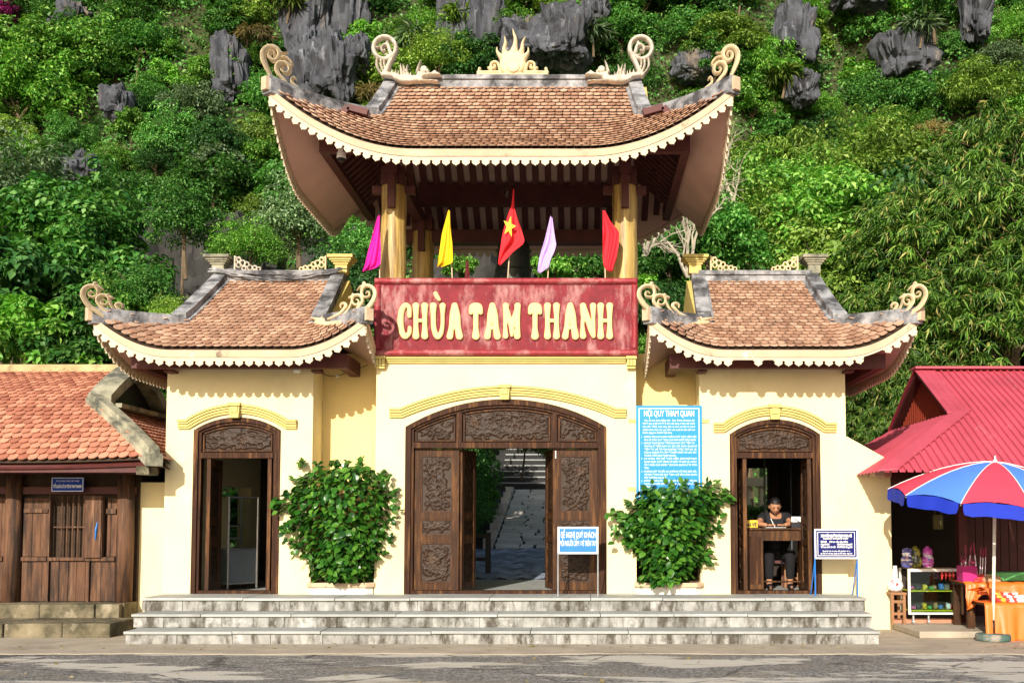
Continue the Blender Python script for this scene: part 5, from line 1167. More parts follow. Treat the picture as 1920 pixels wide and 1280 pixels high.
for k_ in range(16):
    board(-60 - 30 * (k_ + 1), -60 - 30 * k_, 1052, 1127, YH + .02 + rnd.uniform(-.006, .006), YH + .06); board(-60 - 30 * (k_ + 1), -60 - 30 * k_, 933, 1043, YH + .03, YH + .065)
board(-540, 7, 1043.2, 1051.5, YH - .02, YH + .05, 'rail')
for a, b in ((41, 90), (161, 217)): board(a, b, 1043.2, 1051.5, YH - .02, YH + .05, 'rail')
board(94, 161, 1044, 1051, YH - .02, YH + .05, 'sill')
board(43, 89, 953, 961, YH - .005, YH + .028, 'batten'); board(198, 217, 953, 963, YH - .01, YH + .028, 'batten')
board(91, 94.5, 927, 1128, YH - .02, YH + .06, 'stile'); board(166, 170.5, 1052, 1128, YH - .02, YH + .06, 'stile')
board(161.5, 192.5, 929, 1045, YH - .06, YH - .025, 'shutter'); board(193.5, 195, 929, 1045, YH - .06, YH + .03, 'shutter_edge')
board(-60, 250, 912, 926, YH + .02, YH + .1, 'top_rail', 'timber')
for px_ in (112.5, 122.5, 133, 143, 154): MB().tube([(hx(px_), YH + .05, hz(1046)), (hx(px_), YH + .05, hz(928))], .012, 8).build('window_bar', 'plank', house)
board(97, 161, 986, 989, YH + .035, YH + .05, 'cross_bar')
for a, b in ((8, 39), (218, 250), (-252, -221), (-520, -489)):
    c = (hx(a) + hx(b)) / 2; r = (hx(b) - hx(a)) / 2; MB().tube([(c, YH, zpl), (c + .01, YH, 1.2), (c, YH, RH.ze - .1)], [r, r * .97, r * .93], 20).build('round_post', 'plank', house, True)
MB().tube([(hx(186), YH - .065, hz(978)), (hx(184), YH - .075, hz(992)), (hx(183), YH - .07, hz(1011))], [.006, .014, .006], 6).build('ribbon', 'blue2', house)
yw = MB().box(hx(252), XL0 - .01, .48, .7, 0, at(280, 904, .48).z).build('side_wall', 'wall', label='short cream yellow wall between the timber house and the gate steps', cat='wall')
s = thing('house_sign', 'small dark blue enamel sign above the barred window of the timber house', 'sign', (hx(131), YH - .1, hz(922)))
xa, xb, za, zb_ = hx(101), hx(162), hz(922), hz(895)
MB().box(xa, xb, YH - .12, YH - .1, za, zb_).build('plate', 'navy2', s, bevel=.008)
f = MB()
for a in ((xa + .008, xb - .008, za + .006, za + .014), (xa + .008, xb - .008, zb_ - .014, zb_ - .006), (xa + .008, xa + .016, za + .015, zb_ - .015), (xb - .016, xb - .008, za + .015, zb_ - .015)): f.box(a[0], a[1], YH - .124, YH - .1215, a[2], a[3])
f.build('border', 'paint', s)
T = MB(); T.add(*text_mesh('DI TÍCH DANH THẮNG TAM THANH', .03, (xa + xb) / 2, YH - .1225, zb_ - .06, 'CENTER', (xb - xa) * .7)).add(*text_mesh('TỔ QUẢN LÝ DI TÍCH TAM THANH', .055, (xa + xb) / 2, YH - .1225, za + .055, 'CENTER', (xb - xa) * .86, .002)); T.build('lettering', 'paint', s)

# ------------------------------------------------------------------ right: wing wall and shop
p1 = at(1588, 818, .1); p2 = at(1669, 863, .1); xr = p2.x
MB().prism([(XR1 - .05, 0.012), (xr, .012), (xr, p2.z), (p1.x, p1.z), (XR1 - .05, p1.z)], .1, .32).build('wing_wall', 'wall', label='white-cream wing wall with a sloping top between the right tower and the shop', cat='wall')
b = at(1640, 887, .02); wb = thing('wall_beam_stub', 'square terracotta beam end sticking out of the wing wall', 'beam end', (b.x, .05, b.z))
MB().box(b.x - .07, b.x + .06, -.25, .099, b.z - .05, b.z + .045).build('stub', 'beige', wb); MB().box(b.x - .05 + .112, b.x + .16, -.22, .09, b.z - .06, b.z + .03).build('cap', 'tile2', wb)
shop = thing('souvenir_shop', 'open-fronted souvenir shop under a red corrugated metal roof', 'shop', (7, .5, 0))
ye, yb_, yr_ = -1.1, .4, 1.9; Xe, Xg = at(1650, 884, ye).x, 5.10; ze, zb_, zr = at(1650, 884, ye).z, at(1785, 775, yb_).z, at(1717, 694, yr_).z
def zsl(y): return ze + (zb_ - ze) * (y - ye) / (yb_ - ye) if y < yb_ else zb_ + (zr - zb_) * (y - yb_) / (yr_ - yb_)
XE = 11.0
def rib_sheet(name, xa, xb, par):
    V, Fc = [], []; P_ = .1; prof = [(0, 0), (.055, 0), (.062, .034), (.080, .034), (.092, 0)]
    xs_ = []
    k = 0
    while xa + k * P_ < xb:
        for u, h in prof:
            x = xa + k * P_ + u
            if x <= xb: xs_.append((x, h))
        k += 1
    for x, h in xs_:
        ym = yr_ if x >= Xg else ye + (yb_ - ye) * max(0, (x - Xe)) / (Xg - Xe)
        y0_ = ye
        ys_ = [y0_, min(ym, yb_), ym]
        for y in ys_: V.append((x, y, zsl(y) + h))
    for i in range(len(xs_) - 1):
        for q in range(2): Fc.append((3 * i + q, 3 * i + 3 + q, 3 * i + 4 + q, 3 * i + 1 + q))
    o = place(name, V, Fc, 'roofmetal', par); m = o.modifiers.new('s', 'SOLIDIFY'); m.thickness = .006; return o
rmt = MB().box(Xg, XE, yr_ - .01, yr_ + .01, zr - .05, zr - .02).build('roof', 'timber', shop)
x = Xe + .06
while x < XE - .1: rib_sheet('roof_sheet', x, min(x + .996, XE), rmt); x += 1.0
V = [(Xe, ye, ze), (Xe, 2 * yr_ - ye, ze), (Xg, 2 * yr_ - yb_, zb_), (Xg, yb_, zb_)]
MB().add([(Xg + .01, 2 * yr_ - yb_, zb_), (XE, 2 * yr_ - yb_, zb_), (XE, yr_, zr), (Xg + .01, yr_, zr), (Xe, 2 * yr_ - ye, ze), (XE, 2 * yr_ - ye, ze)], [(0, 1, 2, 3), (4, 5, 1, 0)]).build('rear_slope', 'roofmetal', rmt)
ss = MB(); n = 34
for i in range(n):      # side slope ribs
    y = ye + .06 + (2 * (yr_ - ye) - .12) * i / n; y2 = y + .07
    def xm(y_): 
        d_ = min(y_ - ye, 2 * yr_ - ye - y_); return Xe + (Xg - Xe) * min(1, d_ / (yb_ - ye))
    m1, m2 = xm(y), xm(y2); zz = lambda x_: ze + (zb_ - ze) * (x_ - Xe) / (Xg - Xe)
    ss.add([(Xe, y, ze), (Xe, y2, ze), (m2, y2, zz(m2)), (m1, y, zz(m1))], [(0, 1, 2, 3)])
    y3 = y + 2 * (yr_ - ye) / n * .99; m3 = xm(y3); mm = xm((y2 + y3) / 2)
    ss.add([(Xe, y2, ze), (Xe, (y2 + y3) / 2, ze + .02), (mm, (y2 + y3) / 2, zz(mm) + .02), (m2, y2, zz(m2))], [(0, 1, 2, 3)]); ss.add([(Xe, (y2 + y3) / 2, ze + .02), (Xe, y3, ze), (m3, y3, zz(m3)), (mm, (y2 + y3) / 2, zz(mm) + .02)], [(0, 1, 2, 3)])
ss.build('side_slope', 'roofmetal', rmt)
gb = MB(); k = 0; hb_ = 2 * (yr_ - yb_); ng = 26
for i in range(ng):
    y0_, y1_ = yb_ + hb_ * i / ng, yb_ + hb_ * (i + .55) / ng; y2_ = yb_ + hb_ * (i + 1) / ng; zt2 = lambda y: zb_ + (zr - zb_) * (1 - abs(y - yr_) / (yr_ - yb_))
    gb.add([(Xg + .12, y0_, zb_ - .02), (Xg + .12, y1_, zb_ - .02), (Xg + .12, y1_, zt2(y1_)), (Xg + .12, y0_, zt2(y0_)), (Xg + .10, (y1_ + y2_) / 2, zb_ - .02), (Xg + .10, (y1_ + y2_) / 2, zt2((y1_ + y2_) / 2)), (Xg + .12, y2_, zb_ - .02), (Xg + .12, y2_, zt2(y2_))], [(0, 1, 2, 3), (1, 4, 5, 2), (4, 6, 7, 5)])
gb.build('gable_sheet', 'gable', rmt)
cp = MB().box(Xg - .06, XE, yr_ - .13, yr_ + .13, zr + .012, zr + .045).build('ridge_cap', 'roofmetal', rmt)
def cap(a, b, sidev, wd, up=.03):
    a, b, sidev = Vector(a), Vector(b), Vector(sidev).normalized(); u = Vector((0, 0, up))
    return MB().add([a + u, b + u, b + u + sidev * wd, a + u + sidev * wd, a + u - Vector((0, 0, .02)), b + u - Vector((0, 0, .02)), b + u + sidev * wd - Vector((0, 0, .02)), a + u + sidev * wd - Vector((0, 0, .02))], [(0, 1, 2, 3), (7, 6, 5, 4), (0, 4, 5, 1), (2, 6, 7, 3), (1, 5, 6, 2), (0, 3, 7, 4)])
fixn(cap((Xe - .02, ye, ze), (Xg + .05, yb_ + .03, zb_ + .02), (1, 0, 0.05), .24).build('hip_cap', 'roofmetal', rmt))
fixn(cap((Xg - .05, yb_, zb_ + .0), (Xg - .05, yr_, zr), (1, 0, 0), .30, .028).build('barge_cap', 'roofmetal', rmt))
fixn(cap((Xg - .05, 2 * yr_ - yb_, zb_), (Xg - .05, yr_, zr), (1, 0, 0), .3, .028).build('barge_cap', 'roofmetal', rmt))
bd = MB(); bd.bar((Xg + .04, yb_ - .02, zb_ - .06), (Xg + .04, yr_, zr - .05), .12, .05); bd.bar((Xg + .04, 2 * yr_ - yb_, zb_ - .06), (Xg + .04, yr_, zr - .05), .12, .05); bd.bar((Xg + .02, yb_, zb_ - .01), (Xg + .02, 2 * yr_ - yb_, zb_ - .01), .06, .05)
bd.build('barge_board', 'timber', rmt)
FZ = .10
MB().box(xr + .002, XE, -1.07, 4, .012, FZ).build('shop_step', 'pave', shop, bevel=.015)
xs0 = xr + .01
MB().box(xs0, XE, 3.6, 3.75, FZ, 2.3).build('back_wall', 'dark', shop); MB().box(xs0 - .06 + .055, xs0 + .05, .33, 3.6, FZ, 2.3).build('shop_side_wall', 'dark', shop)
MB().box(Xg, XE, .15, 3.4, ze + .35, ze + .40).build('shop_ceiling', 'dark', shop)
MB().box(xs0, XE, .1, .16, at(1700, 912, .1).z, ze + .18).build('front_fascia', 'timber', shop)
MB().box(xs0, at(1805, 1165, .1).x, .08, .2, FZ, FZ + .055).build('brick_threshold', 'tile2', shop)
MB().box(at(1799, 1100, .1).x, at(1815, 1100, .1).x, .08, .22, FZ, ze + .3).build('shop_post', 'timber', shop)
for q in range(9):
    xa = at(1816, 1100, 1.2).x + q * .12
    MB().box(xa, xa + .11, 1.2, 1.23, FZ, 2.2).build('partition_board', 'timber', shop)
# --- stool and gourd bottle
G0 = -.1
def P_(px, py, Y=G0): return at(px, py, Y)
M['wood'] = mat('orange_brown_wood', (.30, .14, .06), .55, .2, 6, (), .1, 30)
s = thing('wooden_stool', 'small orange-brown wooden stand left of the glass case', 'stool', (P_(1683, 1160).x, 0, FZ))
a, b = P_(1669, 1110).x, P_(1699, 1110).x; zt2 = P_(1683, 1110).z
MB().box(a, b, -.12, .2, zt2 - .03, zt2).build('seat', 'wood', s)
for x in (a + .01, b - .045):
    for y in (-.11, .155): MB().box(x, x + .035, y, y + .035, FZ, zt2 - .031).build('leg', 'wood', s)
for zz in (.12, .28): MB().box(a + .046, b - .046, -.105, -.08, FZ + zz, FZ + zz + .035).build('stretcher', 'wood', s)
c = P_(1684, 1108)
M['whiteceramic'] = mat('white_glazed_ceramic', (.75, .74, .72), .2, .05, 6, [((.55, .03, .02), 7, .58, .6), ((.05, .06, .12), 9, .62, .64)], 0, coat=.5)
g = MB().lathe([(.05, 0), (.095, .03), (.108, .085), (.09, .135), (.045, .175), (.038, .21), (.034, .28), (.026, .335), (.03, .345)], (c.x, .03, zt2 + .001), 20).build('gourd_bottle', 'whiteceramic', None, True, label='white gourd-shaped bottle with red markings on the wooden stand', cat='bottle')
# --- glass case
s = thing('display_case', 'white-framed glass display case on castors inside the shop front', 'display case', (P_(1755, 1150).x, 0, FZ))
xa, xb, za, zb2 = P_(1703, 1150).x, P_(1806, 1150).x, P_(1750, 1151).z, P_(1750, 1066).z
M['yshelf'] = mat('yellow_shelf_lining', (.65, .62, .02), .6, .1, 5, (), 0)
for x in (xa, xb - .03):
    for y in (-.12, .29): MB().box(x, x + .03, y, y + .03, za, zb2).build('upright', 'beige' if x > xa else 'white', s)
MB().box(xa + .031, xb - .031, -.12, -.09, zb2 - .035, zb2).box(xa + .031, xb - .031, -.118, -.092, za, za + .025).build('front_rail', 'white', s)
for zz, nm in ((za + .04, 'yshelf'), ((za + zb2) / 2 + .0, 'yshelf'), (zb2 - .006, 'beige')): MB().box(xa + .032, xb - .032, -.088, .288, zz, zz + .012).build('shelf', nm, s)
MB().box(xa + .032, xb - .032, .29, .30, za, zb2 - .04).build('case_back', 'dark', s)
MB().box(xa + .032, xb - .032, -.108, -.104, za + .028, zb2 - .038).build('glass_pane', glassmat('shop_glass'), s)
for x in (xa + .06, (xa + xb) / 2 - .1, xb - .1):
    MB().tube([(x, -.06, FZ + .03), (x + .03, -.06, FZ + .03)], .028, 12).build('castor', 'steel', s); MB().box(x + .005, x + .025, -.075, -.045, FZ + .055, za).build('castor_fork', 'steel', s)
hsv = lambda h: [Vector(c) for c in ((.6, .05, .04), (.7, .5, .05), (.1, .25, .6), (.7, .15, .4), (.1, .4, .12), (.75, .72, .68), (.05, .05, .06), (.45, .28, .14))][h % 8]
CM = [mat('souvenir_colour', tuple(hsv(i)), .45, .25, 25, (), .1) for i in range(8)]
def lump(name, c, sz, m_, seed, **kw):
    V, Fc = rock_mesh(seed, 9); V = [(c[0] + v[0] * sz[0], c[1] + v[1] * sz[1], c[2] + v[2] * sz[2]) for v in V]; return autosmooth(place(name, V, Fc, m_, **kw), 60)
k = 0
for zz, lb in ((za + .053, 'bottom'), ((za + zb2) / 2 + .013, 'middle')):
    for q in range(8):
        x = xa + .1 + q * (xb - xa - .2) / 7; h = rnd.uniform(.02, .05); k += 1
        lump('souvenir_packet', (x, -.0 + rnd.uniform(-.04, .1), zz + h + .004), (.036, .05, h), CM[(k * 3) % 8], k, label=f'{ORD[q] if q < 7 else "rightmost"} small souvenir packet on the {lb} shelf of the glass case', cat='packet', group='souvenirs inside the glass case')
# painted money banks on top
M['bank1'] = mat('striped_blue_orange_glaze', (.09, .10, .35), .3, .1, 5, [((.75, .72, .7), 9, .52, .56, (.5, .5, 3)), ((.65, .2, .04), 4, .52, .56)], 0, coat=.4)
M['bank2'] = mat('olive_black_glaze', (.03, .035, .02), .3, .1, 5, [((.35, .35, .04), 5, .5, .55), ((.4, .45, .6), 8, .6, .64, (.5, .5, 3))], 0, coat=.4)
M['bank3'] = mat('pink_purple_stripe_glaze', (.55, .07, .40), .3, .1, 5, [((.8, .75, .8), 8, .52, .56, (.4, .4, 3)), ((.05, .2, .7), 4, .56, .6)], 0, coat=.4)
for px_, m_, hh, lab in ((1706, 'bank1', .27, 'blue and orange striped ceramic money bank on the glass case'), (1722, 'bank2', .29, 'dark olive ceramic money bank in the middle of the glass case'), (1745, 'bank3', .29, 'pink and purple striped ceramic money bank on the glass case')):
    c = P_(px_, 1065); z0_ = zb2 + .008
    b = thing('money_bank', lab, 'money bank', (c.x, .02, z0_), 'painted money banks')
    MB().lathe([(.035, 0), (.07, .02), (.082, .07), (.078, .13), (.055, .16), (.068, .19), (.06, .235), (.02, hh)], (c.x, .02, z0_), 18).build('figure', m_, b, True)
    for sx in (-1, 1): MB().lathe([(.0101, 0), (.02, .02), (.004, .05)], (c.x + sx * .045, .02, z0_ + .215), 8).build('ear', m_, b, True)
# red hanging charms
c = P_(1778, 1072)
for q in range(5): MB().tube([(c.x - .1 + q * .05, -.13, c.z + .02), (c.x - .09 + q * .05, -.14, c.z - .04), (c.x - .1 + q * .052, -.13, c.z - .1)], [.004, .018, .003], 6).build('hanging_charm', CM[0], label=f'{ORD[q]} red pepper charm hanging over the glass case edge', cat='charm', group='red hanging charms')
M['hang'] = mat('khaki_cloth_bag', (.20, .17, .07), .9, .1, 5, (), .2)
c = at(1758, 975, 1.2); s = thing('cloth_bag', 'khaki cloth bag hanging in the dark shop', 'bag', (c.x, 1.2, c.z - .13)); MB().box(c.x - .075, c.x + .075, 1.17, 1.2, c.z - .13, c.z + .08).build('bag', 'hang', s, bevel=.02); MB().tube([(c.x - .05, 1.185, c.z + .08), (c.x - .03, 1.185, c.z + .2), (c.x + .03, 1.185, c.z + .2), (c.x + .05, 1.185, c.z + .08)], .006, 6).build('strap', 'hang', s)
# --- cloth covered tables
M['cloth'] = mat('orange_satin_cloth', (.78, .17, .02), .45, .1, 3, (), .1, 20, spec=.6)
def drape(name, x0_, x1_, y0_, y1_, zt_, drop, label, tail=None):
    nx, rows_ = 70, []; 
    V = []
    for j in range(22):
        for i in range(nx):
            u = i / (nx - 1); x = x0_ + (x1_ - x0_) * u
            if j < 7: y = y1_ + (y0_ - y1_) * j / 6; z = zt_ + .004 * math.sin(x * 31 + j)
            else:
                t = (j - 6) / 15; dd = drop(u); w_ = .035 * t * (math.sin(x * 21) + .6 * math.sin(x * 47 + 1) + .5 * math.sin(x * 11 + 2))
                y = y0_ - .02 - w_ - .03 * t; z = zt_ - t * dd
            V.append((x, y, z))
    ii = np.arange(nx * 22).reshape(22, nx); o = place(name, V, np.stack([ii[:-1, :-1], ii[:-1, 1:], ii[1:, 1:], ii[1:, :-1]], -1).reshape(-1, 4), 'cloth', None, True, label=label, cat='tablecloth')
    m = o.modifiers.new('s', 'SOLIDIFY'); m.thickness = .004; return o
YT = -.75
ta, tb_ = at(1808, 1090, YT).x, 7.2; tz = at(1840, 1092, YT).z
t = thing('upper_table', 'rear table of the souvenir stall under the bunched orange cloth', 'table', (6, -.5, FZ))
MB().box(ta + .02, tb_, YT + .02, -.15, tz - .035, tz - .008).build('tabletop', 'door', t)
for x in (ta + .05, ta + 1.1): 
    for y in (YT + .04, -.2): MB().box(x, x + .09, y, y + .05, FZ, tz - .036).build('leg', 'door', t)
drape('orange_cloth', ta, tb_, YT, -.14, tz, lambda u: .34 - .22 * math.exp(-((u - .1) / .05) ** 2) + (.55 if .13 < u < .25 else .2 * u), 'rear orange satin cloth hanging in a swag over the upper table')
YL = -1.3
la, lb_ = at(1845, 1130, YL).x, 7.3; lz = at(1890, 1130, YL).z
t = thing('lower_table', 'front low table of the souvenir stall covered in orange cloth', 'table', (6.1, -1.1, 0.012))
MB().box(la + .02, lb_, YL + .02, -.80, lz - .035, lz - .008).build('tabletop', 'door', t)
for x in (la + .25, la + 1.0):
    for y in (YL + .05, -.86): MB().box(x, x + .04, y, y + .04, .012, lz - .036).build('leg', 'door', t)
drape('orange_cloth', la, lb_, YL, -.80, lz, lambda u: .42 + .05 * math.sin(u * 9) - .05 * u, 'front orange satin cloth falling in folds beside the umbrella pole')
cl = MB(); c0_ = at(1828, 1092, YT - .03); n_ = 10      # bunched corner of cloth
V = []; prof_ = [(1812, 1100), (1822, 1098), (1838, 1094), (1850, 1100), (1862, 1130), (1860, 1160), (1862, 1195)]
for j in range(8):
    for i, (a, b) in enumerate(prof_):
        p = at(a + j * (2.5 + i * .5), b + (8 - j) * .6 * (i < 4) + 1.2 * j, YT - .06 - .07 * i - .03 * math.sin(j * 1.9 + i)); V.append(p)
ii = np.arange(8 * len(prof_)).reshape(8, -1); o = place('orange_cloth', V, np.stack([ii[:-1, :-1], ii[:-1, 1:], ii[1:, 1:], ii[1:, :-1]], -1).reshape(-1, 4), 'cloth', None, True, label='gathered end of orange cloth trailing down to the umbrella base', cat='tablecloth'); m = o.modifiers.new('s', 'SOLIDIFY'); m.thickness = .004
for nm_, prof2, lab in (('a', [(1806, 1089), (1812, 1098), (1811, 1118), (1815, 1138)], 'loose left end of orange cloth hanging beside the glass case'),):
    V = []
    for j in range(9):
        for i, (a_, b_) in enumerate(prof2):
            wd = (14, 22, 20, 5)[i]; V.append(at(a_ + wd * j / 8, b_ - (3 * j / 8) * i, YT - .05 - .012 * math.sin(j * 2.1 + i) - .03 * i))
    ii = np.arange(9 * 4).reshape(9, 4); o = place('orange_cloth', V, np.stack([ii[:-1, :-1], ii[:-1, 1:], ii[1:, 1:], ii[1:, :-1]], -1).reshape(-1, 4), 'cloth', None, True, label=lab, cat='tablecloth'); m = o.modifiers.new('s', 'SOLIDIFY'); m.thickness = .004
bx = thing('incense_box', 'magenta cardboard box holding upright rolled sticks at the stall', 'box', (at(1827, 1085, YT + .15).x, YT + .15, tz + .01))
xa, xb = at(1804, 1070, YT + .1).x, at(1831, 1070, YT + .1).x; h = .2
M['magenta'] = mat('magenta_card', (.42, .01, .16), .6, .15, 4, (), 0)
MB().box(xa, xb, YT + .08, YT + .085, tz + .01, tz + .01 + h).box(xa, xb, YT + .3, YT + .305, tz + .01, tz + .01 + h).box(xa, xa + .005, YT + .0855, YT + .2995, tz + .01, tz + .01 + h).box(xb - .005, xb, YT + .0855, YT + .2995, tz + .01, tz + .01 + h).box(xa + .005, xb - .005, YT + .0855, YT + .2995, tz + .01, tz + .02).build('carton', 'magenta', bx)
M['stickw'] = mat('white_paper_roll', (.75, .68, .72), .6, .1, 5, (), 0); M['stickr'] = mat('maroon_tassel', (.25, .03, .07), .7, .2, 8, (), 0)
for q in range(17):
    x0_ = xa + .02 + (q % 6) * .025 + (0 if q < 11 else .17); yy = YT + .12 + (q // 6) * .05; a = rnd.uniform(-.12, .12) + (q % 6 - 2) * .02; L = rnd.uniform(.30, .48) if q > 5 else .26
    s = thing('rolled_stick', f'{ORD[q]} white paper stick with dark red tuft in the magenta box', 'stick', (x0_, yy, tz + .03), 'rolled sticks standing in the magenta box')
    e = Vector((x0_ + a * L, yy, tz + .03 + L)); b0 = Vector((x0_, yy, tz + .03)); m_ = b0.lerp(e, .68)
    MB().tube([b0, m_], .007, 6).build('stem', 'stickw', s); MB().tube([m_, m_.lerp(e, .5), e], [.007, .012, .004], 6).build('tuft', 'stickr', s)
for q in range(26):
    px_ = 1832 + (q % 9) * 5 + rnd.uniform(-2, 2); lay = q // 9; c = at(px_, 1084, YT + .05)
    tan = px_ > 1846
    lump('snack_packet' , (c.x + .02 * lay, YT + .08 + .06 * lay, tz + .025 + .026 * lay), (.04, .035, .026), CM[7] if tan else CM[(q * 5) % 5], 30 + q, label=f'{ORD[q % 9]} {"tan" if tan else "colourful"} packet in the {["front", "middle", "back"][lay]} row on the upper table', cat='packet', group='packets heaped on the upper table')
for q in range(22):
    px_ = 1872 + (q % 8) * 8 + rnd.uniform(-2, 2); lay = q // 8; c = at(px_, 1126, YL + .1); wh = px_ > 1888
    lump('sweet_packet', (c.x, YL + .1 + .1 * lay, lz + .028 + .03 * lay), (.05, .045, .03), CM[5] if wh and q % 4 else CM[(0, 1, 0, 3)[q % 4]], 60 + q, label=f'{ORD[q % 8]} {"silver white" if wh else "red and yellow"} packet in the {["front", "middle", "back"][lay]} row on the lower orange table', cat='packet', group='packets heaped on the lower table')
bk = at(1900, 1080, YT + .3); MB().box(bk.x - .25, bk.x + .6, YT + .3, YT + .5, tz + .01, tz + .12).build('green_box', CM[4], label='green flat box behind the packets at the right edge of the stall', cat='box', bevel=.01)
# --- umbrella
uY = -1.45; ub = atz(1862, 1199, .02); uY = ub.y
um = thing('parasol', 'large tilted red and blue market umbrella on a round concrete base', 'umbrella', (ub.x, uY, .012))
MB().lathe([(.2, 0), (.21, .02), (.205, .07), (.19, .085), (.03, .09)], (ub.x, uY, .013), 28).build('base', mat('green_concrete', (.06, .12, .10), .9, .3, 5, [((.3, .27, .22), 3, .5, .65)], .4, 20), um, True)
top = at(1866, 866, uY); MB().tube([(ub.x, uY, .09), top + Vector((0, 0, -.05))], .02, 14).build('pole', 'white', um, True); MB().tube([(ub.x, uY, .10), (ub.x, uY, .26)], .026, 12).build('socket', 'black', um, True)
M['ured'] = mat('red_canopy_cloth', (.75, .055, .10), .75, .06, 4, (), .15, 120); M['ublue'] = mat('sky_blue_canopy_cloth', (.08, .22, .72), .75, .06, 4, (), .15, 120); M['uval'] = mat('royal_blue_valance', (.008, .03, .42), .75, .08, 4, (), .15, 120)
RU, HU = 1.24, .44; TM = Matrix.Rotation(R(7.5), 4, 'X') @ Matrix.Rotation(R(3.2), 4, 'Y'); apex = top
def upt(ang, r, dz=0):
    k = r / RU; z = -HU * (k ** 1.75) + dz; v = Vector((math.sin(ang) * r, -math.cos(ang) * r, z)); return apex + (TM @ v)
for q in range(10):
    a0, a1 = R(-36 + 36 * q), R(36 * q); V = []; nr, na = 9, 7
    for j in range(nr):
        for i in range(na):
            a = a0 + (a1 - a0) * i / (na - 1); r = RU * j / (nr - 1); k = math.cos(a1 - (a0 + a1) / 2) / math.cos(a - (a0 + a1) / 2); kk = 1 - (1 - k) * 1.15
            V.append(upt(a, max(.012, r * kk), .012 * math.sin(math.pi * i / (na - 1)) * (j / nr)))
    ii = np.arange(nr * na).reshape(nr, na); place('canopy_panel', V, np.stack([ii[:-1, :-1], ii[:-1, 1:], ii[1:, 1:], ii[1:, :-1]], -1).reshape(-1, 4), 'ured' if q % 2 == 0 else 'ublue', um, True, label=('red' if q % 2 == 0 else 'light blue') + ' canopy panel')
    V = []; 
    for j in range(5):
        for i in range(9):
            t = i / 8; ins = .035 + .03 * (j / 4) ** 3; tt = ins + (1 - 2 * ins) * t; a = a0 + (a1 - a0) * tt; k = math.cos((a1 - a0) / 2) / math.cos(a - (a0 + a1) / 2); kk = 1 - (1 - k) * 1.15
            cur = 1 - .18 * abs(2 * t - 1) ** 6; V.append(upt(a, RU * kk + .004 + .008 * math.sin(t * 14 + q), -.16 * (j / 4) * cur))
    ii = np.arange(45).reshape(5, 9); o = place('valance', V, np.stack([ii[:-1, :-1], ii[:-1, 1:], ii[1:, 1:], ii[1:, :-1]], -1).reshape(-1, 4), 'uval', um, True)
    MB().tube([upt(a0, RU * k2 / 8, .006) for k2 in range(9)], .005, 5).build('seam', 'paint', um); MB().tube([upt(a0, RU * k2 / 4, -.02) for k2 in range(5)], .006, 5).build('rib', 'steel', um)
MB().lathe([(.03, 0), (.025, .02), (.012, .035), (.01, .07), (.002, .08)], tuple(apex), 12).build('finial', 'paint', um, True)

# ------------------------------------------------------------------ signs on the landing and wall
def panel(root, nm, xa, xb, za, zb_, y, m_, th=.02, bevel=0): return MB().box(xa, xb, y, y + th, za, zb_).build(nm, m_, root, bevel=bevel)
def border(root, xa, xb, za, zb_, y, w_, inset, m_='paint'):
    f = MB(); a, b, c, d = xa + inset, xb - inset, za + inset, zb_ - inset
    f.box(a, b, y - .003, y - .0005, c, c + w_).box(a, b, y - .003, y - .0005, d - w_, d).box(a, a + w_, y - .003, y - .0005, c + w_, d - w_).box(b - w_, b, y - .003, y - .0005, c + w_, d - w_); f.build('border', m_, root)
YS = -.03
s = thing('rules_board', 'tall bright blue visitor rules board headed NỘI QUY THAM QUAN', 'sign', (ax(1254, YS), YS, azz(935, YS, 1254)))
xa, xb = at(1193, 850, YS).x, at(1316.5, 850, YS).x; za, zt2 = at(1254, 948, YS).z, at(1254, 760, YS).z
panel(s, 'board', xa, xb, za, zt2, YS, 'blue'); border(s, xa, xb, za, zt2, YS, .009, .035)
hh = zt2 - at(1254, 770, YS).z
lines = [(1.0, '', 0)]
tx = lambda u: at(1185 + u / 7.53, 850, YS).x
tz2 = lambda v: at(1254, 755 + v / 7.53, YS).z
T = MB(); T.add(*text_mesh('NỘI QUY THAM QUAN', .115, (tx(172) + tx(880)) / 2, YS - .002, tz2(190), 'CENTER', tx(880) - tx(172), .0015)); T.build('heading', 'paint', s)
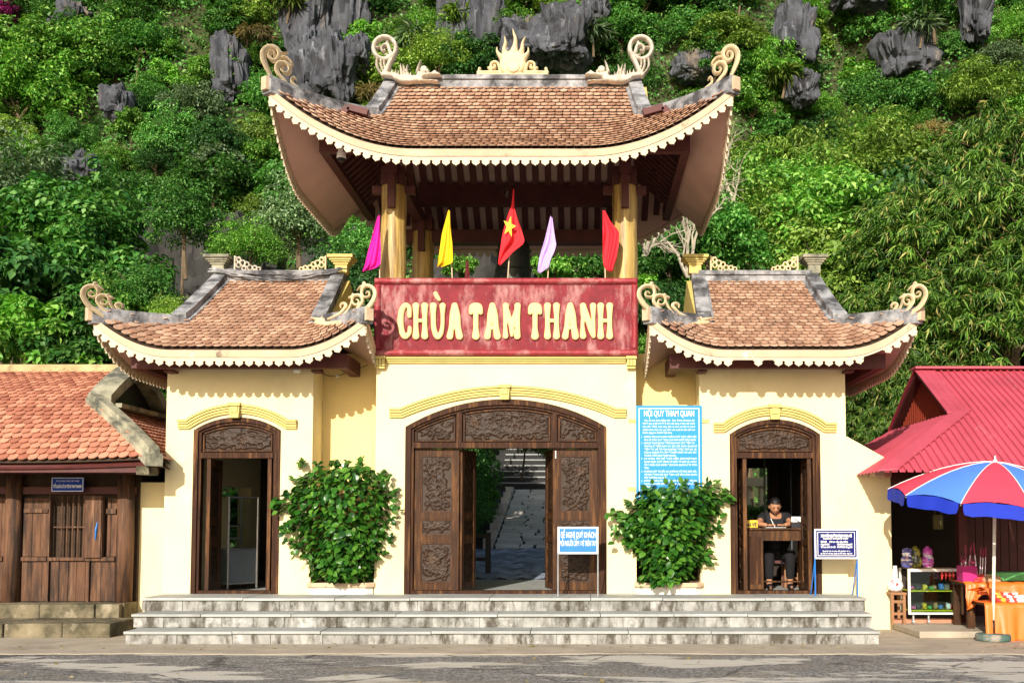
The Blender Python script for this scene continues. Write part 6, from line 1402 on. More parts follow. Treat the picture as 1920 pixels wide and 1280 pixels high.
body = [('Khu Di tích danh thắng Nhị - Tam Thanh đã được Bộ', 175, 885, 250), ('VHTT (nay là Bộ VH,TT & DL) xếp hạng di tích cấp Quốc', 152, 895, 294), ('Gia năm 1962, mọi công dân và toàn xã hội có trách', 152, 893, 338), ('nhiệm thực hiện các quy định của Luật di sản văn hoá', 152, 893, 382), ('Nước cộng hoà XHCN Việt Nam.', 152, 570, 424),
        ('KHÁCH VÀO KHU DANH THẮNG PHẢI THỰC HIỆN VIỆC', 172, 912, 482), ('MUA VÉ THEO QUY ĐỊNH CỦA NHÀ NƯỚC BAN HÀNH.', 172, 908, 526), ('KHÁCH THAM QUAN ĐIỂM NÀO MUA VÉ Ở ĐIỂM ĐÓ.', 172, 888, 570), ('VÉ MUA Ở ĐIỂM NÀO CÓ GIÁ TRỊ THAM QUAN Ở', 172, 916, 614), ('ĐIỂM ĐÓ. (VÉ ĐÃ MUA KHÔNG ĐƯỢC TRẢ LẠI. VÉ', 172, 910, 658), ('CỦA AI NGƯỜI ẤY CẦM ĐỂ KIỂM SOÁT VÀ LƯU GIỮ', 172, 910, 702), ('TRONG THỜI GIAN THAM QUAN).', 172, 625, 746),
        ('CÁ NHÂN, TẬP THỂ ĐƯỢC MIỄN, GIẢM PHÍ THAM', 172, 910, 790), ('QUAN PHẢI XUẤT TRÌNH VÉ GIẤY TỜ HỢP LỆ, HOẶC', 172, 914, 834), ('CÓ Ý KIẾN CỦA LÃNH ĐẠO BAN QUẢN LÝ DI TÍCH', 172, 914, 878), ('TỈNH.', 172, 240, 922), ('KHÔNG HÚT THUỐC LÁ, KHÔNG VỨT RÁC BỪA BÃI,', 172, 912, 970), ('VỆ SINH ĐÚNG NƠI QUY ĐỊNH, GIỮ GÌN CẢNH QUAN', 172, 914, 1014), ('MÔI TRƯỜNG SẠCH SẼ.', 172, 492, 1058),
        ('KHÔNG CHEN LẤN XÔ ĐẨY, GÂY RỐI TRẬT TỰ TRỊ AN,', 172, 914, 1102), ('THỰC HIỆN NẾP SỐNG VĂN MINH, LỊCH SỰ NƠI CÔNG', 172, 920, 1146), ('CỘNG.', 172, 270, 1188), ('KHÔNG ĐƯỢC TỰ Ý CẤM LỬA, ĐỐT HƯƠNG TRONG HANG', 172, 914, 1232)]
for q, (tt, a, b, v) in enumerate(body):
    T = MB(); T.add(*text_mesh(tt, .034, tx(a), YS - .002, tz2(v + 8), 'LEFT', tx(b) - tx(a), .0002, shear=.25 if q < 5 else 0)); T.build('text_line', 'paint', s)
for nmb, v in (('1 -', 490), ('2 -', 578), ('3 -', 798), ('4 -', 978), ('5 -', 1110), ('6 -', 1240)):
    T = MB(); T.add(*text_mesh(nmb, .03, tx(132), YS - .002, tz2(v), 'LEFT', tx(160) - tx(132))); T.build('item_number', 'paint', s)
for a, b, py in ((1179, 1193, 788.5), (1316.5, 1330, 789), (1178, 1193, 916)):
    z = azz(py, -.01, 1254); MB().box(ax(a, -.01), ax(b, -.01) , -.02, -.002, z - .022, z + .022).build('fixing_bracket', 'trim', s)
def stand(name, label, pxs, pys, Y, face, legm, texts, frame_w=.012, sub=None):
    s = thing(name, label, 'sign', (at(sum(pxs) / 2, pys[1], Y).x, Y, LZ))
    xa, xb = at(pxs[0], pys[0], Y).x, at(pxs[1], pys[0], Y).x; za, zb_ = at(sum(pxs) / 2, pys[1], Y).z, at(sum(pxs) / 2, pys[0], Y).z
    panel(s, 'board', xa + .004, xb - .004, za + .004, zb_ - .004, Y, face, .012)
    f = MB(); f.box(xa, xb, Y - .012, Y + .016, zb_ - frame_w, zb_).box(xa, xb, Y - .012, Y + .016, za, za + frame_w).box(xa, xa + frame_w, Y - .012, Y + .016, za + frame_w, zb_ - frame_w).box(xb - frame_w, xb, Y - .012, Y + .016, za + frame_w, zb_ - frame_w); f.build('frame', 'steel' if face == 'blue2' else 'paint', s)
    for x in (xa + .006, xb - .006): MB().tube([(x, Y + .022, LZ), (x, Y + .022, zb_ - .02)], .0095, 8).build('leg', legm, s); MB().tube([(x, Y + .022, za - .01), (x, Y + .32, LZ)], .007, 8).build('stay', legm, s)
    for (tt, u0, u1, v, sz, bo) in texts:
        T = MB(); W_ = xb - xa; T.add(*text_mesh(tt, sz, xa + W_ * u0, Y - .003, zb_ - (zb_ - za) * v, 'LEFT', W_ * (u1 - u0), bo)); T.build('text_line', 'paint', s)
    return s, xa, xb, za, zb_
s, xa, xb, za, zb_ = stand('ticket_notice', 'small mid-blue notice on thin legs in front of the right door leaf', (1045.5, 1122), (987, 1038), -.55, 'blue2', 'steel', [('ĐỀ NGHỊ QUÝ KHÁCH', .075, .925, .40, .105, .0012), ('MỖI NGƯỜI CẦM 1 VÉ TRÊN TAY', .06, .94, .70, .095, .0010)])
border(s, xa, xb, za, zb_, -.55, .006, .018)
s, xa, xb, za, zb_ = stand('price_notice', 'navy ticket price board in a white frame beside the right tower door', (1527, 1608), (991, 1047), -.5, 'navy', 'blue2', [('XIN MỜI QUÝ KHÁCH MUA VÉ', .14, .86, .27, .045, .003), ('PLEASE BUY ENTRANCE TICKET', .2, .78, .345, .022, .001), ('GIÁ VÉ:', .14, .28, .455, .03, .0015), ('(Đã bao gồm bảo hiểm)', .34, .77, .455, .03, .001), ('- Người lớn', .12, .34, .54, .03, .0015), ('20.000đ/vé/người', .52, .87, .54, .03, .0015), ('Trẻ em dưới 16 tuổi', .14, .48, .63, .03, .0015), ('10.000đ/vé/người', .52, .87, .63, .03, .0015), ('Quý khách có nhu cầu hướng dẫn,', .18, .82, .76, .022, .0008), ('xin liên hệ với Ban Quản lý để được giúp đỡ.', .13, .87, .84, .022, .0008)], .018)
border(s, xa, xb, za, zb_, -.5, .007, .038)

# ------------------------------------------------------------------ flags
def flag(label, rows, pole, col, Y, star=False, seed=0, par=None):
    f = thing('flag', label, 'flag', at(pole[1][0], pole[1][1], Y), 'small flags along the signboard')
    MB().tube([at(pole[0][0], pole[0][1] + 1, Y), at(pole[1][0], pole[1][1], Y)], .0085, 8).build('flagpole', 'beige', f)
    n = 14; V = []; ys = [r[0] for r in rows]
    L = np.linspace(ys[0], ys[-1], 30); l = np.interp(L, ys, [r[1] for r in rows]); r_ = np.interp(L, ys, [r[2] for r in rows])
    for j in range(30):
        w_ = (r_[j] - l[j])
        for i in range(n):
            t = i / (n - 1); V.append(at(l[j] + w_ * t, L[j] + 1.5 * math.sin(t * 5 + seed), Y - .022 - .0022 * w_ * (.5 + .5 * math.sin(t * 7 + L[j] * .035 + seed)) - .0008 * w_ * math.sin(t * 17 + L[j] * .06)))
    ii = np.arange(30 * n).reshape(30, n); o = place('flag_cloth', V, np.stack([ii[:-1, :-1], ii[:-1, 1:], ii[1:, 1:], ii[1:, :-1]], -1).reshape(-1, 4), col, f, True)
    m = o.modifiers.new('s', 'SOLIDIFY'); m.thickness = .003
    if star:
        V = []; cx_, cy_ = 955, 425
        for k in range(10):
            rr_ = 20 if k % 2 == 0 else 8; a = k * math.pi / 5 + .25; V.append(at(cx_ + rr_ * .62 * math.sin(a), cy_ - rr_ * 1.05 * math.cos(a), Y - .135))
        V.append(at(cx_, cy_, Y - .14)); place('star', V, [(k, (k + 1) % 10, 10) for k in range(10)], mat('yellow_star_cloth', (.85, .6, .05), .8, .1), f)
def cloth(n_, c): return mat(n_, c, .75, .08, 3, (), .1, 100)
FY = -.06
flag('magenta flag at the left end of the signboard beside the pillar', [(405, 708, 712), (440, 698, 713), (470, 690, 714), (495, 684, 714), (503, 681, 706), (509, 680, 684)], ((711, 405), (712, 524)), cloth('magenta_cloth', (.72, .005, .30)), FY - .02, seed=1)
flag('golden yellow flag standing on the signboard left of centre', [(395, 840, 843), (425, 832, 845), (440, 828, 846), (455, 826, 848), (478, 823, 849), (492, 821, 849), (500, 820, 828)], ((843, 395), (848, 524)), cloth('yellow_cloth', (.82, .50, .005)), FY, seed=2)
flag('red flag with a yellow star on the tallest central pole', [(355, 962, 964.5), (385, 959, 964), (400, 953, 968), (430, 944, 978), (450, 940, 984), (457, 939, 980), (470, 937, 963), (484, 935, 950), (496, 934, 938)], ((963, 356), (952, 524)), cloth('flag_red_cloth', (.70, .02, .03)), FY, True, seed=3)
flag('pale lilac flag standing on the signboard right of centre', [(407, 1032, 1035.5), (440, 1024, 1040), (458, 1019, 1043), (470, 1015, 1040), (485, 1011, 1033), (500, 1009, 1030), (511, 1008, 1013)], ((1034, 407), (1027, 524)), cloth('lilac_cloth', (.50, .34, .72)), FY, seed=4)
flag('plain bright red flag beside the right front pillar', [(395, 1130, 1134), (415, 1130, 1144), (436, 1130, 1161), (460, 1130, 1160), (485, 1130, 1156), (500, 1132, 1151), (508, 1138, 1149)], ((1132, 395), (1135, 524)), cloth('red_cloth', (.80, .015, .03)), FY, seed=5)
flag('tiny faded pink flag seen low behind the signboard edge', [(487, 874.5, 877.5), (500, 873, 879), (524, 871, 881)], ((876, 487), (876, 528)), cloth('pink_cloth', (.70, .16, .2)), 2.2, seed=6)

# ------------------------------------------------------------------ bell, lamps, cables
bc = at(963, 500, 1.6); zt2 = at(963, 446, 1.6).z
bl = thing('bronze_bell', 'large dark bronze bell hanging under the pavilion roof', 'bell', (bc.x, 1.6, zt2 - .9))
MB().lathe([(.30, -.92), (.29, -.86), (.262, -.6), (.25, -.3), (.235, -.12), (.19, -.03), (.09, .0)], (bc.x, 1.6, zt2), 32).build('bell_body', 'bronze', bl, True)
for zz in (-.8, -.5, -.2): MB().lathe([(.262 - zz * .03, zz - .008), (.268 - zz * .032, zz), (.262 - zz * .03, zz + .008)], (bc.x, 1.6, zt2), 32).build('bell_band', 'bronze', bl, True)
MB().tube([(bc.x - .06, 1.6, zt2), (bc.x - .05, 1.6, zt2 + .1), (bc.x + .05, 1.6, zt2 + .1), (bc.x + .06, 1.6, zt2)], .02, 8).tube([(bc.x, 1.6, zt2 + .1), (bc.x, 1.6, 6.5)], .014, 6).build('bell_hanger', 'bronze', bl)
lb = at(950, 362, 1.0); s = thing('hanging_bulb', 'clear light bulb hanging on a cord in the pavilion', 'light bulb', tuple(lb))
MB().tube([(lb.x, 1.0, lb.z + .06), (lb.x, 1.0, 7.3)], .005, 6).build('cord', 'black', s); MB().lathe([(.01, -.06), (.032, -.04), (.038, -.01), (.02, .03), (.016, .06)], (lb.x, 1.0, lb.z), 14).build('bulb', glassmat('bulb_glass', (.9, .9, .85)), s, True)
c = at(640, 296, -.15); s = thing('dome_camera', 'white dome security camera under the left eave of the tall roof', 'security camera', tuple(c))
MB().lathe([(.02, -.06), (.045, -.045), (.055, -.01)], tuple(c), 18).build('dome', 'black', s, True); MB().lathe([(.06, -.01), (.065, .01), (.06, .04), (.0601, .16)], tuple(c), 18).build('housing', 'paint', s, True)
c = at(557, 693, -.12); s = thing('floodlight', 'small white floodlight under the left tower eave', 'lamp', tuple(c))
MB().lathe([(.045, -.04), (.05, 0), (.03, .03), (.012, .05)], tuple(c), 14).build('lamp_head', 'paint', s, True); MB().tube([c + Vector((0, 0, .04)), c + Vector((0, .03, .14))], .012, 8).build('lamp_arm', 'steel', s)
w_ = [at(585, 694, .3), at(603, 700, .35), at(618, 705, .35), at(632, 705, .35), at(655, 697, .35), at(690, 684, .3)]
s = thing('slung_wire', 'thin black wire with one tiny white lamp slung under the left tower eave', 'wire', tuple(w_[3])); MB().tube(w_, .005, 5).build('wire', 'black', s); MB().lathe([(.01, -.02), (.022, 0), (.01, .02)], tuple(w_[3]), 10).build('tiny_lamp', 'paint', s, True)
for q in range(7):
    a, b = at(393 + rnd.uniform(-6, 6), 506 + rnd.uniform(-4, 3), 1.42), at(642 + rnd.uniform(-6, 10), 504 + rnd.uniform(-3, 6), 1.42); sag = rnd.uniform(.03, .16); P = [a.lerp(b, t / 12) + Vector((0, -.03 * math.sin(math.pi * t / 12), -sag * math.sin(math.pi * t / 12) + .012 * math.sin(t * 2.3 + q))) for t in range(13)]
    MB().tube(P, .009, 6).build('cable', 'grey', label=['thickest sagging', 'lowest sagging', 'second sagging', 'third sagging', 'fourth sagging', 'fifth sagging', 'uppermost sagging'][q] + ' grey cable along the left tower ridge', cat='cable', group='cables draped over the left tower ridge')

# ------------------------------------------------------------------ planters and shrubs
def leaf_mesh(L, W_):
    pts = [(0, 0), (.18, .32), (.42, .5), (.7, .36), (1, 0), (.7, -.36), (.42, -.5), (.18, -.32)]
    V = [(0, 0, 0), (.42, 0, -.03), (.72, 0, -.07)] + [(a, b, .07 * abs(b) * 2 - .16 * a * a) for a, b in pts]
    V = [(v[0] * L, v[1] * W_, v[2] * L) for v in V]
    return np.array(V), [(0 + 3, 4, 1), (4, 5, 1), (5, 6, 2), (5, 2, 1), (6, 7, 2), (7, 8, 2), (8, 9, 2), (9, 1, 2), (9, 10, 1), (10, 3, 1)]
def bush(label, outl, ctr_px, Y, depth, n, seed, planter_px, gcode, arms=(), shoots=()):
    """outl: list of (py, px_left, px_right)"""
    rs_ = np.random.RandomState(seed); pl_ = thing('planter_bed', 'white and ochre planter bed built into the recess ' + gcode, 'planter', (ax(sum(planter_px) / 2), -.05, LZ))
    xa, xb = ax(planter_px[0], -.1, 1100), ax(planter_px[1], -.1, 1100); z1_, z2_ = at(600, 1101, -.12).z, at(600, 1092, -.12).z
    oc = lambda a, b, y, c: [(a + c, y), (b - c, y), (b, y + c), (b, .5), (a, .5), (a, y + c)]
    MB().hprism(oc(xa + .03, xb - .03, -.10, .09), LZ, z1_).build('planter_wall', 'white', pl_); MB().hprism(oc(xa, xb, -.14, .1), z1_ + .001, z2_).build('planter_rim', 'fascia', pl_, bevel=.012)
    MB().box(xa + .08, xb - .08, -.02, .5, z2_ + .001, z2_ + .02).build('soil', 'soil', pl_)
    MB().box((XL1 if planter_px[0] < 900 else XC1) + .002, (XC0 if planter_px[0] < 900 else XR0) - .002, .50, .555, LZ, at(600, 1035, .5).z).build('dark_niche_panel', 'soil', pl_)  # flat dark brown panel across the lower recess behind the shrub
    b = thing('planter_shrub', label, 'shrub', (ax(ctr_px), .05, z2_), 'leafy shrubs in the wall planters')
    ys = [o[0] for o in outl]; ms = []
    cxm = lambda y: (np.interp(y, ys, [o[1] for o in outl]), np.interp(y, ys, [o[2] for o in outl]))
    k = 0
    while k < n:
        y = rs_.uniform(ys[0], ys[-1]); l, r_ = cxm(y)
        if rs_.uniform() > (r_ - l) / 215: continue
        th = rs_.uniform(-1, 1); x = (l + r_) / 2 + (r_ - l) / 2 * th; fr_ = math.sqrt(max(0, 1 - th * th)); sh = rs_.uniform(.35, 1.05)
        lumpy = 1 + .22 * noise.noise(Vector((x * .03, y * .03, seed)))
        yy = Y - depth * fr_ * sh * lumpy; p = at(x, y, yy); yy = min(yy, .5)
        nrm = Vector((th * .8 + rs_.normal() * .35, -.55 * fr_ + rs_.normal() * .3, .75 + rs_.normal() * .3)).normalized()
        axd = Vector((th + rs_.normal() * .6, -.5 + rs_.normal() * .5, -.45 + rs_.normal() * .4)); s_ = rs_.uniform(.65, 1.25)
        ms.append((yy, frame_mtx(p, axd, nrm.cross(axd)) @ Matrix.Scale(s_, 4))); k += 1
    for (px_, py_, rr_, cnt_) in arms:
        for q in range(cnt_):
            p = at(px_ + rs_.normal() * rr_, py_ + rs_.normal() * rr_ * .6, Y - depth * .5 + rs_.normal() * .08); nrm = Vector((rs_.normal() * .4, -.5, .8)); axd = Vector((rs_.normal(), -.4, -.3 + rs_.normal() * .4)); ms.append((p.y, frame_mtx(p, axd, nrm.cross(axd)) @ Matrix.Scale(rs_.uniform(.7, 1.1), 4)))
    for q in range(26):
        y = ys[0] + (ys[-1] - ys[0]) * rs_.uniform(0, .8); l, r_ = cxm(y); sd2 = rs_.choice((-1, 1)); x0_ = l if sd2 < 0 else r_
        if q % 3 == 0: x0_ = rs_.uniform(l, r_); y = ys[0] + 6; dx, dy = rs_.uniform(-.4, .4), -1
        else: dx, dy = sd2, rs_.uniform(-.7, .5)
        L = rs_.uniform(5, 15)
        for k2 in range(7):
            t = (k2 + 1) / 7; p = at(x0_ + dx * L * t + rs_.normal() * 3, y + dy * L * t + rs_.normal() * 3, Y - depth * .45 + rs_.normal() * .05); nrm = Vector((rs_.normal() * .5, -.5, .7)); axd = Vector((dx + rs_.normal() * .7, -.3, -dy * .5 + rs_.normal() * .5)); ms.append((p.y, frame_mtx(p, axd, nrm.cross(axd)) @ Matrix.Scale(rs_.uniform(.6, 1.0), 4)))
    ms.sort(key=lambda m: m[0]); lay_tiles(b, [m[1] for m in ms], leaf_mesh(.105, .078), 'leaf_shrub', 300, 'leaf', 'foliage')
    tm = MB()
    for q in range(14):
        y = ys[0] + (ys[-1] - ys[0]) * rs_.uniform(.1, .6); l, r_ = cxm(y); e = at(l + (r_ - l) * (q + .5) / 14, y, Y - depth * .5); s0 = Vector((ax(ctr_px) + (q - 7) * .02, .08, z2_)); tm.tube([s0, s0.lerp(e, .5) + Vector((0, .05, .0)), e], [.016, .01, .004], 6)
    tm.build('stems', 'bark', b, kind='stuff')
    for q in range(1):
        p = at(ctr_px + rs_.uniform(-40, 40), rs_.uniform(ys[3], ys[5]), Y - depth * 1.02); PV, PF = leaf_mesh(.07, .05); mm = frame_mtx(p, Vector((.3, -.2, -1)), Vector((1, 0, .3)))
        V = [mm @ Vector(v) for v in PV]; place('yellowing_leaf', V, PF, 'leaf_olive', b)
bush('round glossy green shrub in the planter left of the central door', [(872, 640, 688), (888, 590, 712), (905, 556, 724), (930, 528, 732), (960, 526, 730), (990, 545, 728), (1015, 556, 722), (1040, 566, 712), (1062, 578, 700), (1086, 592, 690)], 628, .16, .52, 2300, 3, (573, 701), 'left of the central door', arms=((520, 942, 7, 14), (548, 972, 8, 10), (668, 880, 9, 16), (575, 892, 8, 14), (722, 892, 6, 10)))
bush('spreading green shrub in the planter below the blue rules board', [(912, 1210, 1330), (925, 1196, 1352), (940, 1190, 1354), (960, 1182, 1345), (985, 1178, 1340), (1010, 1182, 1332), (1035, 1192, 1322), (1058, 1204, 1312), (1078, 1212, 1290), (1094, 1226, 1268)], 1256, .14, .52, 2100, 6, (1190, 1321), 'below the blue rules board', arms=((1160, 962, 10, 34), (1170, 988, 12, 44), (1188, 1015, 10, 30), (1215, 1082, 8, 18), (1346, 935, 6, 12)))

# ------------------------------------------------------------------ left tower interior cabinet
cb = thing('glass_cabinet', 'grey glass display cabinet standing in the dark left tower room', 'cabinet', (at(432, 1095, 1.1).x, 1.3, LZ))
A0, B0, C0 = at(427, 1103, .95), at(481, 1088, 1.35), at(397, 1094, 1.5)
A0.z = B0.z = C0.z = LZ; u_ = (B0 - A0); v_ = (C0 - A0); u_.z = v_.z = 0; zt2 = at(427, 931, .95).z
def cbar(a, b, w_=.022, m_='steel'): MB().bar(a, b, w_, w_).build('cabinet_bar', m_, cb)
H1, H2 = Vector((0, 0, zt2 - LZ)), Vector((0, 0, .57))
M['cabgrey'] = mat('grey_blue_cabinet', (.16, .19, .21), .4, .1, 4, (), 0)
for p in (A0, A0 + u_, A0 + v_, A0 + u_ + v_): cbar(p, p + H1)
for o_ in (H1, H2, Vector((0, 0, .08))):
    for a, b in ((A0, A0 + u_), (A0, A0 + v_), (A0 + u_, A0 + u_ + v_), (A0 + v_, A0 + u_ + v_)): cbar(a + o_, b + o_, .016)
V = [A0 + Vector((0, 0, .08)), A0 + u_ + Vector((0, 0, .08)), A0 + u_ + v_ + Vector((0, 0, .08)), A0 + v_ + Vector((0, 0, .08))]; V += [p + Vector((0, 0, .48)) for p in V]; c_ = sum(V, Vector()) / 8; V = [c_ + (p - c_) * .985 for p in V]
place('base_cupboard', V, [(0, 1, 5, 4), (1, 2, 6, 5), (2, 3, 7, 6), (3, 0, 4, 7), (4, 5, 6, 7), (3, 2, 1, 0)], 'cabgrey', cb)
gm = glassmat('cabinet_glass', (.8, .9, .9))
for a, b in ((A0, A0 + u_), (A0, A0 + v_)): place('cabinet_glass', [a + H2, b + H2, b + H1, a + H1], [(0, 1, 2, 3)], gm, cb)
place('glass_shelf', [A0 + H2 * 1.6, A0 + u_ + H2 * 1.6, A0 + u_ + v_ + H2 * 1.6, A0 + v_ + H2 * 1.6], [(0, 1, 2, 3)], gm, cb)

# ------------------------------------------------------------------ ticket desk and clerk
DY0, DY1 = .55, 1.0; dz = at(1450, 989, DY0).z; xa, xb = at(1401, 1000, DY0).x, at(1512, 1000, DY0).x
dk = thing('ticket_desk', 'dark brown wooden ticket desk in the right tower doorway', 'desk', ((xa + xb) / 2, DY0, LZ))
MB().box(xa - .02, xb + .02, DY0 - .03, DY1, dz - .03, dz).build('desktop', 'door', dk, bevel=.005)
xk0, xk1 = at(1431, 1050, DY0).x, at(1507, 1050, DY0).x; zk = at(1450, 1013, DY0).z
MB().box(xa, xk0, DY0, DY1 - .02, LZ + .03, dz - .031).build('pedestal', 'door', dk); MB().box(xk0 + .001, xb, DY0 + .005, DY0 + .03, zk, dz - .031).build('apron', 'door', dk); MB().box(xk1, xb, DY0 + .031, DY1 - .02, LZ + .03, dz - .031).build('side_panel', 'door', dk)
MB().box(xa + .03, xk0 - .03, DY0 - .006, DY0 - .001, LZ + .1, dz - .12).build('pedestal_door', 'frame', dk); MB().tube([(xk0, DY0 + .1, LZ + .13), (xk1, DY0 + .1, LZ + .13)], .012, 8).build('foot_rail', 'door', dk)
st = thing('wooden_stool', 'brown wooden stool in the dark under the ticket desk', 'stool', (at(1487, 1090, 1.5).x, 1.6, LZ)); sx_ = at(1487, 1090, 1.5).x; zs2 = at(1487, 1049, 1.5).z
MB().box(sx_ - .15, sx_ + .15, 1.45, 1.75, zs2 - .03, zs2).build('seat', 'wood', st)
for a in (-.13, .1):
    for b_ in (1.47, 1.7): MB().box(sx_ + a, sx_ + a + .03, b_, b_ + .03, LZ, zs2 - .031).build('leg', 'wood', st)
MB().box(sx_ - .099, sx_ + .099, 1.475, 1.495, LZ + .12, LZ + .15).build('stretcher', 'wood', st)
tb = thing('ticket_sign_box', 'small yellow box lettered BÁN VÉ at the left end of the desk', 'box', (at(1408, 985, .65).x, .65, dz))
x0_, x1_ = at(1391, 985, .62).x, at(1421, 985, .62).x; z1_ = at(1408, 974.5, .62).z
MB().box(x0_, x1_, .62, .70, dz + .001, z1_).build('case', mat('yellow_box_paint', (.75, .48, .03), .5, .05), tb, bevel=.006); T = MB(); T.add(*text_mesh('BÁN VÉ', .065, (x0_ + x1_) / 2, .618, dz + .022, 'CENTER', (x1_ - x0_) * .85, .003)); T.build('lettering', 'black', tb)
mt = thing('card_screen', 'white card panel on a dark block at the right end of the desk', 'screen', (at(1497, 975, .8).x, .8, dz)); xm_ = at(1497, 975, .8).x
MB().box(xm_ - .1, xm_ + .09, .78, .9, dz + .001, dz + .08).build('block', 'black', mt); MB().box(xm_ - .1, xm_ + .09, .785, .80, dz + .081, dz + .155).build('card', 'paint', mt); MB().tube([(xm_ - .07, .77, dz + .13), (xm_ - .02, .765, dz + .10), (xm_ + .03, .77, dz + .07)], .004, 6).build('pen_cord', 'black', mt)
pp = at(1455, 986, .8); MB().box(pp.x - .16, pp.x + .12, .68, .86, dz + .001, dz + .006).build('paper_sheet', 'paint', label='white sheet of paper the clerk is writing on', cat='paper')
for i, (px_, lab) in enumerate(((1388 + 92, 'pale vertical door edge post behind the clerk at right'), (1433, 'thin grey-blue window post behind the clerk at left'))):
    p = at(1487 if i == 0 else 1434, 900, 2.6); MB().box(p.x - .035 if i == 0 else p.x - .012, p.x + .035 if i == 0 else p.x + .012, 2.6, 2.65, LZ, ZTW - .51).build('room_post', 'cabgrey', label=lab, cat='post')
# clerk
M['skin'] = mat('warm_skin', (.46, .22, .12), .5, .05, 5, (), 0); M['shirt'] = mat('black_tshirt', (.012, .012, .016), .85, .1, 20, (), .2, 60); M['hair'] = mat('black_hair', (.008, .007, .007), .5, .2, 40, (), .3, 120); M['trousers'] = mat('shade_dark_trousers', (.006, .006, .008), .9, .1, 10, (), .1)
cxp, BY = at(1453, 960, 1.28).x, 1.28
cl = thing('person', 'man with short black hair in a black T-shirt writing at the ticket desk', 'person', (cxp, BY, LZ))
def skin_mesh(name, verts, edges, radii, root, m_, parent, sub=2):
    me = bpy.data.meshes.new(name); me.from_pydata([tuple(Vector(v)) for v in verts], edges, []); o = bpy.data.objects.new(name, me); COL.objects.link(o)
    md = o.modifiers.new('skin', 'SKIN'); md.use_smooth_shade = True
    me.update(); 
    if not me.skin_vertices: 
        me.attributes
    for i, r in enumerate(radii):
        sv_ = me.skin_vertices[0].data[i]; sv_.radius = (r, r) if not hasattr(r, '__len__') else r; sv_.use_root = (i == root)
    sb = o.modifiers.new('sub', 'SUBSURF'); sb.levels = sub; sb.render_levels = sub
    dg = bpy.context.evaluated_depsgraph_get(); dg.update(); m2 = bpy.data.meshes.new_from_object(o.evaluated_get(dg)); V = [v.co.copy() for v in m2.vertices]; Fc = [tuple(p.vertices) for p in m2.polygons]
    bpy.data.objects.remove(o); return place(name, V, Fc, m_, parent, True)
shz = at(1453, 968, BY).z; hd = at(1453, 949, BY - .14)
def bp(dx, y, z): return (cxp + dx, y, z)
Lh, Rh = at(1445, 984, .84), at(1466, 985, .84); Lh.z = Rh.z = dz + .03
Le, Re = at(1421, 981, 1.0), at(1483, 980, 1.0); Le.z = Re.z = dz + .055
BV = [bp(0, BY + .12, LZ + .48), bp(0, BY + .1, LZ + .68), bp(0, BY + .05, shz - .14), bp(0, BY, shz), bp(0, BY - .06, shz + .07), bp(0, BY - .10, shz + .12),
      bp(-.17, BY + .0, shz - .01), tuple(Le), tuple(Lh.lerp(Le, .25)), bp(.17, BY + .0, shz - .01), tuple(Re), tuple(Rh.lerp(Re, .25)),
      bp(-.12, BY + .1, LZ + .46), bp(-.14, BY - .3, LZ + .48), bp(-.14, BY - .28, LZ + .06), bp(.12, BY + .1, LZ + .46), bp(.16, BY - .3, LZ + .48), bp(.16, BY - .25, LZ + .06), bp(-.14, BY - .42, LZ + .03), bp(.16, BY - .40, LZ + .03)]
BE = [(0, 1), (1, 2), (2, 3), (3, 4), (4, 5), (3, 6), (6, 7), (7, 8), (3, 9), (9, 10), (10, 11), (0, 12), (12, 13), (13, 14), (0, 15), (15, 16), (16, 17), (14, 18), (17, 19)]
BR = [.10, .10, .10, .075, .05, .05, .06, .042, .026, .06, .042, .026, .085, .065, .042, .085, .065, .042, .035, .035]
skin_mesh('body', BV, BE, BR, 0, 'skin', cl)
SV = BV[:4] + [BV[6], tuple(Vector(BV[6]).lerp(Vector(BV[7]), .62)), BV[9], tuple(Vector(BV[9]).lerp(Vector(BV[10]), .62))]
skin_mesh('shirt', SV, [(0, 1), (1, 2), (2, 3), (3, 4), (4, 5), (3, 6), (6, 7)], [.15, .15, .165, .125, .085, .07, .085, .07], 0, 'shirt', cl)
skin_mesh('trousers', [BV[0], BV[12], BV[13], tuple(Vector(BV[14]) + Vector((0, 0, .06))), BV[15], BV[16], tuple(Vector(BV[17]) + Vector((0, 0, .06)))], [(0, 1), (1, 2), (2, 3), (0, 4), (4, 5), (5, 6)], [(.16, .13), .1, .08, .06, .1, .08, .06], 0, 'trousers', cl)  # trousers near black to imitate the darkness under the desk
for q in (0, 1): skin_mesh('shoe', [BV[14 + 3 * q], BV[18 + q]], [(0, 1)], [.052, .045], 0, 'black', cl, 1)  # black shoes keep the feet as dark as the desk shade
HM = Matrix.Translation(hd) @ Matrix.Rotation(R(28), 4, 'X') @ Matrix.Scale(1.0, 4)
def ell(name, c, r, m_, par, n=20, fn=None):
    V = []
    for j in range(n):
        th = math.pi * j / (n - 1)
        for i in range(n):
            ph = 2 * math.pi * i / n; d = Vector((math.sin(th) * math.cos(ph), math.sin(th) * math.sin(ph), math.cos(th)))
            p = Vector((d.x * r[0], d.y * r[1], d.z * r[2]))
            if fn: p = fn(p, d)
            V.append(HM @ (p + Vector(c)))
    ii = np.arange(n * n).reshape(n, n); nx_ = np.roll(ii, -1, 1); return place(name, V, np.stack([ii[:-1], ii[1:], nx_[1:], nx_[:-1]], -1).reshape(-1, 4), m_, par, True)
def headf(p, d):
    if d.z < 0: p.x *= 1 - .26 * d.z * d.z; p.y *= 1 - .12 * d.z * d.z
    if d.y < -.6 and abs(d.x) < .22 and -.35 < d.z < .15: p.y -= .012 * (1 - abs(d.x) / .22)
    if d.y < -.5 and .05 < d.z < .3 and .2 < abs(d.x) < .55: p.y += .006
    return p
hdm = ell('head', (0, 0, 0), (.078, .098, .118), 'skin', cl, 28, headf)
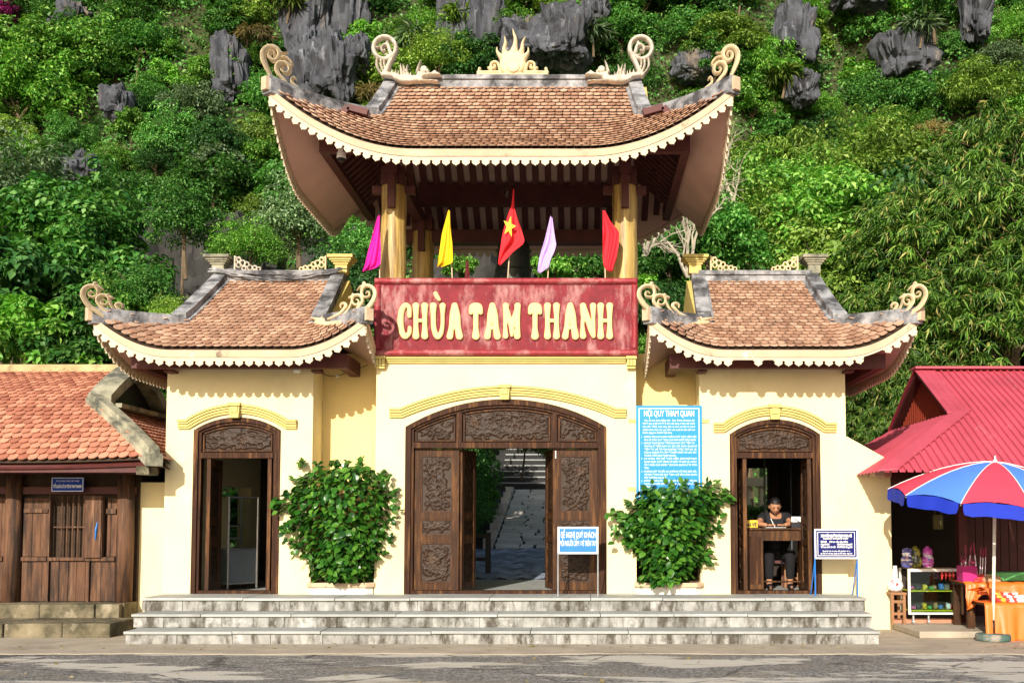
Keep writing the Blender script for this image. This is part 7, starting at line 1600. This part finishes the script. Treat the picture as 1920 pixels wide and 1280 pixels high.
ell('hair', (0, .014, .03), (.086, .102, .104), 'hair', cl, 26, lambda p, d: Vector((p.x, p.y, max(p.z, -.02 if d.y > -.25 else .045))) if d.y > -.25 or p.z > .03 else Vector((p.x * .9, p.y * .82, max(p.z, .04))))
for sx_ in (-1, 1): ell('ear', (sx_ * .08, .01, -.01), (.012, .02, .03), 'skin', cl, 10); ell('eyebrow', (sx_ * .03, -.092, .028), (.018, .006, .004), 'hair', cl, 8); ell('eye', (sx_ * .03, -.09, .008), (.012, .006, .004), 'hair', cl, 8)
ell('nose', (0, -.101, -.018), (.012, .014, .022), 'skin', cl, 10); ell('mouth', (0, -.092, -.055), (.024, .006, .005), mat('lip', (.3, .1, .08), .5, .05, 5, (), 0), cl, 8)
for hnd, sg in ((Lh, 1), (Rh, -1)):
    el = Le if sg > 0 else Re; d = (hnd - el); d.z = 0; d.normalize(); sd_ = Vector((-d.y, d.x, 0)); w0 = hnd.lerp(el, .25)
    Vh, Eh, Rr = [tuple(w0), tuple(w0 + d * .05), tuple(w0 + d * .085)], [(0, 1), (1, 2)], [(.026, .018), (.036, .018), (.034, .015)]
    skin_mesh('hand', Vh, Eh, Rr, 0, 'skin', cl, 1)
    for q, (o_, L) in enumerate(((-.027, .055), (-.009, .065), (.009, .062), (.026, .048))):
        b0 = w0 + d * .08 + sd_ * o_; skin_mesh('finger', [tuple(b0), tuple(b0 + d * L * .5 + Vector((0, 0, .012))), tuple(b0 + d * L * .85 - Vector((0, 0, .008)))], [(0, 1), (1, 2)], [.009, .0085, .007], 0, 'skin', cl, 1)
    b0 = w0 + d * .03 + sd_ * (.03 * -sg); skin_mesh('thumb', [tuple(b0), tuple(b0 + d * .035 + sd_ * -.02 * sg), tuple(b0 + d * .065 + sd_ * -.012 * sg)], [(0, 1), (1, 2)], [.012, .0105, .008], 0, 'skin', cl, 1)
pn = w_ = Lh + Vector((.03, -.02, .01)); MB().tube([pn + Vector((.02, -.03, -.03)), pn + Vector((-.03, .01, .09))], .005, 8).build('pen', 'paint', label='white pen held upright in the clerk\'s writing hand', cat='pen')
lg = at(1470, 967, BY - .15); T = MB(); T.box(lg.x - .018, lg.x + .014, lg.y - .02, lg.y - .015, lg.z - .016, lg.z + .012); 
ch = thing('desk_chair', 'dark chair the ticket clerk sits on', 'chair', (cxp, BY + .15, LZ)); MB().box(cxp - .2, cxp + .2, BY - .05, BY + .36, LZ + .36, LZ + .40).build('seat', 'timber', ch)
for a in (-.19, .16):
    for b_ in (BY - .04, BY + .32): MB().box(cxp + a, cxp + a + .03, b_, b_ + .03, LZ, LZ + .359).build('leg', 'timber', ch)
MB().box(cxp - .18, cxp + .18, BY + .33, BY + .35, LZ + .401, LZ + .75).build('backrest', 'timber', ch)
# fallen leaves along the foot of the steps and on the road
rs_ = np.random.RandomState(9); n_ = 170; X_ = rs_.uniform(-8, 7, n_); Y_ = np.where(rs_.uniform(size=n_) < .6, rs_.uniform(-2.2, -1.75, n_), rs_.uniform(-5, -2, n_)); P = np.stack([X_, Y_, np.full(n_, .02)], 1)
V, Fc = leaves_at(P, rs_.normal(size=P.shape) * .25 + np.array([0, 0, 1]), rs_.normal(size=P.shape), rs_.uniform(.03, .08, n_), rs_.uniform(.02, .05, n_), .1)
place('fallen_leaves', V, Fc, 'dry', label='scattered dry leaves on the apron and the road', kind='stuff')
